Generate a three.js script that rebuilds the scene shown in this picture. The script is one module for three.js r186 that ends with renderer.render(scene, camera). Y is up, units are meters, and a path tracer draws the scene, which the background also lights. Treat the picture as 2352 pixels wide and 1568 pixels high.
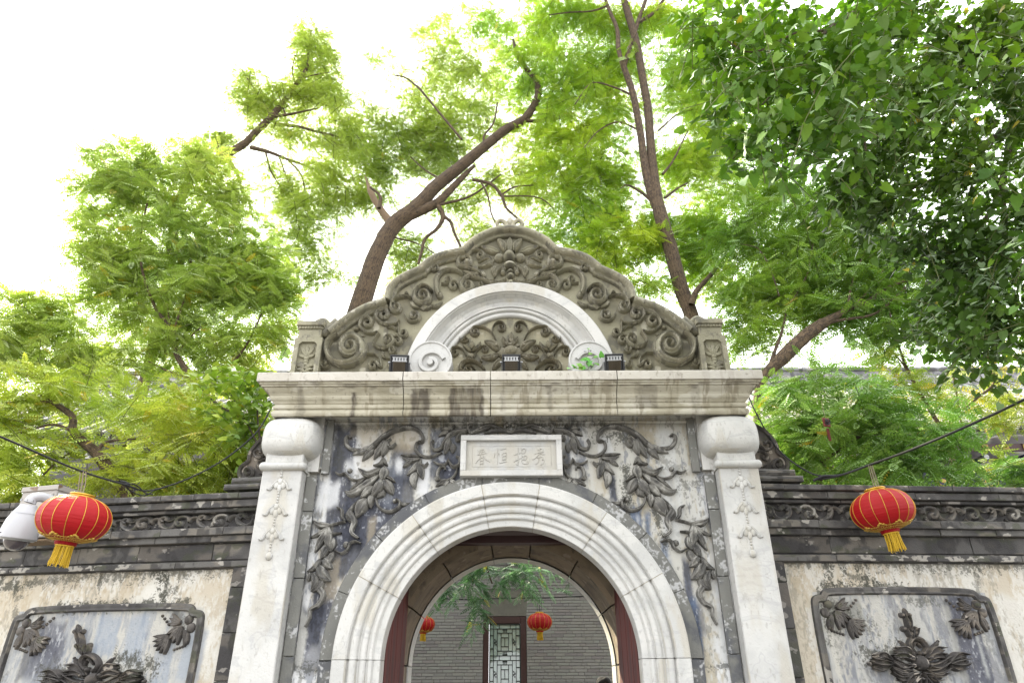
import * as THREE from 'three';
import { mergeGeometries, mergeVertices } from 'three/addons/utils/BufferGeometryUtils.js';
import { MarchingCubes } from 'three/addons/objects/MarchingCubes.js';
import { TextGeometry } from 'three/addons/geometries/TextGeometry.js';
import { FontLoader } from 'three/addons/loaders/FontLoader.js';

// ---------------------------------------------------------------- camera, sky, sun, exposure
const scene = new THREE.Scene();
const FOC = 1567, W = 2351, H = 1568;                     // the photograph's focal length and size in the units used for tracing
const PITCH = 27.2 * Math.PI / 180, ROLL = 0.3 * Math.PI / 180, EYE = new THREE.Vector3(0.02, 1.5, 6.5);
const camera = new THREE.PerspectiveCamera(2 * Math.atan(H / 2 / FOC) * 180 / Math.PI, W / H, 0.05, 400);
const FWD = new THREE.Vector3(0, Math.sin(PITCH), -Math.cos(PITCH));
const UP0 = new THREE.Vector3(0, Math.cos(PITCH), Math.sin(PITCH)), R0 = new THREE.Vector3(1, 0, 0);
const RIGHT = R0.clone().multiplyScalar(Math.cos(ROLL)).addScaledVector(UP0, -Math.sin(ROLL));
const UP = R0.clone().multiplyScalar(Math.sin(ROLL)).addScaledVector(UP0, Math.cos(ROLL));
camera.position.copy(EYE);
camera.quaternion.setFromRotationMatrix(new THREE.Matrix4().makeBasis(RIGHT, UP, FWD.clone().negate()));
scene.add(camera);

const renderer = new THREE.WebGLRenderer({ antialias: true });
renderer.setSize(1024, 682);
renderer.toneMapping = THREE.LinearToneMapping;
renderer.toneMappingExposure = 4.1;
renderer.shadowMap.enabled = true;

const SUN_AZ = 42 * Math.PI / 180, SUN_EL = 40 * Math.PI / 180;   // behind the gate, to the left
const SUN = new THREE.Vector3(-Math.sin(SUN_AZ) * Math.cos(SUN_EL), Math.sin(SUN_EL), -Math.cos(SUN_AZ) * Math.cos(SUN_EL));
{
  const w = 512, h = 256, d = new Float32Array(w * h * 4);        // bright hazy summer sky, a little warmer and brighter towards the sun
  for (let j = 0; j < h; j++) for (let i = 0; i < w; i++) {
    const el = (j + 0.5) / h * Math.PI - Math.PI / 2, az = ((i + 0.5) / w - 0.5) * 2 * Math.PI;
    const v = new THREE.Vector3(Math.cos(el) * Math.cos(az), Math.sin(el), Math.cos(el) * Math.sin(az));
    const c = Math.max(0, v.dot(SUN)), g = Math.pow(c, 6) * 0.35 + Math.pow(c, 60) * 0.6;
    const b = el > 0 ? 0.95 + 0.12 * Math.exp(-el * 3) : 0.5;
    const k = (j * w + i) * 4;
    d[k] = b * 0.985 + g * 1.05; d[k + 1] = b + g; d[k + 2] = b * 1.03 + g * 0.85; d[k + 3] = 1;
  }
  const sky = new THREE.DataTexture(d, w, h, THREE.RGBAFormat, THREE.FloatType);
  sky.mapping = THREE.EquirectangularReflectionMapping; sky.magFilter = THREE.LinearFilter; sky.needsUpdate = true;
  scene.background = sky; scene.environment = sky;
}
const sun = new THREE.DirectionalLight(new THREE.Color(1, 0.9, 0.66), 5);
sun.name = 'sun'; sun.position.copy(SUN).multiplyScalar(60); sun.castShadow = true;
sun.shadow.camera.left = sun.shadow.camera.bottom = -25; sun.shadow.camera.right = sun.shadow.camera.top = 25; sun.shadow.camera.far = 150;
sun.shadow.mapSize.set(2048, 2048); sun.shadow.radius = 2;
scene.add(sun); scene.add(sun.target);

// ---------------------------------------------------------------- helpers
let seed = 20240611;
function rnd() { seed = (seed + 0x6D2B79F5) | 0; let t = Math.imul(seed ^ (seed >>> 15), 1 | seed); t = (t + Math.imul(t ^ (t >>> 7), 61 | t)) ^ t; return ((t ^ (t >>> 14)) >>> 0) / 4294967296; }
const rr = (a, b) => a + (b - a) * rnd();
const clamp = (x, a = 0, b = 1) => Math.min(b, Math.max(a, x));
const sstep = (a, b, x) => { const t = clamp((x - a) / (b - a)); return t * t * (3 - 2 * t); };
const V3 = (x, y, z) => new THREE.Vector3(x, y, z);
// value noise
function hash2(x, y) { let h = Math.imul(x, 374761393) + Math.imul(y, 668265263) | 0; h = Math.imul(h ^ (h >>> 13), 1274126177); return ((h ^ (h >>> 16)) >>> 0) / 4294967296; }
function noise(x, y) {
  const xi = Math.floor(x), yi = Math.floor(y), fx = x - xi, fy = y - yi, u = fx * fx * (3 - 2 * fx), v = fy * fy * (3 - 2 * fy);
  const a = hash2(xi & 4095, yi & 4095), b = hash2((xi + 1) & 4095, yi & 4095), c = hash2(xi & 4095, (yi + 1) & 4095), e = hash2((xi + 1) & 4095, (yi + 1) & 4095);
  return a + (b - a) * u + (c - a) * v + (a - b - c + e) * u * v;
}
function fbm(x, y, o = 4) { let s = 0, a = 0.5, n = 0; for (let i = 0; i < o; i++) { s += a * noise(x, y); n += a; a *= 0.5; x = x * 2.03 + 17.3; y = y * 2.03 + 9.1; } return s / n; }
const enc = c => { c = clamp(c); return 255 * (c <= 0.0031308 ? 12.92 * c : 1.055 * Math.pow(c, 1 / 2.4) - 0.055); };
function makeTex(w, h, fn, srgb = true) {                          // fn(u, v) -> linear colour (v upwards)
  const d = new Uint8Array(w * h * 4);
  for (let j = 0; j < h; j++) for (let i = 0; i < w; i++) {
    const c = fn((i + 0.5) / w, (j + 0.5) / h), k = (j * w + i) * 4;
    d[k] = srgb ? enc(c[0]) : clamp(c[0]) * 255; d[k + 1] = srgb ? enc(c[1]) : clamp(c[1]) * 255; d[k + 2] = srgb ? enc(c[2]) : clamp(c[2]) * 255; d[k + 3] = 255;
  }
  const t = new THREE.DataTexture(d, w, h, THREE.RGBAFormat); t.wrapS = t.wrapT = THREE.MirroredRepeatWrapping;
  t.magFilter = THREE.LinearFilter; t.minFilter = THREE.LinearMipmapLinearFilter; t.generateMipmaps = true; if (srgb) t.colorSpace = THREE.SRGBColorSpace; t.needsUpdate = true; return t;
}
const mix3 = (a, b, t) => [a[0] + (b[0] - a[0]) * t, a[1] + (b[1] - a[1]) * t, a[2] + (b[2] - a[2]) * t];

// tracing: a point of the photograph -> a point on a real plane of the place
function ray(x, y) { return RIGHT.clone().multiplyScalar(x - W / 2).addScaledVector(UP, H / 2 - y).addScaledVector(FWD, FOC); }
function P(x, y, z) { const d = ray(x, y), t = (z - EYE.z) / d.z; return EYE.clone().addScaledVector(d, t); }
const depthOf = p => p.clone().sub(EYE).dot(FWD);
class Plane {                                                       // upright plane: origin, direction along it, outward normal
  constructor(o, ang) { this.o = o; this.u = V3(Math.cos(ang), 0, -Math.sin(ang)); this.n = V3(Math.sin(ang), 0, Math.cos(ang)); }
  px(x, y, off = 0) { const d = ray(x, y), o = this.o.clone().addScaledVector(this.n, off), t = o.clone().sub(EYE).dot(this.n) / d.dot(this.n), p = EYE.clone().addScaledVector(d, t); return [p.clone().sub(this.o).dot(this.u), p.y]; }
  at(a, b, h) { const p = this.o.clone().addScaledVector(this.u, a).addScaledVector(this.n, h); p.y = b; return p; }
  scale(x, y, off = 0) { const [a, b] = this.px(x, y, off); return depthOf(this.at(a, b, off)) / FOC; }   // metres per traced unit
}
const Z = (ox, oy, s) => (x, y) => [(ox + x / s) * 0.61384, (oy + y / s) * 0.61384];   // a zoomed view -> traced units

function finish(g, s = 1, ou = 0, ov = 0) {                         // uv in metres from the dominant axis of the normal
  if (g.index) g = g.toNonIndexed();
  if (!g.attributes.normal) g.computeVertexNormals();
  const p = g.attributes.position, n = g.attributes.normal, uv = new Float32Array(p.count * 2);
  for (let i = 0; i < p.count; i += 3) {
    let ax = 0, ay = 0, az = 0;
    for (let k = 0; k < 3; k++) { ax += Math.abs(n.getX(i + k)); ay += Math.abs(n.getY(i + k)); az += Math.abs(n.getZ(i + k)); }
    for (let k = 0; k < 3; k++) {
      const x = p.getX(i + k), y = p.getY(i + k), z = p.getZ(i + k);
      let u = x, v = y; if (ax > ay && ax > az) u = z + 0.37; else if (ay > az) v = z + 0.71;
      uv[(i + k) * 2] = u / s + ou; uv[(i + k) * 2 + 1] = v / s + ov;
    }
  }
  g.setAttribute('uv', new THREE.BufferAttribute(uv, 2)); return g;
}
function merge(list) { return mergeGeometries(list.map(g => { g = g.index ? g.toNonIndexed() : g; if (!g.attributes.uv) g.setAttribute('uv', new THREE.BufferAttribute(new Float32Array(g.attributes.position.count * 2), 2)); if (!g.attributes.normal) g.computeVertexNormals(); for (const k of Object.keys(g.attributes)) if (!['position', 'normal', 'uv'].includes(k)) g.deleteAttribute(k); return g; })); }
const used = {};
const numbered = n => { const k = used[n] = (used[n] ?? -1) + 1; return k ? n + '_' + String(k).padStart(3, '0') : n; };
function part(name, geo, mat, parent, label) { const m = new THREE.Mesh(Array.isArray(geo) ? merge(geo) : geo, mat); m.name = name; m.castShadow = m.receiveShadow = true; if (label) m.userData.label = label; parent.add(m); return m; }
function sub(name, parent, label) { const g = new THREE.Group(); g.name = name; if (label) g.userData.label = label; parent.add(g); return g; }
function tag(o, label, category, group, kind) { if (label) o.userData.label = label; if (category) o.userData.category = category; if (group) o.userData.group = group; if (kind) o.userData.kind = kind; return o; }
function thing(name, label, category, group) { const g = new THREE.Group(); g.name = numbered(name); scene.add(g); return tag(g, label, category, group); }
function single(name, geo, mat, label, category, group) { const m = part(numbered(name), geo, mat, scene); return tag(m, label, category, group); }
function struct(name, geo, mat) { const m = part(numbered(name), geo, mat, scene); m.userData.kind = 'structure'; return m; }
function rebase(g, x, y, z) { g.position.set(x, y, z); for (const c of g.children) c.position.sub(V3(x, y, z)); }
function box(x0, x1, y0, y1, z0, z1) { const g = new THREE.BoxGeometry(x1 - x0, y1 - y0, z1 - z0); g.translate((x0 + x1) / 2, (y0 + y1) / 2, (z0 + z1) / 2); return g; }
function chamfer(w, h, d, c = 0.006) {                              // a box with bevelled front edges, centred
  const s = new THREE.Shape(); const a = w / 2 - c, b = h / 2 - c; s.moveTo(-a, -b); s.lineTo(a, -b); s.lineTo(a, b); s.lineTo(-a, b);
  const g = new THREE.ExtrudeGeometry(s, { depth: d - 2 * c, bevelEnabled: true, bevelThickness: c, bevelSize: c, bevelSegments: 1 }); g.translate(0, 0, -d / 2 + c); return g;
}
function gridGeo(rows) {                                            // rows of points -> smooth surface
  const n = rows.length, m = rows[0].length, pos = new Float32Array(n * m * 3), uv = new Float32Array(n * m * 2), idx = [];
  rows.forEach((r, i) => r.forEach((p, j) => { const k = i * m + j; pos[3 * k] = p.x; pos[3 * k + 1] = p.y; pos[3 * k + 2] = p.z; uv[2 * k] = p.u ?? j / (m - 1); uv[2 * k + 1] = p.v ?? i / (n - 1); }));
  for (let i = 0; i < n - 1; i++) for (let j = 0; j < m - 1; j++) { const a = i * m + j, b = a + 1, c = a + m, d = c + 1; idx.push(a, b, c, b, d, c); }
  const g = new THREE.BufferGeometry(); g.setAttribute('position', new THREE.BufferAttribute(pos, 3)); g.setAttribute('uv', new THREE.BufferAttribute(uv, 2)); g.setIndex(idx); g.computeVertexNormals(); return g;
}
function curve(pts, n) { const c = new THREE.CatmullRomCurve3(pts.map(p => V3(p[0], p[1], p[2] || 0)), false, 'centripetal'); return c.getPoints(n); }
const mirrorX = g => { g = g.clone(); g.scale(-1, 1, 1); const p = g.index ? g.toNonIndexed() : g; for (const k of Object.keys(p.attributes)) { const a = p.attributes[k], s = a.itemSize; for (let i = 0; i < a.count; i += 3) for (let c = 0; c < s; c++) { const t = a.array[(i + 1) * s + c]; a.array[(i + 1) * s + c] = a.array[(i + 2) * s + c]; a.array[(i + 2) * s + c] = t; } } p.computeBoundingSphere(); return p; };

// carved relief on an upright plane
const ROUND = s => Math.sqrt(Math.max(0, 1 - s * s));
const SCROLL = s => ROUND(s) * (0.8 + 0.2 * Math.cos(s * 7.5));
const LEAF = s => ROUND(s) * (0.62 + 0.38 * Math.min(1, Math.abs(s) * 3.2)) + 0.07 * Math.cos(s * 16) * (1 - s * s);
function strip(pl, pts, w, h, o = {}) {                             // pts traced; w in traced units; h in metres
  const { off = 0, prof = SCROLL, n = Math.max(10, pts.length * 5), wf = t => 1, hf = t => 1, k = 9 } = o;
  let sc = 0; const ab = pts.map(p => { sc += pl.scale(p[0], p[1], off) / pts.length; return pl.px(p[0], p[1], off); });
  return stripM(pl, ab, w * sc / 2, h, { off, prof, n, wf, hf, k });
}
function stripM(pl, ab, hw, h, o = {}) {                            // the same with points and half width in metres on the plane
  const { off = 0, prof = SCROLL, n = Math.max(10, ab.length * 5), wf = t => 1, hf = t => 1, k = 9 } = o;
  const c = curve(ab, n), rows = [];
  for (let i = 0; i <= n; i++) {
    const a = c[Math.max(0, i - 1)], b = c[Math.min(n, i + 1)], t = i / n; let tx = b.x - a.x, ty = b.y - a.y; const l = Math.hypot(tx, ty) || 1; tx /= l; ty /= l;
    const ww = hw * wf(t), hh = h * hf(t), row = [];
    for (let j = 0; j < k; j++) { const s = -1 + 2 * j / (k - 1); row.push(pl.at(c[i].x - ty * s * ww, c[i].y + tx * s * ww, off - 0.008 + (j === 0 || j === k - 1 ? 0 : 0.008 + hh * prof(s)))); }
    rows.push(row);
  }
  return finish(gridGeo(rows));
}
const TAPER = t => 0.25 + 0.75 * Math.sin(Math.PI * (0.08 + 0.84 * t)), TAIL = t => 1 - 0.75 * t * t, LEAFW = t => Math.max(0.03, Math.pow(Math.sin(Math.PI * Math.pow(t * 0.97 + 0.02, 0.8)), 0.75));
function leafR(pl, pts, w, h, o = {}) { return strip(pl, pts, w, h, { prof: LEAF, wf: LEAFW, hf: t => 0.35 + 0.65 * Math.sin(Math.PI * (0.15 + 0.8 * t)), k: 11, n: 14, ...o }); }
function spiralPts(cx, cy, r, a0, turns, dir, r1 = 0.12) { const out = [], n = Math.ceil(Math.abs(turns) * 12); for (let i = 0; i <= n; i++) { const t = i / n, a = a0 + dir * t * turns * 2 * Math.PI, q = r * (1 - (1 - r1) * Math.pow(t, 0.85)); out.push([cx + q * Math.cos(a), cy + q * Math.sin(a)]); } return out; }
function scroll(pl, zf, tail, cx, cy, r, turns, dir, w, h, o = {}) { // a stem (tail points) that runs into a spiral
  const last = tail.length ? tail[tail.length - 1] : [cx + r, cy]; const a0 = Math.atan2(last[1] - cy, last[0] - cx) + dir * 0.5;
  const pts = [...tail, ...spiralPts(cx, cy, r, a0, turns, dir)].map(p => zf(p[0], p[1])), sw = (zf(w, 0)[0] - zf(0, 0)[0]);
  return strip(pl, pts, sw, h, { n: pts.length * 3, wf: t => (0.35 + 0.65 * sstep(0, 0.25, t)) * (1 - 0.35 * sstep(0.6, 1, t)), ...o });
}
function dome(pl, x, y, rx, ry, h, off = 0) {                        // traced centre and radii
  const sc = pl.scale(x, y, off), [a, b] = pl.px(x, y, off), g = new THREE.SphereGeometry(1, 16, 8, 0, Math.PI * 2, 0, Math.PI / 2); g.rotateX(Math.PI / 2); g.scale(rx * sc, ry * sc, h);
  const m = new THREE.Matrix4().makeBasis(pl.u, V3(0, 1, 0), pl.n).setPosition(pl.at(a, b, off - 0.003)); g.applyMatrix4(m); return finish(g);
}
function tubeT(pts, radii, seg = 8, mmU = 0.35, rough = 0.06) {      // tapered limb through 3-D points
  const c = new THREE.CatmullRomCurve3(pts, false, 'centripetal'), n = Math.max(3, pts.length * 4), rows = []; let L = 0, prev = null, nx = null;
  for (let i = 0; i <= n; i++) {
    const t = i / n, p = c.getPoint(t), tg = c.getTangent(t); if (prev) L += p.distanceTo(prev); prev = p;
    const f = t * (radii.length - 1), a = Math.min(radii.length - 2, Math.floor(f)), r = radii[a] + (radii[a + 1] - radii[a]) * (f - a);
    if (!nx) nx = Math.abs(tg.y) > 0.9 ? V3(1, 0, 0) : V3(0, 1, 0); nx.addScaledVector(tg, -nx.dot(tg)).normalize(); const ny = tg.clone().cross(nx), row = [];
    for (let j = 0; j <= seg; j++) { const an = (j % seg) / seg * 2 * Math.PI, q = r * (1 + rough * (2 * noise(j % seg * 1.7 + 40, L * 3 / Math.max(r, 0.05) * 0.3 + 11) - 1)); const v = p.clone().addScaledVector(nx, q * Math.cos(an)).addScaledVector(ny, q * Math.sin(an)); v.u = j / seg * 2 * Math.PI * radii[0] / mmU; v.v = L / mmU; row.push(v); }
    rows.push(row);
  }
  return gridGeo(rows);
}
// ---------------------------------------------------------------- materials (colours are those of the things, linear)
const M = {};
const std = (color, roughness, o = {}) => new THREE.MeshStandardMaterial({ color: new THREE.Color().setRGB(...color.map(c => c * 0.55)), roughness, ...o });
const grainTex = makeTex(512, 512, (u, v) => { const g = 0.6 * fbm(u * 40, v * 40, 3) + 0.4 * fbm(u * 150, v * 150, 2); return [g, g, g]; }, false);
const roughTex = makeTex(512, 512, (u, v) => { const g = 0.55 * fbm(u * 14 + 3, v * 14, 4) + 0.45 * fbm(u * 70, v * 70 + 9, 3); return [g, g, g]; }, false);
const bumped = (t, rep) => { const c = t.clone(); c.repeat.set(rep, rep); c.needsUpdate = true; return c; };
const marbleTex = makeTex(1024, 1024, (u, v) => {                    // 2 m a side: white marble with grey veins and rain dirt
  const x = u * 6, y = v * 6, w = fbm(x, y, 4); let c = mix3([0.66, 0.65, 0.615], [0.55, 0.545, 0.52], sstep(0.35, 0.7, fbm(x * 1.5 + 5, y * 1.5, 5)));
  const vein = Math.abs(fbm(x * 0.9 + w * 2.2, y * 2.1 + w, 5) - 0.5); c = mix3(c, [0.42, 0.42, 0.42], 0.4 * sstep(0.035, 0, vein));
  c = mix3(c, [0.5, 0.45, 0.34], 0.45 * sstep(0.6, 0.75, fbm(x * 2 + 30, y * 0.7 + 3, 4)));
  return mix3(c, [0.4, 0.39, 0.35], 0.5 * sstep(0.66, 0.8, fbm(x * 17 + 7, y * 9, 4)));
});
M.marble = std([1.17, 1.17, 1.16], 0.62, { map: bumped(marbleTex, 0.5), bumpMap: bumped(grainTex, 1.2), bumpScale: 0.003 });
M.whiteStone = std([1.15, 1.15, 1.15], 0.7, { map: bumped(marbleTex, 0.37), bumpMap: bumped(roughTex, 1), bumpScale: 0.004 });
const stuccoTex = makeTex(1024, 1024, (u, v) => {                    // 2 m: the grey-brown carved stucco of the gable
  const x = u * 8, y = v * 8; let c = mix3([0.3, 0.285, 0.205], [0.2, 0.19, 0.14], sstep(0.35, 0.65, fbm(x, y, 5)));
  c = mix3(c, [0.38, 0.35, 0.25], 0.6 * sstep(0.55, 0.7, fbm(x * 0.8 + 11, y * 0.8 + 4, 4)));
  c = mix3(c, [0.1, 0.095, 0.085], 0.55 * sstep(0.58, 0.72, fbm(x * 3 + 2, y * 1.6 + 9, 4)));
  return mix3(c, [0.5, 0.48, 0.4], 0.7 * sstep(0.64, 0.76, fbm(x * 2.4 + 50, y * 2.4, 5)));
});
M.stucco = std([1.34, 1.32, 1.26], 0.9, { map: bumped(stuccoTex, 0.5), bumpMap: bumped(roughTex, 1.4), bumpScale: 0.01 });
const carveTex = makeTex(1024, 1024, (u, v) => {                     // 2 m: weathered carving, chalky with grey and black crust
  const x = u * 16, y = v * 16; let c = mix3([0.27, 0.26, 0.235], [0.16, 0.155, 0.145], sstep(0.38, 0.62, fbm(x, y, 5)));
  c = mix3(c, [0.52, 0.51, 0.47], 0.8 * sstep(0.54, 0.68, fbm(x * 1.7 + 9, y * 1.1 + 3, 5)));
  return mix3(c, [0.06, 0.06, 0.06], 0.75 * sstep(0.55, 0.7, fbm(x * 1.3 + 70, y * 0.9 + 20, 5)));
});
M.leafCarving = std([1.1, 1.09, 1.07], 0.88, { map: bumped(carveTex, 0.5), bumpMap: bumped(roughTex, 2.2), bumpScale: 0.012 });
M.carving = std([1.26, 1.24, 1.2], 0.88, { map: bumped(stuccoTex, 0.73), bumpMap: bumped(roughTex, 1.8), bumpScale: 0.012 });
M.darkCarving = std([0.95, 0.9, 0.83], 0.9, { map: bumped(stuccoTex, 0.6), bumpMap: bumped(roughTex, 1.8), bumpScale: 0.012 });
const greyTex = makeTex(1024, 1024, (u, v) => {                      // 2 m: old grey brick and slate, flaked, with white remains
  const x = u * 9, y = v * 9; let c = mix3([0.13, 0.128, 0.125], [0.065, 0.064, 0.066], sstep(0.35, 0.65, fbm(x, y, 5)));
  c = mix3(c, [0.2, 0.185, 0.16], 0.7 * sstep(0.53, 0.65, fbm(x * 0.7 + 3, y * 1.4 + 31, 4)));
  c = mix3(c, [0.035, 0.034, 0.034], 0.7 * sstep(0.56, 0.66, fbm(x * 2.2 + 23, y * 1.1, 4)));
  c = mix3(c, [0.06, 0.07, 0.035], 0.5 * sstep(0.6, 0.7, fbm(x * 1.3 + 73, y * 2 + 8, 4)));
  return mix3(c, [0.42, 0.41, 0.38], 0.8 * sstep(0.69, 0.73, fbm(x * 1.8 + 60, y * 2.6 + 5, 5)));
});
M.greyBrick = std([1.3, 1.25, 1.18], 0.92, { map: bumped(greyTex, 0.5), bumpMap: bumped(roughTex, 1.5), bumpScale: 0.006 });
M.greyDark = std([0.85, 0.81, 0.78], 0.92, { map: bumped(greyTex, 0.41), bumpMap: bumped(roughTex, 1.5), bumpScale: 0.006 });
const bandTex = makeTex(1024, 512, (u, v) => {                       // 4 x 2 m: grey-green render with flaking white paint
  const x = u * 20, y = v * 10; let c = mix3([0.27, 0.265, 0.235], [0.19, 0.19, 0.175], fbm(x, y, 4));
  c = mix3(c, [0.085, 0.09, 0.11], 0.7 * sstep(0.52, 0.66, fbm(x * 0.6 + 9, y * 0.6, 6)));
  return mix3(c, [0.64, 0.64, 0.63], 0.85 * sstep(0.585, 0.69, 0.6 * fbm(x * 1.6 + 41, y * 2 + 7, 6) + 0.4 * fbm(x * 9, y * 9, 4)));
});
M.band = std([1, 1, 1], 0.9, { map: (() => { const t = bandTex.clone(); t.repeat.set(0.25, 0.5); t.needsUpdate = true; return t; })(), bumpMap: bumped(roughTex, 1.2), bumpScale: 0.005 });
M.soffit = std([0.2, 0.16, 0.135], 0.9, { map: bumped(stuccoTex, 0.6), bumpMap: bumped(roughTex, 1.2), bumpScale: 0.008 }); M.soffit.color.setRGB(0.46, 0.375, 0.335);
const redTex = makeTex(512, 512, (u, v) => { const g = fbm(u * 60, v * 3, 4); return mix3([0.15, 0.018, 0.011], [0.07, 0.01, 0.008], sstep(0.35, 0.7, g)); });
M.redWood = std([1, 1, 1], 0.8, { map: bumped(redTex, 0.8) });
M.darkRed = std([0.05, 0.009, 0.008], 0.6, { bumpMap: bumped(roughTex, 1), bumpScale: 0.003 });
M.black = std([0.012, 0.012, 0.013], 0.6);
M.blackMetal = std([0.02, 0.021, 0.022], 0.42, { metalness: 0.3 });
M.fin = std([0.11, 0.085, 0.05], 0.45, { metalness: 0.6 });
M.silver = std([0.55, 0.56, 0.57], 0.35, { metalness: 0.6 });
M.shell = std([0.58, 0.58, 0.6], 0.36, { bumpMap: bumped(grainTex, 2), bumpScale: 0.0004 });
M.metalBox = std([0.5, 0.47, 0.44], 0.6, { map: bumped(makeTex(256, 256, (u, v) => mix3([0.95, 0.93, 0.9], [0.42, 0.24, 0.12], 0.9 * sstep(0.6, 0.72, fbm(u * 6, v * 5 + 3, 5)))), 1.2) });
M.smoke = new THREE.MeshPhysicalMaterial({ color: new THREE.Color(0.05, 0.04, 0.045), roughness: 0.08, clearcoat: 0.5 });
M.cable = std([0.02, 0.02, 0.021], 0.85);
M.rope = std([0.3, 0.24, 0.17], 0.9);
M.red = new THREE.MeshPhysicalMaterial({ color: new THREE.Color().setRGB(0.26, 0.003, 0.005), roughness: 0.55, specularIntensity: 0.45, sheen: 0.12, sheenColor: new THREE.Color(1, 0.3, 0.22), sheenRoughness: 0.4, bumpMap: bumped(makeTex(512, 256, (u, v) => { const g = fbm(u * 9, v * 46, 3); return [g, g, g]; }, false), 1), bumpScale: 0.004 });
M.gold = std([0.85, 0.5, 0.05], 0.35, { metalness: 0.55 });
M.goldPrint = std([0.75, 0.47, 0.07], 0.5, { metalness: 0.2 });
M.yellow = std([0.86, 0.55, 0.025], 0.8);
const barkF = (u, v) => 0.6 * fbm(u * 30 + fbm(u * 8, v * 9, 3) * 5, v * 5, 4) + 0.4 * fbm(u * 60 + 3, v * 26, 3);
const barkTex = makeTex(512, 512, (u, v) => { const g = barkF(u, v); return mix3([0.21, 0.142, 0.082], [0.07, 0.046, 0.028], sstep(0.35, 0.62, g)); });
const barkBump = makeTex(512, 512, (u, v) => { const g = barkF(u, v); return [g, g, g]; }, false);
M.bark = std([1, 1, 1], 0.95, { map: barkTex, bumpMap: barkBump, bumpScale: 0.03 });
M.twig = std([0.06, 0.045, 0.03], 0.95);
M.deadWood = std([0.28, 0.19, 0.11], 0.9, { bumpMap: barkBump, bumpScale: 0.02 });
const leafMat = (thru, rough = 0.75) => new THREE.MeshPhysicalMaterial({ color: 0xffffff, roughness: rough, transmission: thru, thickness: 0, side: THREE.DoubleSide, ior: 1.4 });
M.leaf = leafMat(0.6, 0.7);
const tile = std([0.17, 0.17, 0.175], 0.85, { bumpMap: bumped(roughTex, 1), bumpScale: 0.006, map: bumped(greyTex, 0.5) }); tile.color.setRGB(1.9, 1.9, 2.05); M.tile = tile;

// stained surfaces: real dirt, moss and old paint, drawn where the photograph shows them
function ragged(x, y, s) { return (fbm(x * s, y * s, 4) - 0.5); }
function streakPaint(pl, off, a0, a1, b0, b1, pxm, recipe, patches, moulds) {
  // patches: traced rectangles [x0, y0, x1, y1, colour, strength]; moulds: traced lines [x0, y0, x1, y1, reach, strength]
  const R = patches.map(p => { const A = pl.px(p[0], p[1], off), B = pl.px(p[2], p[3], off); return [Math.min(A[0], B[0]), Math.max(A[0], B[0]), Math.min(A[1], B[1]), Math.max(A[1], B[1]), p[4], p[5]]; });
  const L = moulds.map(m => { const A = pl.px(m[0], m[1], off), B = pl.px(m[2], m[3], off); return [A, B, m[4], m[5]]; });
  const w = Math.min(2048, Math.round((a1 - a0) * pxm)), h = Math.min(2048, Math.round((b1 - b0) * pxm));
  const t = makeTex(w, h, (u, v) => {
    const a = a0 + (a1 - a0) * u, b = b0 + (b1 - b0) * v; let c = recipe(a, b);
    const wx = 0.055 * ragged(a + 9, b * 0.35, 9) + 0.02 * ragged(a, b, 50), wy = 0.16 * ragged(a + 4, b * 0.3 + 7, 9), gr = fbm(a * 38, b * 10, 3);
    for (const r of R) { const e = Math.min(a + wx - r[0], r[1] - a - wx), f = Math.min(b + wy - r[2], r[3] - b - wy); if (e < -0.05 || f < -0.1) continue; const m = sstep(-0.012, 0.03, e) * sstep(-0.05, 0.05, f) * sstep(0.12, 0.42, gr + 0.15), dark = r[4][0] < 0.2; let col = r[4]; if (dark) { const q = 0.55 * fbm(a * 13 + 5, b * 4, 5) + 0.45 * fbm(a * 55, b * 34, 4); col = mix3(mix3(r[4].map(t => t * 0.5), r[4], sstep(0.35, 0.55, q)), [0.5, 0.52, 0.56], 0.75 * sstep(0.6, 0.72, q)); } c = mix3(c, col, r[5] * m); }
    for (const [A, B, reach, st] of L) { const dx = B[0] - A[0], dy = B[1] - A[1], q = clamp(((a - A[0]) * dx + (b - A[1]) * dy) / (dx * dx + dy * dy)), d = Math.hypot(a - A[0] - q * dx, b - A[1] - q * dy) / reach; if (d > 1) continue; const sp = 0.55 * fbm(a * 26, b * 20, 4) + 0.45 * fbm(a * 95, b * 95, 3); c = mix3(c, [0.07, 0.07, 0.055], st * 0.9 * sstep(0.3 + 0.32 * d, 0.54 + 0.28 * d, sp)); }
    return c;
  });
  t.wrapS = t.wrapT = THREE.ClampToEdgeWrapping; return t;
}
function planeUV(g, pl, a0, a1, b0, b1) { const p = g.attributes.position, uv = new Float32Array(p.count * 2); for (let i = 0; i < p.count; i++) { const d = V3(p.getX(i), p.getY(i), p.getZ(i)).sub(pl.o); uv[2 * i] = (d.dot(pl.u) - a0) / (a1 - a0); uv[2 * i + 1] = (p.getY(i) - b0) / (b1 - b0); } g.setAttribute('uv', new THREE.BufferAttribute(uv, 2)); return g; }
// ---------------------------------------------------------------- ground and courtyard paving
{
  const pave = makeTex(512, 512, (u, v) => mix3([0.3, 0.29, 0.275], [0.2, 0.195, 0.185], fbm(u * 16, v * 16, 5)));
  struct('ground', finish(box(-150, 150, -0.3, 0, -150, 120)), std([0.9, 0.9, 0.9], 0.95, { map: bumped(pave, 0.5) }));
}

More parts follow.
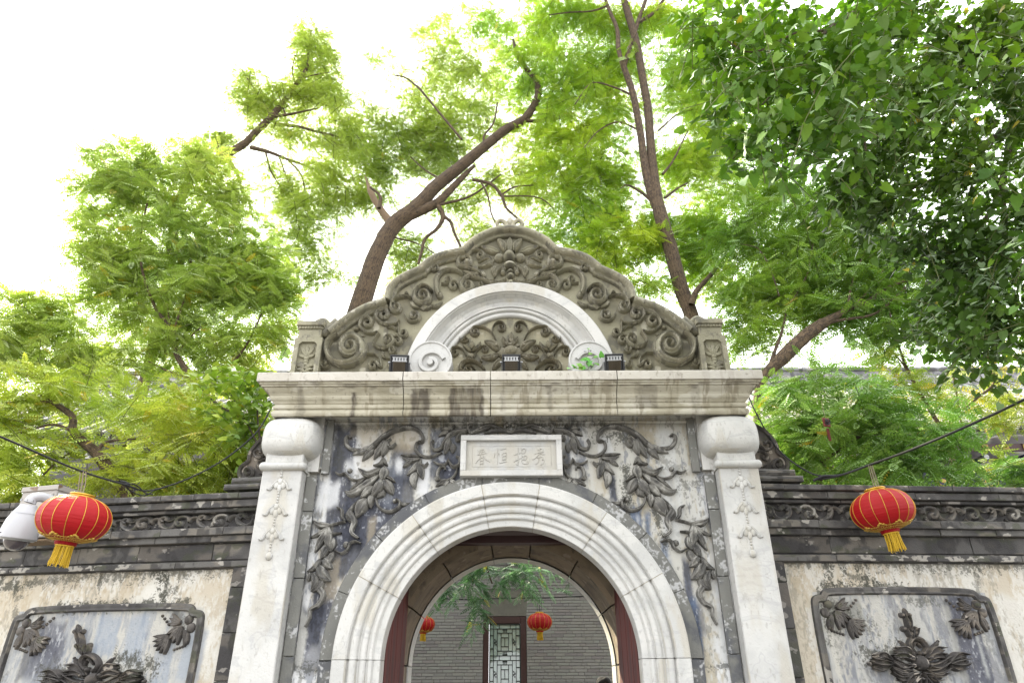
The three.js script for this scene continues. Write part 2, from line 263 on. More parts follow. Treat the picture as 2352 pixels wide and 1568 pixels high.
// ---------------------------------------------------------------- the gate
const G = new Plane(V3(0, 0, 0), 0);
const gate = thing('ornamental_gate', 'tall white marble archway with carved grey gable and four-character plaque', 'gate');
const AY = 1.75, R1 = 1.12, R2 = 1.525;                               // archivolt centre height and radii
function arcSweep(prof, a0, a1, n, o = {}) {                         // profile [r, z] swept about (0, cy), closed at both ends
  const { cy = AY, ky = 1, kf, cx = 0, js = 0 } = o, rows = [];
  const ring = a => prof.map(([r, z]) => V3(cx + r * Math.cos(a), cy + (kf ? kf(r) : r * ky) * Math.sin(a), z));
  for (let i = 0; i <= n; i++) rows.push(ring(a0 + (a1 - a0) * i / n));
  const g = gridGeo(rows).toNonIndexed(); g.computeVertexNormals();
  const caps = []; for (const a of [a0, a1]) { const r = ring(a), c = r.reduce((s, p) => s.add(p), V3(0, 0, 0)).multiplyScalar(1 / r.length); for (let i = 0; i < r.length; i++) { const p = r[i], q = r[(i + 1) % r.length]; caps.push(p.x, p.y, p.z, q.x, q.y, q.z, c.x, c.y, c.z); } }
  const cg = new THREE.BufferGeometry(); cg.setAttribute('position', new THREE.BufferAttribute(new Float32Array(caps), 3)); cg.computeVertexNormals();
  return merge([finish(g, 1, js * 0.37, js * 0.71), finish(cg)]);
}
const torus = (r, z, q, a0, a1, n) => Array.from({ length: n + 1 }, (_, i) => { const a = (a0 + (a1 - a0) * i / n) * Math.PI / 180; return [r + q * Math.cos(a), z + q * Math.sin(a)]; });
const archProfile = [[1.1, -0.12], [1.1, 0.02], [1.106, 0.03], [1.16, 0.03], [1.165, 0.042], ...torus(1.19, 0.045, 0.022, 180, 20, 5), [1.222, 0.05], ...torus(1.255, 0.06, 0.03, 180, 10, 6), [1.3, 0.066], [1.304, 0.082], ...torus(1.342, 0.088, 0.035, 180, 0, 7), [1.385, 0.094], [1.39, 0.125], [1.402, 0.142], [1.505, 0.146], [1.518, 0.135], [1.52, 0.12], [1.52, -0.02]].map(([r, z]) => [R1 + (r - 1.1) * (R2 - R1) / 0.42, z < -0.01 ? z : 0.146 - (0.146 - z) * 0.72]);
const cuts = [0, 27, 54, 79.5, 100.5, 127, 153.5, 180];
for (let i = 0; i < 7; i++) { const g = 0.0022; part('arch_stone', arcSweep(archProfile.map(([r, z]) => [r + rr(-0.001, 0.001), z + 0]), cuts[i] * Math.PI / 180 + g, cuts[i + 1] * Math.PI / 180 - g, 22, { js: i + 1 }), M.marble, gate); }
for (const s of [1, -1]) for (const [y0, y1] of [[0, 0.86], [0.862, AY - 0.0015]]) {   // jambs below the springing
  const rows = []; for (const y of [y0, y1]) rows.push(archProfile.map(([r, z]) => V3(s * r, y, z))); const g = gridGeo(rows).toNonIndexed(); g.computeVertexNormals();
  part('jamb_stone', [finish(g, 1, y0, s)], M.marble, gate);
}
{ const mortar = std([0.5, 0.45, 0.34], 0.95), back = archProfile.map(([r, z]) => [r < 1.13 ? r + 0.004 : r > 1.52 ? r - 0.004 : r, z - 0.004]); part('mortar', arcSweep(back, 0.003, Math.PI - 0.003, 120), mortar, gate); }

// front wall with its sunk plaster panel
const panelOutline = [[751, 973], [744, 1075], [709, 1079], [704, 1110], [672, 1330], [648, 1541]];
const PZ = 0.0, FZ = 0.035;
const po = panelOutline.map(p => G.px(p[0], p[1], FZ)), pb = po[po.length - 1][1], pt = po[0][1];
const RB = 1.655;                                                   // outer radius of the grey band round the arch
{
  const wallShape = new THREE.Shape(); const X = 2.3;
  wallShape.moveTo(-X, 0); wallShape.lineTo(-1.522, 0); wallShape.lineTo(-1.522, AY); wallShape.absarc(0, AY, 1.522, Math.PI, 0, true); wallShape.lineTo(1.522, 0); wallShape.lineTo(X, 0); wallShape.lineTo(X, 3.97); wallShape.lineTo(-X, 3.97);
  const back = new THREE.ExtrudeGeometry(wallShape, { depth: 0.12, bevelEnabled: false, curveSegments: 48 }); back.translate(0, 0, PZ - 0.12);
  const A = [-2.3, 2.3, 0, 4.0];
  const ink = [0.06, 0.065, 0.09], slate = [0.15, 0.165, 0.2], ochre = [0.44, 0.37, 0.25], white = [0.74, 0.745, 0.75], blue = [0.14, 0.19, 0.29];
  const patches = [
    [752, 975, 775, 1090, [0.3, 0.3, 0.32], 0.85], [770, 975, 800, 1215, ink, 0.93], [800, 985, 850, 1010, ochre, 0.35], [830, 980, 860, 1080, [0.55, 0.49, 0.38], 0.5], [800, 1110, 850, 1200, ink, 0.9], [790, 1150, 905, 1265, ink, 0.95], [900, 1020, 965, 1110, ink, 0.8], [880, 1075, 925, 1170, slate, 0.85], [905, 1090, 950, 1190, ink, 0.8], [985, 985, 1060, 1100, slate, 0.85], [1000, 1040, 1060, 1110, ink, 0.75], [870, 985, 960, 1035, ochre, 0.5], [1010, 1060, 1050, 1140, ink, 0.8],
    [690, 1390, 735, 1535, ink, 0.95], [725, 1300, 765, 1440, ink, 0.9], [760, 1200, 830, 1320, ink, 0.9], [748, 1270, 775, 1380, ochre, 0.45], [735, 1110, 780, 1165, white, 0.8], [655, 1400, 695, 1535, [0.62, 0.61, 0.56], 0.8], [700, 1480, 735, 1530, white, 0.35], [960, 1060, 985, 1140, white, 0.9], [790, 1060, 815, 1085, white, 0.8], [905, 1055, 925, 1085, white, 0.9], [845, 1190, 860, 1260, ochre, 0.5],
    [1286, 1030, 1312, 1100, ink, 0.75], [1325, 1040, 1350, 1110, slate, 0.5], [1392, 1085, 1418, 1152, ink, 0.95], [1360, 1040, 1390, 1130, ochre, 0.35], [1440, 1160, 1478, 1215, blue, 0.9], [1478, 1165, 1500, 1230, blue, 0.85], [1395, 1155, 1440, 1185, slate, 0.7], [1530, 1080, 1545, 1170, slate, 0.5], [1515, 1240, 1545, 1300, blue, 0.75], [1563, 1290, 1600, 1400, [0.08, 0.09, 0.13], 0.9], [1572, 1380, 1620, 1520, blue, 0.95], [1585, 1400, 1625, 1470, ink, 0.6], [1460, 1175, 1470, 1205, white, 0.8], [1370, 1000, 1410, 1060, white, 0.7], [1500, 990, 1580, 1250, [0.7, 0.71, 0.7], 0.6], [1625, 1250, 1680, 1530, [0.72, 0.73, 0.72], 0.6], [1440, 1000, 1500, 1020, ochre, 0.4],
  ];
  const moulds = [[760, 985, 1340, 980, 0.07, 0.45], [1000, 974, 1340, 974, 0.1, 0.6], [1437, 1080, 1442, 1175, 0.09, 1], [1370, 990, 1440, 1010, 0.14, 0.9], [1560, 1125, 1600, 1110, 0.1, 0.7], [1500, 1160, 1530, 1250, 0.08, 0.95], [690, 1200, 690, 1300, 0.12, 0.6], [672, 1320, 655, 1480, 0.1, 0.8], [800, 1110, 870, 1130, 0.1, 0.5], [1500, 1040, 1560, 1080, 0.1, 0.5], [655, 1530, 740, 1540, 0.1, 0.8], [1600, 1532, 1700, 1532, 0.06, 0.8], [770, 1000, 780, 1080, 0.1, 0.6]];
  const wash = (a, b) => {
    let c = mix3([0.6, 0.585, 0.53], [0.72, 0.72, 0.71], sstep(0.4, 0.6, fbm(a * 3 + 20, b * 1.2, 4)));
    c = mix3(c, [0.46, 0.4, 0.28], 0.7 * sstep(0.52, 0.68, 0.65 * fbm(a * 9 + 3, b * 1.6 + 8, 5) + 0.35 * fbm(a * 34, b * 18, 4)));
    c = mix3(c, [0.2, 0.215, 0.25], 0.7 * sstep(0.57, 0.66, 0.6 * fbm(a * 7 + 50, b * 1.2 + 2, 5) + 0.4 * fbm(a * 40, b * 14, 4)));
    return mix3(c, [0.2, 0.195, 0.17], 0.6 * sstep(0.62, 0.74, fbm(a * 30, b * 16, 5)));
  };
  const tex = streakPaint(G, 0, ...A, 430, wash, patches, moulds);
  const plaster = std([1.12, 1.12, 1.12], 0.88, { map: tex, bumpMap: bumped(roughTex, 1), bumpScale: 0.005 }); plaster.bumpMap.repeat.set(5, 5);
  part('plaster_panel', planeUV(back, G, ...A), plaster, gate, 'sunk plaster panel streaked with slate-blue stains');
  // raised border round the panel: outline minus panel hole
  const frame = new THREE.Shape(); frame.moveTo(-X + 0.003, 0.02); frame.lineTo(-RB, 0.02); frame.lineTo(-RB, AY); frame.absarc(0, AY, RB, Math.PI, 0, true); frame.lineTo(RB, 0.02); frame.lineTo(X - 0.003, 0.02); frame.lineTo(X - 0.003, 3.965); frame.lineTo(-X + 0.003, 3.965);
  const hole = new THREE.Path(); const L = po.map(p => [p[0], p[1]]), Rr = [...L].reverse().map(p => [-p[0], p[1]]);
  // the panel reaches down on both sides of the arch band
  const aIn = RB + 0.004, angB = Math.asin(clamp((pb - AY) / aIn, -1, 1)), xb = Math.sqrt(Math.max(0, aIn * aIn - (pb - AY) ** 2));
  hole.moveTo(L[0][0], L[0][1]); for (const p of L.slice(1)) hole.lineTo(p[0], p[1]);
  hole.lineTo(-xb, pb); hole.absarc(0, AY, aIn, Math.PI - angB, angB, true); hole.lineTo(xb, pb); for (const p of Rr) hole.lineTo(p[0], p[1]);
  frame.holes.push(hole);
  const fg = new THREE.ExtrudeGeometry(frame, { depth: FZ - PZ - 0.001, bevelEnabled: false, curveSegments: 48 }); fg.translate(0, 0, PZ + 0.001);
  part('panel_border', planeUV(fg, G, ...A), plaster, gate);
  // thin moulding that follows the panel's edge
  const lines = [];
  const edge = [...L, ].map(p => p);
  for (const s of [1, -1]) for (let i = 0; i < edge.length - 1; i++) {
    const a = edge[i], b = edge[i + 1]; lines.push(stripM(G, [[s * a[0], a[1]], [s * b[0], b[1]]], 0.013, 0.018, { off: FZ, prof: ROUND, n: 3, k: 6 }));
  }
  lines.push(stripM(G, [[po[0][0], pt], [0, pt], [-po[0][0], pt]], 0.016, 0.022, { off: FZ, prof: ROUND, n: 12, k: 6 }), stripM(G, [[po[0][0] - 0.03, pt + 0.055], [0, pt + 0.055], [-po[0][0] + 0.03, pt + 0.055]], 0.02, 0.03, { off: FZ, prof: ROUND, n: 12, k: 6 }));
  part('panel_moulding', lines.map(g => planeUV(g, G, ...A)), plaster, gate);
  // flat grey band round the arch and down the pilasters' sides
  const bandProf = [[1.528, 0.001], [1.528, 0.052], [RB - 0.012, 0.052], [RB - 0.004, 0.045], [RB - 0.004, 0.001]];
  const bands = []; for (let i = 0; i < 9; i++) bands.push([i * 20 + 0.12, i * 20 + 19.88]);
  const bu = g => { const p = g.attributes.position, uv = g.attributes.uv; for (let i = 0; i < p.count; i++) { const x = p.getX(i), y = p.getY(i) - AY; uv.setXY(i, Math.atan2(y, x) * 1.6 + 3, Math.hypot(x, y) * 1.0); } return g; };
  for (const b of bands) part('arch_band', bu(arcSweep(bandProf, b[0] * Math.PI / 180, b[1] * Math.PI / 180, 10)), M.band, gate);
  for (const s of [1, -1]) part('jamb_band', finish(box(Math.min(s * 1.528, s * (RB - 0.004)), Math.max(s * 1.528, s * (RB - 0.004)), 0, AY - 0.01, 0.001, 0.052)), M.band, gate);
  for (const s of [1, -1]) {
    const y0 = [0.02, 1.02, 1.78, 2.42, 3.02]; for (let i = 0; i < 5; i++) { const ch = chamfer(0.1, (y0[i + 1] ?? 3.36) - y0[i] - 0.006, 0.05, 0.006); ch.translate(s * 1.915, (y0[i] + (y0[i + 1] ?? 3.36)) / 2, 0.045); part('border_strip', finish(ch, 1, i * 0.31, s), M.band, gate); }
    const ch = chamfer(0.075, 0.55, 0.045, 0.006); ch.translate(s * 1.8, 3.66, 0.042); part('border_strip', finish(ch, 1, 2.2, s), M.band, gate);
  }
}
// leafy carving over the arch, traced on the left half and mirrored
{
  const z4 = Z(1150, 1560, 3.92), z6 = Z(1050, 1880, 3.015), z5 = Z(1650, 1550, 4.704);
  const off = PZ + 0.004, list = [];
  const ln = (zf, pts, w, h = 0.04, o = {}) => list.push(strip(G, pts.map(p => zf(...p)), w / (zf === z4 ? 3.92 : zf === z6 ? 3.015 : 4.704) * 0.61384 * 1.08, h * 1.4, { off, ...o }));
  const lf = (zf, pts, w, h = 0.045) => list.push(leafR(G, pts.map(p => zf(...p)), w / (zf === z4 ? 3.92 : zf === z6 ? 3.015 : 4.704) * 0.61384 * 1.12, h * rr(1.15, 1.7), { off }));
  const bl = (zf, x, y, r, h = 0.04) => { const p = zf(x, y), q = r / (zf === z4 ? 3.92 : zf === z6 ? 3.015 : 4.704) * 0.61384; list.push(dome(G, p[0], p[1], q, q, h, off)); };
  ln(z4, [[640, 320], [610, 290], [565, 320], [570, 400], [630, 470], [760, 490], [930, 450], [1060, 340]], 60, 0.035, { wf: TAPER });
  ln(z4, [[890, 500], [1000, 410], [1130, 290], [1300, 200], [1490, 168], [1620, 205], [1690, 290], [1690, 370], [1640, 380]], 78, 0.06, { wf: t => 1 - 0.5 * t, n: 40 });
  ln(z4, [[1000, 440], [1120, 330], [1250, 235], [1400, 200]], 40, 0.075, { wf: TAPER });
  ln(z4, [[1690, 370], [1610, 385], [1585, 470], [1650, 560], [1770, 595], [1900, 560], [1980, 530]], 48, 0.04, { wf: TAPER });
  ln(z4, [[1230, 330], [1180, 380], [1190, 440], [1240, 450], [1300, 400]], 55, 0.05, { wf: TAPER });
  lf(z4, [[960, 450], [830, 500], [660, 560]], 100); lf(z4, [[970, 480], [900, 540], [800, 650]], 100); lf(z4, [[1130, 350], [1070, 480], [970, 630]], 105); lf(z4, [[1160, 360], [1130, 480], [1095, 590]], 115, 0.055);
  lf(z4, [[1110, 620], [1080, 700], [965, 720]], 70); lf(z4, [[1120, 600], [1140, 680], [1180, 720]], 50);
  lf(z4, [[1090, 760], [900, 850], [745, 760]], 105, 0.05); ln(z4, [[415, 820], [480, 850], [560, 840], [620, 900], [720, 935], [860, 900]], 45, 0.04, { wf: TAPER }); bl(z4, 620, 790, 38, 0.05);
  lf(z4, [[1060, 850], [850, 1010], [640, 1130], [545, 1090]], 120, 0.05); lf(z4, [[850, 890], [720, 1010], [600, 1110]], 50);
  lf(z4, [[1150, 750], [1120, 850], [1095, 960]], 130, 0.065); lf(z4, [[1110, 940], [1040, 1060], [935, 1195]], 150, 0.065); lf(z4, [[960, 1020], [870, 1110], [775, 1205]], 120, 0.05); lf(z4, [[1130, 930], [1200, 1040], [1255, 1145]], 140, 0.06); lf(z4, [[1160, 880], [1230, 920], [1295, 965]], 50); lf(z4, [[1110, 1060], [1080, 1130], [1020, 1200]], 120, 0.05);
  lf(z4, [[950, 1150], [930, 1240], [930, 1345]], 100, 0.055); lf(z4, [[870, 1210], [790, 1330], [715, 1480]], 180, 0.065);
  ln(z4, [[1005, 1205], [1040, 1310], [1130, 1380], [1240, 1390], [1340, 1330], [1355, 1250], [1300, 1205]], 55, 0.045, { wf: TAPER }); bl(z4, 1280, 1235, 34, 0.05); lf(z4, [[1350, 1285], [1430, 1290], [1525, 1265]], 50);
  ln(z4, [[770, 1220], [660, 1340], [590, 1470], [690, 1568]], 70, 0.04, { wf: TAPER });
  lf(z4, [[1650, 590], [1520, 580], [1365, 565]], 45); lf(z4, [[1660, 615], [1520, 640], [1390, 600]], 70); lf(z4, [[1540, 640], [1470, 690], [1395, 745]], 65); lf(z4, [[1640, 660], [1570, 760], [1455, 860]], 100); lf(z4, [[1640, 690], [1660, 800], [1695, 920]], 110); lf(z4, [[1600, 820], [1550, 930], [1580, 1065]], 115); ln(z4, [[1660, 630], [1665, 700], [1720, 725], [1770, 680]], 55, 0.045, { wf: TAPER });
  ln(z4, [[1850, 355], [1820, 420], [1860, 490], [1950, 475], [2010, 370], [2090, 270], [2210, 220], [2340, 215]], 75, 0.055, { wf: t => 0.45 + 0.6 * t });
  lf(z4, [[2080, 320], [2050, 430], [2010, 555]], 105, 0.055); lf(z4, [[2110, 400], [2130, 460], [2130, 535]], 100, 0.05); lf(z4, [[2080, 230], [2000, 250], [1920, 295]], 65); lf(z4, [[2110, 205], [2030, 190], [1960, 205]], 50); ln(z4, [[2140, 190], [2150, 140], [2110, 115]], 40, 0.03, { wf: TAPER }); ln(z4, [[2340, 240], [2220, 280], [2190, 350], [2250, 350]], 45, 0.05, { wf: TAPER });
  ln(z4, [[1850, 660], [1930, 700], [2020, 700], [2070, 620]], 42, 0.035, { wf: TAPER }); ln(z4, [[2070, 650], [2130, 730], [2220, 710], [2230, 610], [2180, 590]], 58, 0.045, { wf: TAPER });
  ln(z4, [[2020, 790], [2010, 745], [1950, 750], [1905, 830], [1920, 910], [2010, 945], [2110, 910], [2175, 830], [2195, 740]], 52, 0.04, { wf: TAPER }); lf(z4, [[2060, 930], [1980, 970], [1875, 1025]], 75); lf(z4, [[2070, 940], [2030, 1000], [1975, 1075]], 75); lf(z4, [[2090, 930], [2140, 970], [2195, 1000]], 75); lf(z4, [[1950, 900], [1900, 920], [1860, 890]], 50);
  ln(z6, [[640, 60], [685, 85], [695, 170], [735, 215]], 40, 0.04, { wf: TAPER }); ln(z6, [[735, 215], [640, 240], [540, 265], [450, 250]], 30, 0.04); lf(z6, [[560, 260], [450, 260], [360, 205]], 75); lf(z6, [[560, 265], [450, 350], [325, 405]], 55); lf(z6, [[560, 280], [470, 420], [385, 570]], 85, 0.05); lf(z6, [[540, 280], [540, 420], [565, 565]], 100, 0.055); lf(z6, [[600, 400], [600, 480], [570, 560]], 60); ln(z6, [[550, 285], [565, 355], [630, 355], [690, 350]], 34, 0.045, { wf: TAPER });
  ln(z6, [[770, 120], [830, 220], [800, 340], [885, 410]], 85, 0.05, { wf: t => 1 - 0.75 * t, prof: LEAF }); ln(z6, [[610, 540], [690, 575], [755, 530], [790, 460], [840, 440], [910, 462]], 36, 0.04, { wf: TAPER }); bl(z6, 735, 475, 36, 0.045);
  lf(z6, [[540, 490], [500, 560], [450, 645]], 85); lf(z6, [[450, 640], [400, 730], [300, 780]], 75); lf(z6, [[490, 640], [530, 700], [585, 750]], 90); lf(z6, [[430, 710], [480, 820], [565, 890]], 120, 0.055); lf(z6, [[330, 790], [320, 850], [310, 895]], 60); lf(z6, [[370, 800], [400, 900], [345, 1010]], 90, 0.05); lf(z6, [[480, 870], [430, 950], [350, 1010]], 90); lf(z6, [[600, 560], [560, 640], [520, 700]], 80);
  ln(z6, [[440, 980], [480, 1050], [430, 1150], [335, 1215], [330, 1300], [280, 1405]], 70, 0.045, { wf: t => 1 - 0.7 * t, prof: LEAF });
  const geo = merge(list); part('leaf_carving', geo, M.leafCarving, gate, 'carved acanthus spray left of the plaque'); part('leaf_carving', mirrorX(geo), M.leafCarving, gate, 'carved acanthus spray right of the plaque');
  const top = []; const tl = (pts, w, h = 0.04, o = {}) => { const g = strip(G, pts.map(p => z5(...p)), w / 4.704 * 0.61384, h, { off: FZ, ...o }); top.push(g, mirrorX(g)); };
  tl([[560, 185], [500, 195], [475, 260], [540, 330], [680, 260], [850, 200], [1010, 250], [1180, 320]], 75, 0.05, { wf: TAPER }); tl([[760, 350], [900, 300], [1060, 290], [1220, 330]], 60, 0.045, { wf: TAPER }); tl([[1110, 180], [1140, 280], [1225, 320]], 55, 0.05, { wf: TAPER }); tl([[560, 345], [720, 280], [860, 250]], 50, 0.05, { wf: TAPER }); top.push(dome(G, ...z5(1150, 195), 6, 5, 0.05, FZ), dome(G, ...z5(1280, 195), 6, 5, 0.05, FZ));
  part('crest_carving', top, M.leafCarving, gate, 'mossy carved spray above the plaque');
}
// name plaque
{
  const plaque = sub('name_plaque', gate, 'white stone plaque with four carved characters');
  const x0 = -0.485, x1 = 0.5, y0 = 3.335, y1 = 3.745, f = 0.055, z0 = 0.06, z1 = 0.125;
  const fr = (a, b, c, d, i) => { const g = chamfer(b - a, d - c, z1 - z0 + 0.02, 0.005); g.translate((a + b) / 2, (c + d) / 2, (z0 + z1) / 2); return finish(g, 1, i * 0.4, 0.2); };
  part('frame', [fr(x0, x1, y1 - f, y1, 1), fr(x0, x1, y0, y0 + f, 2), fr(x0, x0 + f, y0 + f, y1 - f, 3), fr(x1 - f, x1, y0 + f, y1 - f, 4)], M.whiteStone, plaque);
  part('face', [finish(box(x0 + f, x1 - f, y0 + f, y1 - f, PZ, 0.093))], M.whiteStone, plaque);
  const inner = []; const px0 = x0 + 0.115, px1 = x1 - 0.105, py0 = y0 + 0.1, py1 = y1 - 0.105; for (const [a, b] of [[[px0, py0], [px1, py0]], [[px0, py1], [px1, py1]], [[px0, py0], [px0, py1]], [[px1, py0], [px1, py1]]]) inner.push(stripM(G, [a, b], 0.0025, 0.003, { off: 0.093, n: 2, k: 4, prof: ROUND }));
  part('inner_border', inner, M.whiteStone, plaque);
  const z5 = Z(1650, 1550, 4.704), chars = [
    [[[675, 635], [755, 618]], [[665, 668], [768, 650]], [[640, 712], [795, 683]], [[715, 598], [705, 690], [670, 780], [605, 858]], [[735, 715], [780, 790], [852, 832]], [[685, 770], [687, 884]], [[685, 770], [735, 762], [737, 880]], [[690, 820], [732, 816]], [[690, 872], [735, 868]]],
    [[[990, 598], [992, 740], [988, 885]], [[945, 685], [928, 765]], [[1005, 685], [1015, 705]], [[1045, 622], [1142, 603]], [[1075, 690], [1080, 805]], [[1075, 692], [1142, 678], [1136, 796]], [[1080, 742], [1136, 734]], [[1080, 800], [1136, 792]], [[1028, 857], [1152, 833]]],
    [[[1290, 712], [1405, 680]], [[1352, 588], [1352, 740], [1346, 895], [1318, 868]], [[1278, 835], [1402, 768]], [[1410, 622], [1420, 690]], [[1410, 622], [1482, 604], [1468, 682]], [[1422, 688], [1468, 682]], [[1420, 742], [1497, 728], [1490, 795], [1426, 803]], [[1457, 738], [1457, 798]], [[1420, 742], [1424, 845], [1460, 872], [1530, 860], [1524, 826]]],
    [[[1695, 634], [1762, 604]], [[1648, 692], [1802, 658]], [[1732, 618], [1732, 765]], [[1722, 692], [1680, 750], [1608, 800]], [[1742, 688], [1790, 708], [1832, 700]], [[1690, 768], [1790, 750], [1776, 802], [1806, 802], [1786, 880], [1748, 884]], [[1716, 770], [1712, 830], [1658, 884]]],
  ];
  for (const c of chars) part('character', c.map(s => strip(G, s.map(p => z5(...p)), 17 / 4.704 * 0.61384, 0.007, { off: 0.093, prof: ROUND, k: 7, n: 12, wf: t => 0.65 + 0.5 * (1 - t) * (1 - t) + 0.15 * t })), M.whiteStone, plaque);
}
// pilasters with cushion capitals and hanging garlands
for (const s of [-1, 1]) {
  const pil = sub('pilaster', gate, s < 0 ? 'left pilaster with cushion capital' : 'right pilaster with cushion capital');
  const xa = 1.975, xb = 2.35, xm = (xa + xb) / 2, ys = [0, 1.35, 3.42];
  for (let i = 0; i < 2; i++) { const g = chamfer(xb - xa, ys[i + 1] - ys[i] - 0.003, 0.9, 0.008); g.translate(s * xm, (ys[i] + ys[i + 1]) / 2, -0.25); part('shaft_block', finish(g, 1, i * 0.6, s * 0.3), M.whiteStone, pil); }
  const sup = (x, y, z, rx, ry, rz, e) => { const g = new THREE.SphereGeometry(1, 40, 24), p = g.attributes.position; for (let i = 0; i < p.count; i++) { const f = v => Math.sign(v) * Math.pow(Math.abs(v), e); p.setXYZ(i, x + rx * f(p.getX(i)), y + ry * f(p.getY(i)) * (p.getY(i) < 0 ? 1 - 0.0 : 1), z + rz * f(p.getZ(i))); } g.computeVertexNormals(); return g; };
  part('capital', finish(sup(s * 2.135, 3.705, 0.0, 0.29, 0.215, 0.33, 0.62)), M.marble, pil);
  part('backing_block', finish(box(Math.min(s * 1.86, s * 2.34), Math.max(s * 1.86, s * 2.34), 3.40, 3.962, -0.6, 0.075)), M.whiteStone, pil);
  part('neck', finish(chamfer(0.36, 0.1, 0.5, 0.01).translate(s * 2.15, 3.49, -0.02)), M.marble, pil);
  const roll = new THREE.CapsuleGeometry(0.042, 0.37, 8, 16); roll.rotateZ(Math.PI / 2); roll.scale(1, 1, 1.3); roll.translate(s * 2.16, 3.415, 0.2); part('astragal', [finish(roll), finish(box(s * 2.16 - 0.2, s * 2.16 + 0.2, 3.38, 3.45, -0.3, 0.2))], M.marble, pil);
  // garland: beads and three bell-flowers
  const zz = Z(2430, 1560, 1), gl = [], A = [[1663, 1045], [1672, 1080], [1680, 1103], [1694, 1137], [1703, 1175], [1712, 1207], [1722, 1252]];
  const put = (b, a, w, h, d) => { const g = new THREE.SphereGeometry(1, 12, 8); g.scale(w, h, d); g.translate(s * 2.165 + a, b, 0.2); gl.push(finish(g)); };
  const P0 = y => G.px(1690, y, 0.2)[1];
  for (let y = 1062; y <= 1088; y += 6.5) put(P0(y), 0, 0.014, 0.014, 0.014);
  for (const y of [1108, 1166, 1222]) {
    const b = P0(y); put(b + 0.03, 0, 0.032, 0.032, 0.022); put(b, -0.035, 0.03, 0.04, 0.018); put(b, 0.035, 0.03, 0.04, 0.018); put(b - 0.03, 0, 0.022, 0.045, 0.02);
    for (const q of [-1, 1]) gl.push(stripM(G, [[s * 2.165 + q * 0.02, b + 0.045], [s * 2.165 + q * 0.065, b - 0.005], [s * 2.165 + q * 0.085, b - 0.045], [s * 2.165 + q * 0.115, b - 0.04]], 0.018, 0.022, { off: 0.2, wf: t => 1 - 0.5 * t, n: 10 }));
    for (let k = 1; k <= 4; k++) put(b - 0.055 - k * 0.026, 0, 0.013, 0.013, 0.013);
  }
  const be = P0(1272); put(be, 0, 0.034, 0.036, 0.03); put(be + 0.05, 0, 0.014, 0.016, 0.014);
  part('garland', gl, M.marble, pil);
}
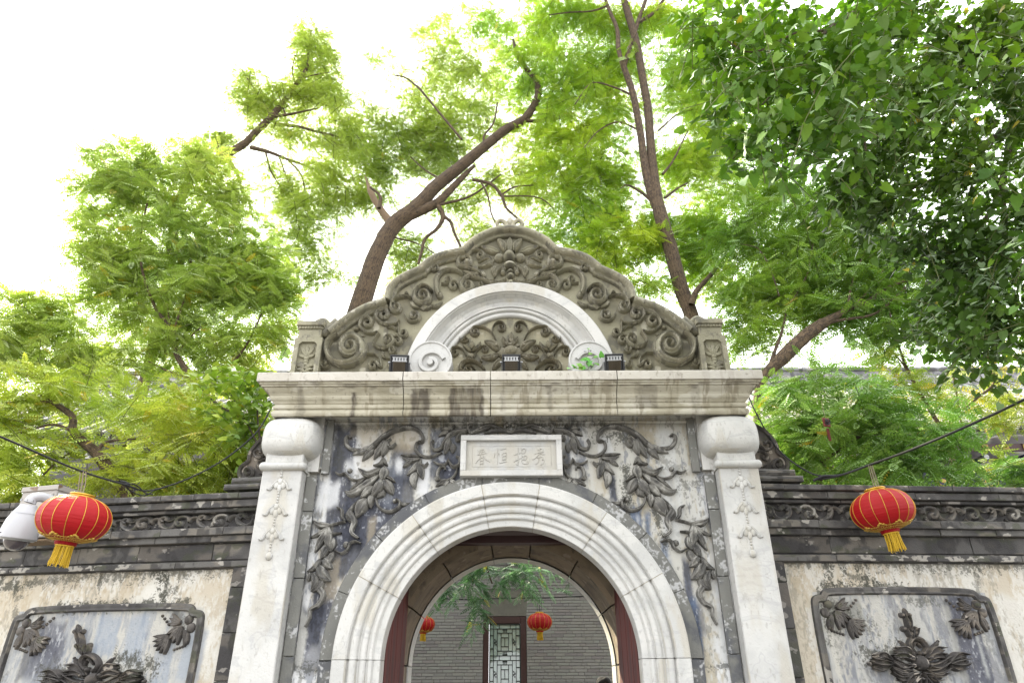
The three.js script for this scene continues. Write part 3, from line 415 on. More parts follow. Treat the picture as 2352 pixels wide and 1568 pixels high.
// cornice of moulded blocks
{
  const stain = makeTex(2048, 256, (u, v) => {                        // rain streaks and soot where the photograph has them
    const x = u * 5 - 2.5, y = v; let c = mix3([0.62, 0.575, 0.44], [0.48, 0.44, 0.32], sstep(0.4, 0.62, fbm(x * 3, y * 1.2 + 3, 4)));
    c = mix3(c, [0.72, 0.68, 0.56], 0.8 * sstep(0.5, 0.62, fbm(x * 4 + 30, y * 3, 4)));
    c = mix3(c, [0.3, 0.25, 0.16], 0.6 * sstep(0.5, 0.66, fbm(x * 11 + 5, y * 0.8 + 2, 4)) * sstep(0.35, 0.5, fbm(x * 40, y * 6, 2)));
    const bl = (a, b, lo, hi, k) => { const e = Math.min(x - a, b - x) + 0.05 * (fbm(x * 14, y * 8, 3) - 0.5); if (y < hi && y > lo) c = mix3(c, [0.075, 0.055, 0.04], k * sstep(-0.005, 0.03, e) * (0.5 + 0.5 * sstep(0.35, 0.6, fbm(x * 22, y * 2.5 + 6, 4)))); };
    bl(-0.98, -0.76, 0.02, 0.66, 0.8); bl(-0.6, -0.25, 0.02, 0.66, 0.78); bl(-1.56, -1.49, 0.0, 0.6, 0.9); bl(-2.1, -2.0, 0.1, 0.7, 0.35); bl(-0.1, -0.03, 0.2, 0.7, 0.4); bl(0.35, 0.42, 0.2, 0.72, 0.4); bl(1.2, 1.45, 0.3, 0.72, 0.35); bl(1.75, 1.85, 0.1, 0.72, 0.3);
    c = mix3(c, [0.17, 0.14, 0.1], 0.6 * sstep(0.4, 0.7, fbm(x * 9 + 60, y * 16, 4) - 2.2 * Math.abs(y - 0.73)));
    if (y > 0.82) c = mix3(c, [0.7, 0.66, 0.6], 0.6);
    return mix3(c, [0.2, 0.17, 0.12], 0.4 * sstep(0.66, 0.78, fbm(x * 30, y * 14, 4)));
  }); stain.wrapS = stain.wrapT = THREE.ClampToEdgeWrapping;
  const mat = std([1, 1, 1], 0.75, { map: stain, bumpMap: (() => { const t = roughTex.clone(); t.repeat.set(6, 1); t.needsUpdate = true; return t; })(), bumpScale: 0.004 });
  const yAt = (y, z) => G.px(1170, y, z)[1];
  const prof = [[0.27, 3.962]];                                       // [z, y] from below upwards
  const add = (z, yp, dz = 0) => prof.push([z, yAt(yp, z) + dz]);
  add(0.285, 954); for (const a of [-90, -50, -10, 30, 70, 90]) prof.push([0.285 + 0.026 * Math.cos(a * Math.PI / 180), yAt(946, 0.3) + 0.034 * Math.sin(a * Math.PI / 180)]);
  prof.push([0.284, yAt(938, 0.29)]); for (const a of [-80, -40, 0, 40, 80]) prof.push([0.287 + 0.018 * Math.cos(a * Math.PI / 180), yAt(932, 0.3) + 0.022 * Math.sin(a * Math.PI / 180)]);
  prof.push([0.29, yAt(926, 0.29)]); for (let i = 0; i <= 8; i++) { const t = i / 8; prof.push([0.3 + 0.035 * sstep(0, 0.35, t) + 0.055 * sstep(0.45, 1, t), yAt(924, 0.3) + (yAt(886, 0.39) - yAt(924, 0.3)) * t]); }
  prof.push([0.41, yAt(885, 0.4)], [0.412, yAt(880, 0.41)], [0.425, yAt(879, 0.42)], [0.43, yAt(873, 0.43)], [0.446, yAt(872.5, 0.446)], [0.45, yAt(871, 0.45)], [0.45, yAt(853.5, 0.45)], [0.442, yAt(851.5, 0.45)], [0.2, yAt(851.5, 0.45) + 0.004]);
  const yl = prof[0][1], yh = prof[prof.length - 1][1]; let Lp = [0]; for (let i = 1; i < prof.length; i++) Lp.push(Lp[i - 1] + Math.hypot(prof[i][0] - prof[i - 1][0], prof[i][1] - prof[i - 1][1])); const Lt = Lp[Lp.length - 2];
  const jit = (x, i) => 0.004 * (fbm(x * 7 + i * 3, i * 1.3, 3) - 0.5) + 0.003 * (noise(x * 40, i) - 0.5);
  const block = (xa, xb, endL, endR) => {
    const n = Math.max(6, Math.round((xb - xa) / 0.04)), rows = prof.map(([z, y], i) => {
      const row = [], e = z - 0.45, v = Math.min(1, Lp[i] / Lt); const L = endL ? xa - e : xa, R = endR ? xb + e : xb;
      if (endL) for (const zz of [-1.7, -0.8, 0]) { const p = V3(L + jit(zz, i), y, zz); p.u = (L + 2.5) / 5 - 0.02; p.v = v; row.push(p); }
      for (let k = 0; k <= n; k++) { const x = L + (R - L) * k / n, p = V3(x, y + jit(x + 3, i) * 0.5, z + jit(x, i)); p.u = (x + 2.5) / 5; p.v = v; row.push(p); }
      if (endR) for (const zz of [0, -0.8, -1.7]) { const p = V3(R + jit(zz, i), y, zz); p.u = (R + 2.5) / 5 + 0.02; p.v = v; row.push(p); }
      return row;
    });
    const g = gridGeo(rows).toNonIndexed(); g.computeVertexNormals();
    const core = box(endL ? xa + 0.25 : xa + 0.004, endR ? xb - 0.25 : xb - 0.004, yl + 0.004, yh - 0.004, -1.72, 0.2); const uv = core.attributes.uv; for (let i = 0; i < uv.count; i++) uv.setXY(i, (xa + 2.6) / 5, 0.5);
    return [g, core.toNonIndexed()];
  };
  const joints = [-2.462, -1.07, -0.2, 1.07, 2.457].map((x, i) => i === 2 ? G.px(1126, 860, 0.45)[0] : i === 1 ? G.px(925, 860, 0.45)[0] : i === 3 ? G.px(1417, 860, 0.45)[0] : x);
  for (let i = 0; i < 4; i++) part('cornice_block', block(joints[i] + (i ? 0.004 : 0), joints[i + 1] - (i < 3 ? 0.004 : 0), i === 0, i === 3), mat, gate);
  gate.userData.top = yh;
}
const CT = gate.userData.top; delete gate.userData.top;

// the gable above the cornice
const GZ = 0.02;                                                   // face of its carved field
const gable = sub('gable', gate, 'lobed grey gable carved with scrolls and a lotus');
{
  const lobes = [
    [[752, 760], [790, 730], [835, 704], [877, 689]], [[882, 686], [887, 664], [902, 647], [925, 632], [963, 615]], [[966, 610], [988, 593], [1022, 580], [1058, 573]], [[1062, 570], [1080, 553], [1105, 538], [1138, 526], [1170, 522]],
  ].map((l, i) => { const q = l.map(p => G.px(p[0], p[1], GZ + 0.06)), e = (a, b, d) => { const k = d / Math.hypot(a[0] - b[0], a[1] - b[1]); return [a[0] + (a[0] - b[0]) * k, a[1] + (a[1] - b[1]) * k]; }; if (i < 3) q.push(e(q[q.length - 1], q[q.length - 2], 0.035)); if (i > 0) q.unshift(e(q[0], q[1], 0.03)); return q; });
  const outline = lobes.flat(); const cyB = CT - 0.02;
  const sh = new THREE.Shape(); sh.moveTo(-2.0, cyB); for (const p of outline) if (p[0] < -0.02) sh.lineTo(p[0], p[1] - 0.07); for (const p of [...outline].reverse()) if (p[0] < -0.02) sh.lineTo(-p[0], p[1] - 0.07); sh.lineTo(2.0, cyB);
  const g = new THREE.ExtrudeGeometry(sh, { depth: 0.3, bevelEnabled: false }); g.translate(0, 0, GZ - 0.3); part('field', finish(g), M.stucco, gable);
  for (const s of [1, -1]) lobes.forEach((l, i) => {                   // thick moulded rim, one piece per lobe
    const c = curve(l, 16), rows = [], prof = [[-0.02, -0.32], [0.0, -0.2], [0.008, 0.03], [0.006, 0.08], [-0.01, 0.125], [-0.032, 0.145], [-0.055, 0.14], [-0.074, 0.115], [-0.08, 0.075], [-0.084, 0.06], [-0.1, 0.058], [-0.11, 0.045], [-0.115, 0.02], [-0.115, -0.01]];
    c.forEach((p, k) => { const a = c[Math.max(0, k - 1)], b = c[Math.min(16, k + 1)]; let tx = b.x - a.x, ty = b.y - a.y; const q = Math.hypot(tx, ty); tx /= q; ty /= q; rows.push(prof.map(([r, z]) => V3(p.x - ty * r * -1 * -1, p.y + tx * r, GZ + z))); });
    let gg = finish(gridGeo(rows), 1, i * 0.3, 0);
    const caps = [rows[0], rows[rows.length - 1]].map(r => { const cc = r.reduce((q, p) => q.add(p), V3(0, 0, 0)).multiplyScalar(1 / r.length), v = []; for (let k = 0; k < r.length; k++) { const p = r[k], q = r[(k + 1) % r.length]; v.push(p.x, p.y, p.z, q.x, q.y, q.z, cc.x, cc.y, cc.z); } const cg = new THREE.BufferGeometry(); cg.setAttribute('position', new THREE.BufferAttribute(new Float32Array(v), 3)); cg.computeVertexNormals(); return finish(cg); });
    gg = merge([gg, ...caps]); part('rim', s > 0 ? gg : mirrorX(gg), M.carving, gable);
  });
  // curls at the rim's ends and at the peak
  const curls = []; const curlE = (pts, r0, r1, z) => curls.push(finish(tubeT(pts.map(p => { const q = G.px(p[0], p[1], z); return V3(q[0], q[1], z); }), [r0, (r0 + r1) / 2, r1], 12, 1, 0)));
  curlE([[778, 742], [762, 754], [745, 764], [731, 757], [731, 744], [741, 738], [750, 743], [748, 750]], 0.075, 0.03, GZ + 0.03); curlE([[1164, 528], [1160, 512], [1148, 506], [1141, 514], [1145, 520], [1150, 518]], 0.034, 0.014, GZ + 0.05);
  const bud = new THREE.SphereGeometry(1, 16, 12); bud.scale(0.038, 0.065, 0.038); const bp = G.px(1171, 514, GZ); bud.translate(bp[0], bp[1], GZ + 0.04);
  part('rim_curl', [...curls, ...curls.map(mirrorX), finish(bud)], M.carving, gable);
  // scrollwork, left half traced and mirrored
  const z1 = Z(1200, 1100, 3.36), z2 = Z(1550, 820, 3.267), list = [], o = { off: GZ };
  const S = (zf, tail, x, y, r, t, d, w, h = 0.05) => list.push(scroll(G, zf, tail, x, y, r * 1.1, t, d, w * 1.3, h * 1.5, o));
  const lf = (zf, pts, w, h = 0.05) => list.push(leafR(G, pts.map(p => zf(...p)), w / (zf === z1 ? 3.36 : 3.267) * 0.61384 * 1.1, h * 1.4, o)), bl = (zf, x, y, rx, ry, h) => { const p = zf(x, y), k = 0.61384 / (zf === z1 ? 3.36 : 3.267); list.push(dome(G, p[0], p[1], rx * k, ry * k, h, GZ)); };
  S(z1, [[230, 545], [130, 600], [80, 700], [130, 840], [260, 900], [400, 885], [510, 800], [530, 690], [480, 610]], 385, 690, 115, 1.6, -1, 105, 0.1);
  S(z1, [[720, 495], [640, 515], [560, 490], [490, 420]], 585, 375, 80, 1.35, 1, 46); S(z1, [[985, 335], [960, 385], [880, 405], [760, 375], [700, 310]], 785, 270, 82, 1.35, 1, 46); S(z1, [[1140, 70], [1040, 55], [930, 85], [885, 150]], 955, 185, 62, 1.3, -1, 48, 0.06); S(z1, [[1050, 255], [1075, 320], [1130, 365], [1200, 355]], 1175, 292, 62, 1.3, -1, 42);
  S(z1, [[985, 390], [985, 460]], 1045, 505, 55, 1.2, -1, 38); S(z1, [[740, 510], [690, 570], [670, 640], [740, 690], [830, 690], [900, 640]], 855, 595, 58, 1.3, -1, 50, 0.06); S(z1, [[900, 570], [930, 560]], 970, 605, 48, 1.3, 1, 36); S(z1, [[590, 775], [690, 780], [750, 835], [760, 930]], 660, 915, 58, 1.3, -1, 40); S(z1, [], 905, 715, 48, 1.3, 1, 36); S(z1, [], 890, 905, 44, 1.3, 1, 34); S(z1, [[110, 920]], 50, 895, 52, 1.3, 1, 36); S(z1, [], 1290, 60, 120, 2.0, -1, 62, 0.09);
  lf(z1, [[780, 735], [790, 800], [870, 830]], 40); lf(z1, [[1130, 115], [1180, 170], [1260, 195]], 60); lf(z1, [[1250, 195], [1340, 190], [1420, 150]], 55); lf(z1, [[1400, 180], [1460, 170], [1530, 110]], 50); lf(z1, [[480, 440], [440, 460], [420, 430]], 50); bl(z1, 520, 530, 40, 18, 0.03); lf(z1, [[960, 480], [920, 440], [830, 440]], 36); lf(z1, [[1105, 20], [1080, 10], [1050, 15]], 40);
  S(z2, [[670, 480], [710, 415], [770, 400]], 800, 460, 48, 1.3, 1, 36); S(z2, [[800, 690], [720, 640], [620, 610], [560, 590], [535, 540]], 635, 545, 90, 0.9, 1, 46, 0.06); bl(z2, 648, 540, 50, 50, 0.08); S(z2, [[280, 655]], 245, 620, 48, 1.3, -1, 34); S(z2, [[600, 700], [500, 650], [380, 645], [290, 710], [270, 820], [300, 940]], 300, 960, 22, 0.5, 1, 52, 0.06); S(z2, [[330, 810], [400, 810]], 412, 762, 42, 1.2, -1, 34); S(z2, [[560, 850]], 478, 830, 56, 1.4, -1, 40); S(z2, [[1125, 770], [1020, 810], [900, 785], [760, 735], [650, 725], [590, 780]], 655, 835, 75, 1.4, -1, 56, 0.065); S(z2, [], 815, 815, 36, 1.2, 1, 28);
  lf(z2, [[800, 700], [700, 690], [590, 640]], 55); lf(z2, [[860, 730], [840, 690], [805, 650]], 55); lf(z2, [[800, 720], [760, 690], [740, 670]], 40); lf(z2, [[990, 770], [965, 765], [945, 750]], 30);
  lf(z2, [[1110, 420], [1080, 340], [1010, 265]], 95, 0.08); lf(z2, [[1040, 430], [920, 390], [800, 350]], 95, 0.06); lf(z2, [[970, 520], [880, 570], [775, 600]], 85, 0.06); lf(z2, [[960, 525], [890, 490], [780, 540]], 60, 0.05); lf(z2, [[1080, 590], [1010, 640], [975, 730]], 70, 0.06); lf(z2, [[985, 590], [960, 650], [990, 720]], 50); bl(z2, 1035, 490, 60, 62, 0.09); bl(z2, 1080, 670, 35, 35, 0.07); lf(z2, [[1110, 590], [1085, 640], [1060, 700]], 60);
  const geo = merge(list); part('scroll_carving', geo, M.carving, gable, 'carved scrolls on the left half'); part('scroll_carving', mirrorX(geo), M.carving, gable, 'carved scrolls on the right half');
  const mid = []; const bm = (x, y, rx, ry, h) => { const p = z2(x, y), k = 0.61384 / 3.267; mid.push(dome(G, p[0], p[1], rx * k, ry * k, h, GZ)); };
  bm(1158, 492, 80, 68, 0.17); bm(1165, 590, 85, 42, 0.13); bm(1172, 655, 45, 25, 0.08); bm(1176, 710, 48, 38, 0.09); bm(1178, 790, 48, 40, 0.08); mid.push(leafR(G, [[1165, 440], [1165, 340], [1165, 235]].map(p => z2(...p)), 120 / 3.267 * 0.61384, 0.09, o));
  part('lotus_boss', mid, M.stucco, gable);
}
// white lunette arch with its two volutes, and the carved field inside
{
  const cyL = CT - 0.03, H1 = 5.47 - cyL, W1 = 1.1, ky = H1 / W1;
  const prof = [[0.66, -0.02], [0.66, 0.01], ...torus(0.695, 0.015, 0.034, 180, 30, 6), [0.735, 0.028], ...torus(0.762, 0.04, 0.024, 180, 10, 5), [0.792, 0.04], [0.8, 0.062], [0.83, 0.052], [0.87, 0.058], [0.91, 0.085], [0.94, 0.135], [0.945, 0.15], [0.957, 0.15], [0.962, 0.172], [1.085, 0.18], [1.1, 0.165], [1.1, -0.02]];
  part('lunette_arch', arcSweep(prof.map(([r, z]) => [1.1 - (1.1 - r) * 0.84, GZ + z]), 0.02, Math.PI - 0.02, 72, { cy: cyL, kf: r => H1 - (1.1 - r) * 0.97 }), M.marble, gable, 'white moulded marble arch');
  for (const s of [1, -1]) {
    const c = G.px(s < 0 ? 988 : 1356, 828, GZ + 0.2), sc = G.scale(1170, 828, 0.2), r = 49 * sc, parts = [];
    const d = new THREE.CylinderGeometry(r, r, 0.2, 40); d.rotateX(Math.PI / 2); d.translate(c[0], c[1], GZ + 0.1); parts.push(finish(d));
    const rim = new THREE.TorusGeometry(r - 0.006, 0.012, 8, 40); rim.translate(c[0], c[1], GZ + 0.2); parts.push(finish(rim));
    const sp = spiralPts(c[0], c[1] - r * 0.15, r * 0.66, s > 0 ? Math.PI * 0.9 : Math.PI * 0.1, 1.25, -s, 0.3); parts.push(stripM(G, sp, 0.024, 0.03, { off: GZ + 0.2, prof: t => Math.min(1, (1 - Math.abs(t)) * 4), k: 9 }));
    const k = new THREE.CylinderGeometry(0.03, 0.034, 0.06, 20); k.rotateX(Math.PI / 2); k.translate(c[0], c[1] - r * 0.15, GZ + 0.22); parts.push(finish(k));
    part('volute', parts, M.whiteStone, gable);
  }
  const zl = Z(1600, 1150, 3.618), list = [], off = GZ, o = { off };
  const S = (tail, x, y, r, t, d, w, h = 0.045) => list.push(scroll(G, zl, tail, x, y, r, t, d, w * 1.15, h * 1.4, o)), lf = (pts, w, h = 0.05) => list.push(leafR(G, pts.map(p => zl(...p)), w / 3.618 * 0.61384 * 1.08, h * 1.3, o));
  S([[910, 415], [870, 330], [790, 255], [680, 220], [580, 225], [545, 290]], 612, 292, 58, 1.3, -1, 42); S([[850, 310], [870, 215], [930, 155], [1010, 160], [1040, 220]], 985, 232, 48, 1.3, 1, 40); S([[385, 370], [400, 430], [460, 440], [505, 410]], 462, 398, 30, 0.9, -1, 32); S([[480, 640], [430, 550], [350, 510], [270, 530]], 312, 590, 55, 1.3, -1, 40); S([[590, 690], [620, 590], [690, 515], [770, 505]], 745, 545, 42, 1.3, 1, 38);
  S([[750, 850], [660, 760], [560, 715], [440, 740], [390, 850]], 520, 850, 75, 0.6, -1, 60, 0.07); S([[610, 850], [560, 800], [480, 810]], 520, 850, 40, 0.5, -1, 36, 0.06);
  lf([[1090, 510], [1040, 440], [1000, 365]], 75, 0.07); lf([[550, 580], [490, 520], [420, 465]], 60, 0.05); lf([[560, 570], [640, 520], [690, 435]], 65, 0.055); lf([[555, 540], [560, 480], [575, 420]], 80, 0.05); lf([[960, 570], [880, 480], [740, 420]], 130, 0.065); lf([[950, 620], [830, 660], [695, 655]], 115, 0.06); lf([[1000, 690], [920, 760], [858, 845]], 100, 0.06); lf([[470, 700], [520, 670], [600, 700]], 70, 0.05); lf([[680, 740], [690, 710], [670, 690]], 40);
  { const p = zl(550, 640), q = zl(920, 500), w = zl(855, 650); list.push(dome(G, ...p, 9, 9, 0.05, off), dome(G, ...q, 8, 7, 0.085, off), dome(G, ...w, 8, 7, 0.08, off), dome(G, ...zl(1010, 590), 15, 15, 0.06, off)); }
  const geo = merge(list).translate(0, -CT, 0).scale(0.93, 0.93, 1).translate(0, CT, 0), mid = [dome(G, ...zl(1130, 600), 20, 14, 0.09, off), leafR(G, [[1130, 490], [1130, 420], [1130, 340]].map(p => zl(...p)), 90 / 3.618 * 0.61384, 0.06, o), dome(G, ...zl(1130, 520), 20, 8, 0.05, off)];
  part('lunette_carving', [geo, mirrorX(geo), ...mid], M.darkCarving, gable, 'carved lotus and tendrils inside the white arch');
}
// carved posts at the ends of the gable
for (const s of [-1, 1]) {
  const post = sub('end_post', gate, s < 0 ? 'carved post at the left end of the gable' : 'carved post at the right end of the gable');
  const x0 = 2.265, x1 = 1.975, xm = s * (x0 + x1) / 2, w = x0 - x1, y0 = CT - 0.02, y1 = 4.83;
  const f = 0.05, fz = 0.14, parts = [];
  part('core', finish(box(xm - w / 2, xm + w / 2, y0, y1, -0.18, fz - 0.035)), M.carving, post);
  const sh = new THREE.Shape(); sh.moveTo(-w / 2, 0); sh.lineTo(w / 2, 0); sh.lineTo(w / 2, y1 - y0); sh.lineTo(-w / 2, y1 - y0); const h = new THREE.Path(), a = w / 2 - f, b0 = f + 0.03, b1 = y1 - y0 - f, c = 0.03; h.moveTo(-a + c, b0); h.lineTo(a - c, b0); h.lineTo(a, b0 + c); h.lineTo(a, b1 - c); h.lineTo(a - c, b1); h.lineTo(-a + c, b1); h.lineTo(-a, b1 - c); h.lineTo(-a, b0 + c); sh.holes.push(h);
  const g = new THREE.ExtrudeGeometry(sh, { depth: 0.034, bevelEnabled: false }); g.translate(xm, y0, fz - 0.034); part('frame', finish(g), M.carving, post);
  const R = (pts, hw, hh) => stripM(G, pts.map(p => [xm + p[0], p[1]]), hw, hh, { off: fz - 0.033, prof: LEAF, wf: LEAFW, n: 10 }), ym = (y0 + y1) / 2, cv = [];
  for (const q of [-1, 1]) { cv.push(R([[0, ym + 0.06], [q * 0.035, ym + 0.12], [q * 0.07, ym + 0.17]], 0.022, 0.03), R([[0, ym + 0.055], [q * 0.05, ym + 0.07], [q * 0.085, ym + 0.085]], 0.022, 0.03)); for (const d of [0.045, 0.085, 0.13]) cv.push(R([[0, ym - d - 0.03], [q * 0.04, ym - d + 0.005], [q * 0.085, ym - d]], 0.024, 0.03)); }
  cv.push(R([[0, ym + 0.06], [0, ym + 0.12], [0, ym + 0.18]], 0.022, 0.035)); for (const [d, r] of [[0.045, 0.03], [0.01, 0.026], [-0.025, 0.026]]) { const e = new THREE.SphereGeometry(r, 12, 8); e.translate(xm, ym + d, fz - 0.03); cv.push(finish(e)); }
  part('carved_flower', cv, M.carving, post);
  part('neck', finish(chamfer(w * 0.82, 0.1, 0.3, 0.006).translate(xm, y1 + 0.05, -0.02)), M.carving, post);
  const beads = []; for (let i = 0; i < 8; i++) { const e = new THREE.SphereGeometry(0.017, 10, 6); e.translate(xm + (i - 3.5) * 0.03, y1 + 0.118, 0.135); beads.push(finish(e)); } for (let i = 0; i < 9; i++) for (const q of [-1, 1]) { const e = new THREE.SphereGeometry(0.017, 8, 6); e.translate(xm + q * 0.122, y1 + 0.118, 0.12 - i * 0.03); beads.push(finish(e)); }
  part('bead_course', [finish(box(xm - 0.122, xm + 0.122, y1 + 0.1, y1 + 0.137, -0.17, 0.13)), ...beads], M.carving, post);
  part('cap', finish(chamfer(w * 0.98, 0.06, 0.36, 0.01).translate(xm, y1 + 0.167, -0.02)), M.carving, post);
}
// the passage: red door frame, open door leaves, second stone arch and its marble rim
{
  const slab = (z0, z1, r, top, mat, name, n) => {                    // wall slab with an arched hole
    const sh = new THREE.Shape(); sh.moveTo(-2.3, 0); sh.lineTo(-r, 0); sh.lineTo(-r, AY); sh.absarc(0, AY, r, Math.PI, 0, true); sh.lineTo(r, 0); sh.lineTo(2.3, 0); sh.lineTo(2.3, top); sh.lineTo(-2.3, top);
    const g = new THREE.ExtrudeGeometry(sh, { depth: z1 - z0, bevelEnabled: false, curveSegments: 48 }); g.translate(0, 0, z0); part(name, finish(g), mat, gate);
  };
  slab(-1.73, -0.71, 1.16, 3.96, M.soffit, 'rear_wall');
  for (const s of [-1, 1]) part('side_wall', finish(box(Math.min(s * 1.3, s * 2.3), Math.max(s * 1.3, s * 2.3), 0, 3.96, -0.709, -0.122)), M.soffit, gate);
  part('door_head', [finish(box(-1.299, 1.299, 3.0, 3.96, -0.708, -0.122))], M.darkRed, gate);
  part('lintel', [finish(chamfer(2.58, 0.12, 0.16, 0.01).translate(0, 2.9, -0.62)), finish(chamfer(2.58, 0.1, 0.2, 0.01).translate(0, 2.93, -0.3))], M.darkRed, gate);
  const soff = [[1.1, -1.45], [1.1, -0.715], [1.158, -0.715], [1.158, -1.45]], c2 = [0, 27, 54, 79.5, 100.5, 127, 153.5, 180];
  for (let i = 0; i < 7; i++) part('vault_stone', arcSweep(soff.map(([r, z]) => [r + rr(0, 0.012), z]), c2[i] * Math.PI / 180 + 0.007, c2[i + 1] * Math.PI / 180 - 0.007, 14, { js: i + 4 }), M.soffit, gate);
  for (const s of [-1, 1]) part('vault_stone', finish(box(Math.min(s * 1.105, s * 1.158), Math.max(s * 1.105, s * 1.158), 0, AY - 0.01, -1.45, -0.715)), M.soffit, gate);
  const rim = [[1.092, -1.455], [1.092, -1.74], [1.3, -1.76], [1.3, -1.733], [1.155, -1.733], [1.155, -1.455]];
  for (let i = 0; i < 7; i++) part('rim_stone', arcSweep(rim, c2[i] * Math.PI / 180 + 0.004, c2[i + 1] * Math.PI / 180 - 0.004, 14, { js: i }), M.marble, gate);
  for (const s of [-1, 1]) part('rim_stone', finish(box(Math.min(s * 1.092, s * 1.155), Math.max(s * 1.092, s * 1.155), 0, AY - 0.007, -1.74, -1.455)), M.marble, gate);
  for (const s of [-1, 1]) { const leaf = sub('door_leaf', gate, s < 0 ? 'dark red door leaf folded back on the left' : 'red door leaf folded back on the right'); const W = 0.58; for (let i = 0; i < 4; i++) { const b = chamfer(W / 4 - 0.003, 2.8, 0.05, 0.005); b.rotateY(s > 0 ? -Math.PI / 2 : Math.PI / 2); b.translate(0, 1.42, -0.13 - W / 8 - i * W / 4); const sh = new THREE.Matrix4().makeTranslation(s * 1.14, 0, 0); b.applyMatrix4(sh); const p = b.attributes.position; for (let k = 0; k < p.count; k++) p.setX(k, p.getX(k) - s * 0.09 * (-p.getZ(k) - 0.13) / W); part('board', finish(b, 1, i * 0.3, 0), M.redWood, leaf); } }
}
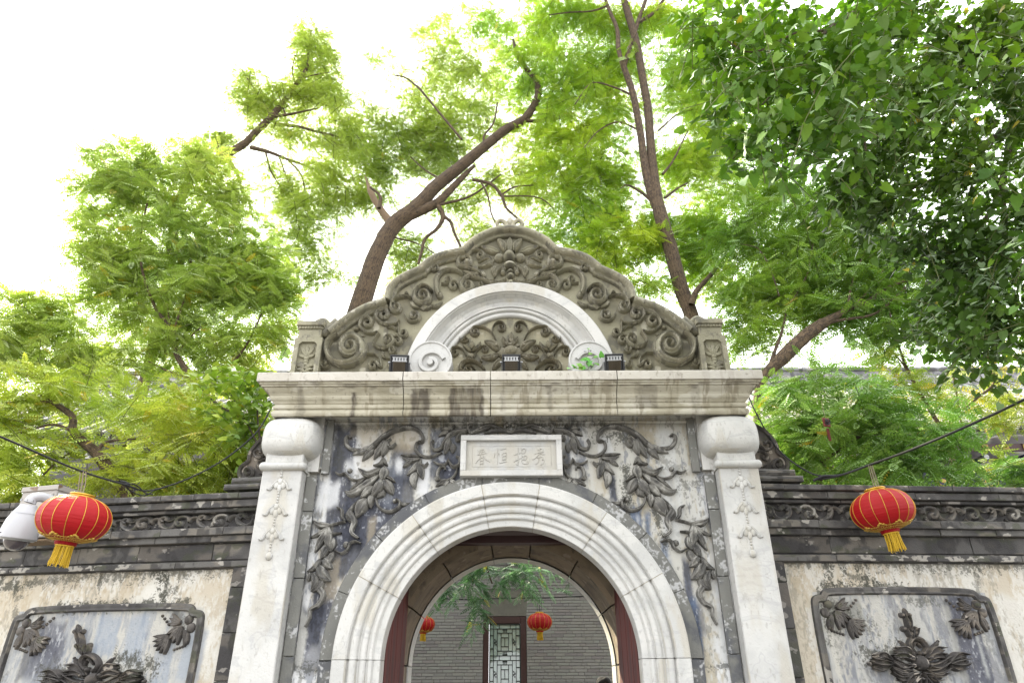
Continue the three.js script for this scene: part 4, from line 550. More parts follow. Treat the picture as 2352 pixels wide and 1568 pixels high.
// ---------------------------------------------------------------- garden walls on both sides
const WR = new Plane(V3(2.3, 0, -0.22), 4 * Math.PI / 180), WL = new Plane(V3(-2.3, 0, -0.34), -8.5 * Math.PI / 180);
function toPlane(g, pl) { g.applyMatrix4(new THREE.Matrix4().makeBasis(pl.u, V3(0, 1, 0), pl.n).setPosition(pl.o)); return g; }
const wallThings = {}; M.frieze = M.greyBrick.clone(); M.soot = M.greyBrick.clone(); M.soot.color.setRGB(0.8, 0.73, 0.66); M.frieze.color.multiplyScalar(1.12);
for (const s of [1, -1]) {
  const pl = s > 0 ? WR : WL, far = s > 0 ? 4.6 : 4.9;
  const wall = thing('garden_wall', s > 0 ? 'stained plaster wall with dark brick coping right of the gate' : 'stained plaster wall with dark brick coping left of the gate', 'wall'); wallThings[s] = wall;
  const A = s > 0 ? [0, far] : [-far, 0];
  const X = (a, b) => [Math.min(s * a, s * b), Math.max(s * a, s * b)];
  // courses from the top: [y top, y bottom, projection, brick length, material]
  const rows = s > 0 ? [[1112, 1124, 0.17, 0.42, M.greyBrick], [1128, 1144, 0.135, 0.8, M.greyBrick], [1147, 1154, 0.1, 0.9, M.greyDark], [1193, 1211, 0.12, 0.6, M.greyBrick], [1213, 1228, 0.08, 0.6, M.greyBrick], [1231, 1270, 0.035, 0.7, M.greyBrick], [1273, 1288, 0.06, 0.9, M.greyBrick]]
    : [[1130, 1143, 0.17, 0.42, M.greyBrick], [1147, 1163, 0.135, 0.8, M.greyBrick], [1166, 1174, 0.1, 0.9, M.greyDark], [1208, 1226, 0.12, 0.6, M.greyBrick], [1228, 1243, 0.08, 0.6, M.greyBrick], [1247, 1284, 0.035, 0.7, M.greyBrick], [1287, 1301, 0.06, 0.9, M.greyBrick]];
  const xr = s > 0 ? 1880 : 540;
  const Y = (y, off) => pl.px(xr, y, off)[1];
  rows.forEach(([ya, yb, pr, len, mat], ri) => {
    const y1 = Y(ya, pr), y0 = Y(yb, pr); let a = 0.0;
    while (a < far) { const L = Math.min(len * rr(0.85, 1.15), far - a); const g = chamfer(L - 0.003, y1 - y0 - 0.002, 0.28 + pr, 0.005); g.rotateZ(rr(-0.004, 0.004)); g.translate(s * (a + L / 2), (y0 + y1) / 2 + rr(-0.002, 0.002), (pr - 0.28) / 2 + rr(-0.005, 0.005)); part('brick', toPlane(finish(g, 1, rnd() * 0.4, ri * 0.37 + rnd() * 0.04), pl), rnd() < 0.15 ? M.greyDark : mat, wall); a += L; }
  });
  const yTop = Y(rows[0][0], 0.17), yPl = Y(rows[6][1], 0.06), fr0 = Y(rows[2][1], 0.1), fr1 = Y(rows[3][0], 0.12);
  part('core', toPlane(finish(box(...X(0, far), yPl - 0.01, yTop - 0.03, -0.27, 0.02)), pl), M.greyDark, wall);
  // carved running scroll
  const unit = []; const fh = fr0 - fr1, fc = (fr0 + fr1) / 2, uw = 0.42;
  const U = (pts, hw, h, x0) => stripM(pl, pts.map(p => [s * (x0 + p[0] * uw), fc + p[1] * fh * 1.3]), hw, h, { off: 0.02, prof: t => ROUND(t) * (0.75 + 0.25 * Math.cos(t * 7)), n: 26, k: 7 });
  for (let x0 = 0.1; x0 < far - 0.5; x0 += uw) { const sw = [];
    sw.push(U([[0.02, 0.02], [0.06, 0.22], [0.17, 0.3], [0.3, 0.25], [0.37, 0.08], [0.33, -0.12], [0.24, -0.17], [0.2, -0.06], [0.25, 0.03]], 0.029, 0.06, x0), U([[0.36, -0.02], [0.42, -0.22], [0.55, -0.32], [0.7, -0.22], [0.78, -0.02], [0.78, 0.2], [0.7, 0.3], [0.62, 0.24], [0.64, 0.12]], 0.029, 0.06, x0), U([[0.7, 0.05], [0.82, 0.22], [0.95, 0.2], [1.03, 0.02]], 0.022, 0.055, x0), U([[0.02, -0.2], [0.1, -0.3], [0.2, -0.33]], 0.012, 0.035, x0), U([[0.4, 0.28], [0.48, 0.14], [0.58, 0.1]], 0.012, 0.035, x0));
    part('scroll_carving', sw, M.frieze, wall); }
  // plaster with its recessed panel
  const ink = [0.1, 0.105, 0.14], slate = [0.24, 0.26, 0.31], blue = [0.3, 0.36, 0.46], cream = [0.6, 0.53, 0.41];
  const B = [0, yPl];
  const recipe = (a, b) => { const n1 = fbm(a * 3 + 8 * s, b * 2, 5), n2 = 0.6 * fbm(a * 11 + s, b * 3.2 + 5, 5) + 0.4 * fbm(a * 50, b * 22, 4); let c = mix3([0.6, 0.545, 0.45], [0.68, 0.665, 0.62], sstep(0.38, 0.58, n1)); c = mix3(c, [0.45, 0.37, 0.25], 0.55 * sstep(0.5, 0.68, n2)); c = mix3(c, [0.76, 0.75, 0.72], 0.65 * sstep(0.5, 0.62, 0.7 * fbm(a * 9 + 40, b * 3.5 + s, 5) + 0.3 * fbm(a * 60, b * 30, 3))); c = mix3(c, [0.25, 0.235, 0.19], 0.5 * sstep(0.56, 0.7, 0.6 * fbm(a * 12 + 9, b * 1.6 + 2, 5) + 0.4 * fbm(a * 70, b * 30, 3))); return c; };
  const recipeIn = (a, b) => { const n1 = 0.7 * fbm(a * 7 + 30 * s, b * 0.8, 5) + 0.3 * fbm(a * 40, b * 16, 4), n2 = 0.65 * fbm(a * 5.5 + 13 * s, b * 0.8 + 7, 5) + 0.35 * fbm(a * 34 + 3, b * 9, 4); let c = mix3([0.52, 0.52, 0.5], [0.4, 0.415, 0.435], sstep(0.4, 0.6, n1)); c = mix3(c, s > 0 ? [0.19, 0.2, 0.235] : [0.24, 0.265, 0.32], 0.7 * sstep(0.5, 0.62, n2)); c = mix3(c, [0.62, 0.6, 0.54], 0.65 * sstep(0.52, 0.64, 0.7 * fbm(a * 8 + 80, b * 0.9 + 2, 5) + 0.3 * fbm(a * 50, b * 20 + 9, 3))); return mix3(c, [0.16, 0.16, 0.15], 0.45 * sstep(0.6, 0.7, 0.5 * fbm(a * 9 + 20, b * 2, 4) + 0.5 * fbm(a * 60, b * 40, 3))); };
  const pat = s > 0 ? [[1900, 1375, 1990, 1440, [0.2, 0.2, 0.17], 0.6], [2120, 1372, 2150, 1480, slate, 0.7], [2160, 1368, 2330, 1700, ink, 0.93], [2180, 1380, 2210, 1560, [0.5, 0.5, 0.47], 0.6], [2245, 1440, 2268, 1560, [0.5, 0.52, 0.52], 0.7], [2105, 1480, 2200, 1700, ink, 0.8]] : [[60, 1470, 130, 1560, ink, 0.7], [95, 1430, 130, 1520, ink, 0.7], [230, 1410, 260, 1500, blue, 0.6], [300, 1405, 320, 1520, blue, 0.6], [425, 1440, 460, 1560, blue, 0.6], [360, 1480, 380, 1600, blue, 0.5]];
  const mo = s > 0 ? [[1890, 1345, 2080, 1346, 0.08, 1], [1920, 1400, 1985, 1440, 0.16, 0.75], [1985, 1500, 2060, 1500, 0.14, 0.95], [1950, 1320, 2000, 1340, 0.13, 0.8], [2090, 1380, 2150, 1380, 0.08, 0.7], [1880, 1360, 1905, 1480, 0.04, 0.8]] : [[130, 1396, 430, 1383, 0.09, 1], [390, 1395, 420, 1430, 0.1, 0.6], [280, 1510, 340, 1530, 0.16, 1], [100, 1540, 180, 1540, 0.12, 0.9], [360, 1310, 395, 1370, 0.12, 0.8], [0, 1340, 60, 1350, 0.12, 0.6], [540, 1310, 520, 1420, 0.05, 0.5]];
  const px = s > 0 ? [[1868, 1372], [2268, 1372], 1352] : [[24, 1430], [466, 1404], 1386];
  // panel frame corners in wall metres
  const pa0 = s > 0 ? pl.px(1868, 1375)[0] : pl.px(38, 1420)[0], pa1 = s > 0 ? pl.px(2265, 1370)[0] : pl.px(465, 1405)[0], pTop = pl.px(s > 0 ? 2060 : 260, s > 0 ? 1360 : 1399)[1], pBot = 0.75;
  const notch = 0.13;
  const path = [[pa0, pBot], [pa0, pTop - notch], [pa0 + 0.015, pTop - notch + 0.06], [pa0 + 0.06, pTop - notch + 0.075], [pa0 + 0.085, pTop - 0.055], [pa0 + notch - 0.01, pTop - 0.012], [pa0 + notch + 0.03, pTop], [pa1 - notch - 0.03, pTop], [pa1 - notch + 0.01, pTop - 0.012], [pa1 - 0.085, pTop - 0.055], [pa1 - 0.06, pTop - notch + 0.075], [pa1 - 0.015, pTop - notch + 0.06], [pa1, pTop - notch], [pa1, pBot]];
  const inside = (a, b) => a > pa0 && a < pa1 && b > pBot && b < pTop;
  const T = [...A, ...B];
  const tex = streakPaint(pl, 0, ...T, 330, (a, b) => inside(a, b) ? recipeIn(a, b) : recipe(a, b), pat, [...mo, ...(s > 0 ? [[1800, 1291, 2351, 1298, 0.13, 0.8], [1900, 1300, 1915, 1335, 0.08, 0.9], [1985, 1300, 1990, 1340, 0.05, 0.8], [2240, 1300, 2250, 1400, 0.06, 0.6]] : [[0, 1340, 545, 1303, 0.13, 0.8], [375, 1310, 370, 1380, 0.09, 0.95], [40, 1350, 30, 1420, 0.07, 0.7], [230, 1325, 225, 1360, 0.05, 0.7]])]);
  const plaster = std([1.15, 1.13, 1.08], 0.92, { map: tex, bumpMap: (() => { const t = roughTex.clone(); t.repeat.set(5, 3); t.needsUpdate = true; return t; })(), bumpScale: 0.006 });
  part('plaster', planeUV(toPlane(box(...X(0.2, far), 0, yPl - 0.002, -0.3, 0), pl), pl, ...T), plaster, wall);
  const aw = Math.abs(pl.px(s > 0 ? 1795 : 541, s > 0 ? 1289 : 1303)[0]); for (let y = 0, i = 0; y < yPl - 0.05; i++) { const h = Math.min(0.4, yPl - y); const g = chamfer(aw - 0.05, h - 0.004, 0.1, 0.006); g.translate(s * (aw + 0.05) / 2, y + h / 2, 0.0); part('border_brick', toPlane(finish(g, 1, i * 0.7, i * 0.3), pl), M.greyDark, wall); y += h; }
  const fr = []; fr.push(stripM(pl, path, 0.038, 0.035, { off: 0, n: 120, k: 9, prof: t => t < -0.2 ? ROUND((t + 0.6) / 0.42) * 1 : 0.45 + 0.25 * ROUND((t - 0.4) / 0.62) }));
  part('panel_frame', fr, M.greyBrick, wall);
  // corner flowers and the cartouche in the middle
  const corner = (cx, cy, q) => { const l = []; const L = (pts, hw, h = 0.035) => l.push(stripM(pl, pts.map(p => [cx + q * p[0] * 1.3, cy + p[1] * 1.3]), hw * 1.25, h * 1.3, { off: 0.002, prof: LEAF, wf: LEAFW, n: 10 })); const D = (x, y, r, h = 0.04) => { const g = new THREE.SphereGeometry(r, 12, 8); g.scale(1, 1, h / r); g.applyMatrix4(new THREE.Matrix4().makeBasis(pl.u, V3(0, 1, 0), pl.n).setPosition(pl.at(cx + q * x * 1.3, cy + y * 1.3, 0))); l.push(finish(g)); };
    D(0.05, -0.03, 0.045); D(0.02, -0.085, 0.045); for (const a of [-1.3, -0.95, -0.6, -0.25]) L([[0.08, -0.08], [0.08 + 0.06 * Math.cos(a), -0.08 + 0.06 * Math.sin(a)], [0.08 + 0.12 * Math.cos(a - 0.15), -0.08 + 0.12 * Math.sin(a - 0.15)]], 0.024); for (const a of [-1.5, -1.2, -0.9, -0.6, -0.3, 0]) L([[0.17, -0.14], [0.17 + 0.06 * Math.cos(a), -0.14 + 0.06 * Math.sin(a)], [0.17 + 0.12 * Math.cos(a), -0.14 + 0.12 * Math.sin(a)]], 0.02, 0.04); for (const a of [-0.2, 0.15, 0.5]) L([[0.1, -0.05], [0.1 + 0.05 * Math.cos(a), -0.05 + 0.05 * Math.sin(a)], [0.1 + 0.1 * Math.cos(a + 0.2), -0.05 + 0.1 * Math.sin(a + 0.2)]], 0.018); for (const a of [-2.2, -1.9]) L([[0.06, -0.1], [0.06 + 0.05 * Math.cos(a), -0.1 + 0.06 * Math.sin(a)], [0.06 + 0.07 * Math.cos(a), -0.1 + 0.12 * Math.sin(a)]], 0.02); for (let i = 0; i < 4; i++) { D(0.2 + i * 0.022, -0.06 + i * 0.02, 0.014, 0.025); D(0.06 + i * 0.02, -0.21 - 0.006 * i, 0.013, 0.022); } return l; };
  part('corner_flower', corner(pa0 + 0.06, pTop - 0.07, 1), M.soot, wall); part('corner_flower', corner(pa1 - 0.06, pTop - 0.07, -1), M.soot, wall);
  const zc = s > 0 ? Z(3000, 2180, 2.834) : Z(0, 2200, 2.767), C = s > 0 ? (x, y) => zc(x, y) : (x, y) => zc(x - 1235 + 975, y - 850 + 955), car = [], kk = 0.61384 / 2.834;
  const Lc = (pts, w, h = 0.06, o = {}) => { car.push(leafR(pl, pts.map(p => C(...p)), w * kk * 0.92, h, o)); if (w > 60) { const q = pts.map(p => C(...p)), m = (f, g) => q.map((p, i) => { const a = q[Math.max(0, i - 1)], b = q[Math.min(q.length - 1, i + 1)], l = Math.hypot(b[0] - a[0], b[1] - a[1]) || 1, t = i / (q.length - 1); return [p[0] - (b[1] - a[1]) / l * w * kk * f * Math.sin(t * 2.2), p[1] + (b[0] - a[0]) / l * w * kk * f * Math.sin(t * 2.2)]; }); for (const f of [-0.34, 0.34]) car.push(strip(pl, m(f), w * kk * 0.26, h * 1.25, { wf: TAPER, n: 10, k: 6, prof: ROUND })); } }, St = (pts, w, h = 0.05) => car.push(strip(pl, pts.map(p => C(...p)), w * kk, h, { wf: TAPER })), Dm = (x, y, rx, ry, h) => { const p = C(x, y); car.push(dome(pl, p[0], p[1], rx * kk, ry * kk, h)); };
  Dm(1240, 850, 85, 80, 0.12); Dm(1180, 740, 32, 26, 0.07); Dm(1245, 750, 32, 26, 0.07); St([[1170, 740], [1120, 660], [1150, 600], [1190, 590], [1260, 620], [1300, 690], [1260, 760]], 60, 0.08); St([[1150, 700], [1180, 640], [1200, 640], [1250, 690]], 34, 0.06);
  Lc([[1150, 590], [1130, 540], [1100, 480]], 80); Lc([[1180, 580], [1180, 530], [1190, 480]], 70); Lc([[1130, 520], [1110, 430], [1090, 350]], 70, 0.06); Dm(1070, 490, 34, 30, 0.06); Dm(1190, 490, 34, 30, 0.06); Dm(1050, 345, 30, 28, 0.06); Dm(1125, 345, 28, 26, 0.06); Lc([[1090, 380], [1085, 320], [1070, 270]], 50);
  for (const q of [-1, 1]) { const m = p => [1235 + q * p[0], p[1]]; const K = (pts, w, h) => Lc(pts.map(m), w, h);
    K([[60, 800], [150, 720], [270, 720]], 110); K([[70, 830], [170, 770], [290, 790]], 80); K([[80, 880], [190, 880], [320, 800]], 90); K([[60, 930], [180, 950], [300, 880]], 100); K([[90, 960], [200, 980], [290, 940]], 70); K([[120, 700], [170, 660], [190, 620]], 40); K([[300, 830], [400, 770], [500, 790]], 90, 0.07); K([[300, 860], [400, 850], [520, 830]], 80, 0.08); K([[300, 880], [400, 910], [500, 890]], 70, 0.06); K([[350, 820], [420, 800], [470, 850]], 40, 0.1); Dm(...m([320, 845]), 26, 24, 0.07); Dm(...m([520, 860]), 26, 20, 0.05); Dm(...m([95, 800]), 30, 30, 0.1); Dm(...m([85, 880]), 28, 28, 0.1);
    K([[20, 960], [80, 1000], [150, 1090]], 110, 0.07); K([[60, 990], [150, 1020], [240, 1010]], 70); K([[30, 1010], [60, 1080], [70, 1160]], 100, 0.08); K([[40, 1120], [80, 1230], [60, 1330]], 90, 0.06); for (let i = 0; i < 4; i++) Dm(...m([140 + i * 22, 680 - i * 20]), 15, 15, 0.03); }
  Lc([[1235, 1150], [1235, 1300], [1235, 1450]], 110, 0.07); Dm(1235, 1020, 30, 26, 0.1);
  part('cartouche', car, M.soot, wall, 'carved leafy cartouche in the middle of the panel');
  // stepped plinth and scroll stone against the gate
  const zs = Z(2780, 1550, 5.226), sp = (x, y) => { const [u, v] = zs(x, y); if (s > 0) return WR.px(u, v, 0.05); const q = WR.px(u, v, 0.05); return [-q[0] * 1.0, q[1] - 0.0]; };
  const dy = s > 0 ? 0 : yTop - (() => { const r = 1112; return WR.px(1880, r, 0.17)[1]; })();
  const q = p => { const [a, b] = sp(p[0], p[1]); return [a, b + dy]; };
  for (const [y0, y1, xe, pr] of [[1228, 1345, 1120, 0.12], [1108, 1226, 960, 0.1]]) { const [a, b1] = q([xe, y0]), b0 = q([xe, y1])[1]; const g = chamfer(Math.abs(a) - 0.02, b1 - b0 - 0.003, 0.36, 0.02); g.translate(s * (0.02 + (Math.abs(a) - 0.02) / 2), (b0 + b1) / 2, -0.05); part('plinth_slab', toPlane(finish(g, 1, 0.4 * pr * 10, 0), pl), M.frieze, wall); }
  const out = [[850, 1108], [890, 1000], [880, 900], [820, 820], [740, 770], [690, 720], [680, 640], [640, 540], [560, 440], [480, 350], [400, 290], [240, 200], [0, 120]].map(q), sh = new THREE.Shape(); sh.moveTo(...out[0]); for (const p of curve(out, 48).slice(1)) sh.lineTo(p.x, p.y); sh.lineTo(0, q([0, 120])[1]); sh.lineTo(0, q([0, 1108])[1]);
  const g = new THREE.ExtrudeGeometry(sh, { depth: 0.16, bevelEnabled: false }); g.translate(0, 0, -0.14); const st = sub('scroll_stone', wall); part('slab', toPlane(finish(g), pl), M.soot, st);
  const cs = [stripM(pl, out, 0.022, 0.05, { off: 0.015, n: 60, wf: t => 1 })]; const qs = (pts, hw, h = 0.045) => cs.push(stripM(pl, pts.map(q), hw, h, { off: 0.02, n: 40 }));
  qs([[860, 1080], [800, 1095], ...spiralPts(705, 960, 130, 1.2, 1.25, 1, 0.2)], 0.02); qs([[300, 560], [380, 640], [480, 680], [560, 640], [570, 560], [500, 520], [450, 540], [450, 590]], 0.016); qs([[230, 760], [320, 720], [420, 730], [490, 800], [480, 870], [420, 860], [400, 810]], 0.016);
  cs.push(stripM(pl, [[200, 960], [340, 990], [480, 990]].map(q), 0.025, 0.04, { off: 0.02, prof: LEAF, wf: LEAFW })); part('scrolls', cs, M.soot, st);
  rebase(wall, s * 2.3, 0, pl.o.z);
}

// ---------------------------------------------------------------- lanterns
function makeLantern(name, label, group) {
  const L = thing(name, label, 'lantern', group), R = 0.275, Hh = 0.185;
  const prof = [[0.001, -Hh + 0.004], [0.07, -Hh]]; for (let i = 0; i <= 24; i++) { const a = -Math.PI / 2 + Math.PI * (i + 2.0) / 28; prof.push([Math.max(0.085, R * Math.pow(Math.cos(a), 0.8)), Hh * 1.0 * Math.sin(a)]); } prof.push([0.07, Hh], [0.001, Hh - 0.004]);
  const body = new THREE.LatheGeometry(prof.map(p => new THREE.Vector2(...p)), 64), p = body.attributes.position;
  for (let i = 0; i < p.count; i++) { const x = p.getX(i), z = p.getZ(i), r = Math.hypot(x, z), a = Math.atan2(z, x), k = 1 - 0.022 * (0.5 - 0.5 * Math.cos(a * 16)) * sstep(0.1, 0.2, r); p.setX(i, x * k); p.setZ(i, z * k); } body.computeVertexNormals(); part('shade', body, M.red, L);
  for (let i = 0; i < 16; i++) { const a = i / 16 * 2 * Math.PI, pts = prof.slice(2, -2).filter((_, k) => k % 2 === 0).map(([r, y]) => V3((r + 0.001) * Math.cos(a), y, (r + 0.001) * Math.sin(a))); part('rib', new THREE.TubeGeometry(new THREE.CatmullRomCurve3(pts), 24, 0.0028, 5), M.gold, L); }
  part('crown_ring', [new THREE.CylinderGeometry(0.085, 0.092, 0.025, 32).translate(0, Hh + 0.004, 0), new THREE.TorusGeometry(0.088, 0.008, 6, 32).rotateX(Math.PI / 2).translate(0, Hh + 0.012, 0)], M.gold, L);
  // gilt paper trim round the lower opening: openwork ring with cloud shapes
  const on = (a, y) => { const t = clamp((y + Hh) / Hh), r = R * Math.pow(Math.sqrt(Math.max(0, 1 - (y / Hh) ** 2)), 0.8) + 0.003; return V3(r * Math.cos(a), y, r * Math.sin(a)); }, trim = [];
  for (const y of [-0.178, -0.168, -0.155]) trim.push(new THREE.TubeGeometry(new THREE.CatmullRomCurve3(Array.from({ length: 32 }, (_, i) => on(i / 32 * 2 * Math.PI, y)), true), 64, 0.0028, 4, true));
  for (let i = 0; i < 44; i++) { const a = i / 44 * 2 * Math.PI; trim.push(new THREE.TubeGeometry(new THREE.CatmullRomCurve3([on(a, -0.177), on(a + 0.07, -0.166), on(a - 0.02, -0.156)]), 6, 0.0025, 4)); }
  for (let i = 0; i < 8; i++) { const a0 = i / 8 * 2 * Math.PI; const blob = (da, y, r) => { const c = on(a0 + da, y), g = new THREE.SphereGeometry(r, 8, 6); g.scale(1, 0.55, 1); g.translate(c.x, c.y, c.z); trim.push(g); }; blob(0, -0.136, 0.016); blob(0.1, -0.144, 0.014); blob(-0.1, -0.144, 0.014); blob(0.19, -0.152, 0.01); blob(-0.19, -0.152, 0.01); }
  part('gilt_trim', trim, M.goldPrint, L);
  part('collar', new THREE.CylinderGeometry(0.085, 0.078, 0.03, 32).translate(0, -Hh - 0.008, 0), M.red, L);
  const strands = [new THREE.CylinderGeometry(0.07, 0.07, 0.012, 24).translate(0, -Hh - 0.026, 0)];
  for (let i = 0; i < 90; i++) { const a = rnd() * 6.283, r = 0.066 * Math.sqrt(rr(0.4, 1)), l = rr(0.14, 0.17), k = rr(0.95, 1.25); strands.push(new THREE.TubeGeometry(new THREE.CatmullRomCurve3([V3(r * Math.cos(a), -Hh - 0.025, r * Math.sin(a)), V3(r * 1.02 * Math.cos(a), -Hh - 0.09, r * 1.02 * Math.sin(a)), V3(r * k * Math.cos(a + 0.1), -Hh - 0.025 - l, r * k * Math.sin(a + 0.1))]), 4, 0.0033, 4)); }
  part('tassel', strands, M.yellow, L);
  return L;
}
const lantern = makeLantern('red_lantern', 'round red lantern with gold ribs hanging beside the white dome camera', 'red lanterns hanging on cables');
const lanternAt = (o, x, y, dia, pxw, tiltX, tiltZ, label) => { const d = ray(x, y), t = FOC * dia / pxw / FOC, p = EYE.clone().addScaledVector(d, t); o.position.copy(p); o.rotation.set(tiltX, 0, tiltZ); const s = dia / 0.55; o.scale.setScalar(s); if (label) o.userData.label = label; return p; };
const copyOf = o => { const c = o.clone(); c.name = numbered(o.name.replace(/_\d{3}$/, '')); scene.add(c); return c; };
const LP = [], lanterns = [lantern, copyOf(lantern), copyOf(lantern), copyOf(lantern)];
LP[0] = lanternAt(lantern, 169, 1192, 0.55, 154, 0.05, -0.1);
LP[1] = lanternAt(lanterns[1], 2027, 1172, 0.55, 136, 0.0, 0.12, 'round red lantern with gold ribs hanging before the wall right of the gate');
LP[2] = lanternAt(lanterns[2], 1239, 1428, 0.55, 57, 0, 0, 'small red lantern hanging beside the lattice window');
LP[3] = lanternAt(lanterns[3], 972, 1434, 0.5, 52, 0, 0, 'small red lantern half hidden by the left edge of the inner arch');
// cables and the strings that the lanterns hang on
function cable(name, label, pts, r, extra = []) { return single(name, [new THREE.TubeGeometry(new THREE.CatmullRomCurve3(pts, false, 'centripetal'), pts.length * 8, r, 6), ...extra], M.cable, label, 'cable'); }
const thin = (pts, r) => new THREE.TubeGeometry(new THREE.CatmullRomCurve3(pts, false, 'centripetal'), 24, r, 5);
{
  const zz = [2.3, 1.6, LP[0].z, 0.5, 0.25, 0.1, 0.0, -0.1, -0.25, -0.4], xy = [[-160, 940], [0, 1003], [188, 1083], [290, 1114], [335, 1127], [400, 1111], [480, 1075], [540, 1036], [592, 988], [620, 940]];
  const pts = xy.map((p, i) => P(p[0], p[1], zz[i])); const a = P(284, 1111, 0.52), b = P(352, 1126, 0.2);
  const loops = [thin([a, P(300, 1128, 0.4), P(330, 1138, 0.3), b], 0.006), thin([a, P(310, 1113, 0.42), P(335, 1133, 0.3), P(350, 1135, 0.25)], 0.006), thin([P(272, 1106, 0.55), P(284, 1108, 0.5), P(296, 1113, 0.45)], 0.016)];
  cable('power_cable', 'black cable sagging above the left wall with a taped joint', pts, 0.0085, loops);
  const z2 = [-0.45, -0.3, -0.15, 0, 0.05, 0.1, LP[1].z, 0.7, 1.3, 1.9], x2 = [[1716, 900], [1735, 945], [1788, 1032], [1840, 1074], [1880, 1092], [1935, 1090], [1999, 1067], [2100, 1030], [2250, 966], [2420, 885]];
  const p2 = x2.map((p, i) => P(p[0], p[1], z2[i])); const run = p2.slice(5);
  const cords = (i, top, w, n, mat) => { const o = lanterns[i]; o.updateMatrixWorld(true); const inv = o.matrixWorld.clone().invert(); for (const g of hang(top, LP[i], w, n)) part('cord', g.applyMatrix4(inv), mat, o); };
  single('power_cable', [new THREE.TubeGeometry(new THREE.CatmullRomCurve3(p2.slice(0, 6)), 40, 0.008, 6), new THREE.TubeGeometry(new THREE.CatmullRomCurve3([P(1878, 1101, 0.05), P(1905, 1097, 0.08), ...run]), 50, 0.011, 6), thin([P(1868, 1104, 0.05), P(1890, 1094, 0.08), P(1920, 1093, 0.09)], 0.013)], M.cable, 'thick black cable rising to the right above the right wall', 'cable');
  const hang = (top, L, w, n) => { const b = V3(L.x, L.y + 0.19, L.z), out = []; for (let i = 0; i < n; i++) out.push(thin([top.clone().add(V3((i - (n - 1) / 2) * w, 0, 0)), b.clone().lerp(top, 0.5).add(V3((i - (n - 1) / 2) * w * 1.2, 0, 0)), b.clone().add(V3((i - (n - 1) / 2) * w, 0, 0.01 * i))], i === 1 ? 0.006 : 0.0045)); return out; };
  cords(0, P(190, 1083, LP[0].z), 0.022, 3, M.rope);
  cords(1, P(1999, 1068, LP[1].z), 0.018, 3, M.rope);
  const cz = LP[2].z, c2 = [[700, 1378], [1013, 1375], [1080, 1376], [1180, 1373], [1239, 1373], [1336, 1369], [1500, 1366]].map(p => P(p[0], p[1], cz));
  cable('courtyard_cable', 'thin black cable crossing the courtyard behind the arch', c2, 0.014);
  cords(2, P(1239, 1373, cz), 0.035, 3, M.cable);
  cords(3, P(974, 1376, LP[3].z), 0.035, 2, M.cable);
}
// ---------------------------------------------------------------- three floodlights on the cornice
{
  const lab = ['black floodlight at the left foot of the white lunette arch', 'black floodlight in the middle of the cornice', 'black floodlight at the right foot of the white lunette arch'];
  const F = thing('floodlight', lab[0], 'floodlight', 'floodlights on the cornice');
  const til = g => g.rotateX(0.25).translate(0, 0.125, 0);
  part('housing', [til(chamfer(0.17, 0.17, 0.05, 0.008).translate(0, 0, -0.03)), til(chamfer(0.185, 0.02, 0.075, 0.004).translate(0, 0.085, -0.02)), til(chamfer(0.012, 0.17, 0.07, 0.003).translate(-0.086, 0, -0.02)), til(chamfer(0.012, 0.17, 0.07, 0.003).translate(0.086, 0, -0.02))], M.blackMetal, F);
  part('top_plate', [...[-2, -1, 0, 1, 2].map(i => til(chamfer(0.02, 0.045, 0.01, 0.002).translate(i * 0.029, 0.05, 0.004))), til(chamfer(0.15, 0.012, 0.012, 0.002).translate(0, 0.03, 0.004)), til(chamfer(0.15, 0.01, 0.012, 0.002).translate(0, 0.07, 0.004))], M.silver, F);
  for (let i = 0; i < 11; i++) part('cooling_fin', til(box(-0.0025, 0.0025, -0.085, 0.022, 0, 0.035).translate((i - 5) * 0.0112, 0, -0.004)), M.fin, F);
  for (const s of [-1, 1]) part('bolt', til(new THREE.CylinderGeometry(0.009, 0.009, 0.03, 10).rotateZ(Math.PI / 2).translate(s * 0.098, 0.02, -0.02)), M.silver, F);
  part('bracket', [box(-0.102, -0.096, 0.0, 0.15, -0.035, -0.005), box(0.096, 0.102, 0.0, 0.15, -0.035, -0.005), box(-0.102, 0.102, 0, 0.006, -0.035, -0.005)], M.blackMetal, F);
  part('lead', [thin([V3(0.02, 0.03, 0), V3(0.03, 0.01, 0.03), V3(0.05, 0.004, 0.05), V3(0.09, 0.004, -0.1)], 0.004), thin([V3(-0.02, 0.03, 0), V3(-0.03, 0.008, 0.03), V3(-0.06, 0.005, 0.02)], 0.004)], M.cable, F);
  [[916, 0.07], [1174, 0.0], [1412, -0.06]].forEach(([x, r], i) => { const o = i ? copyOf(F) : F; const p = P(x, 846, 0.33); o.position.set(p.x, CT + 0.004, 0.33); o.rotation.y = r; o.userData.label = lab[i]; });
}
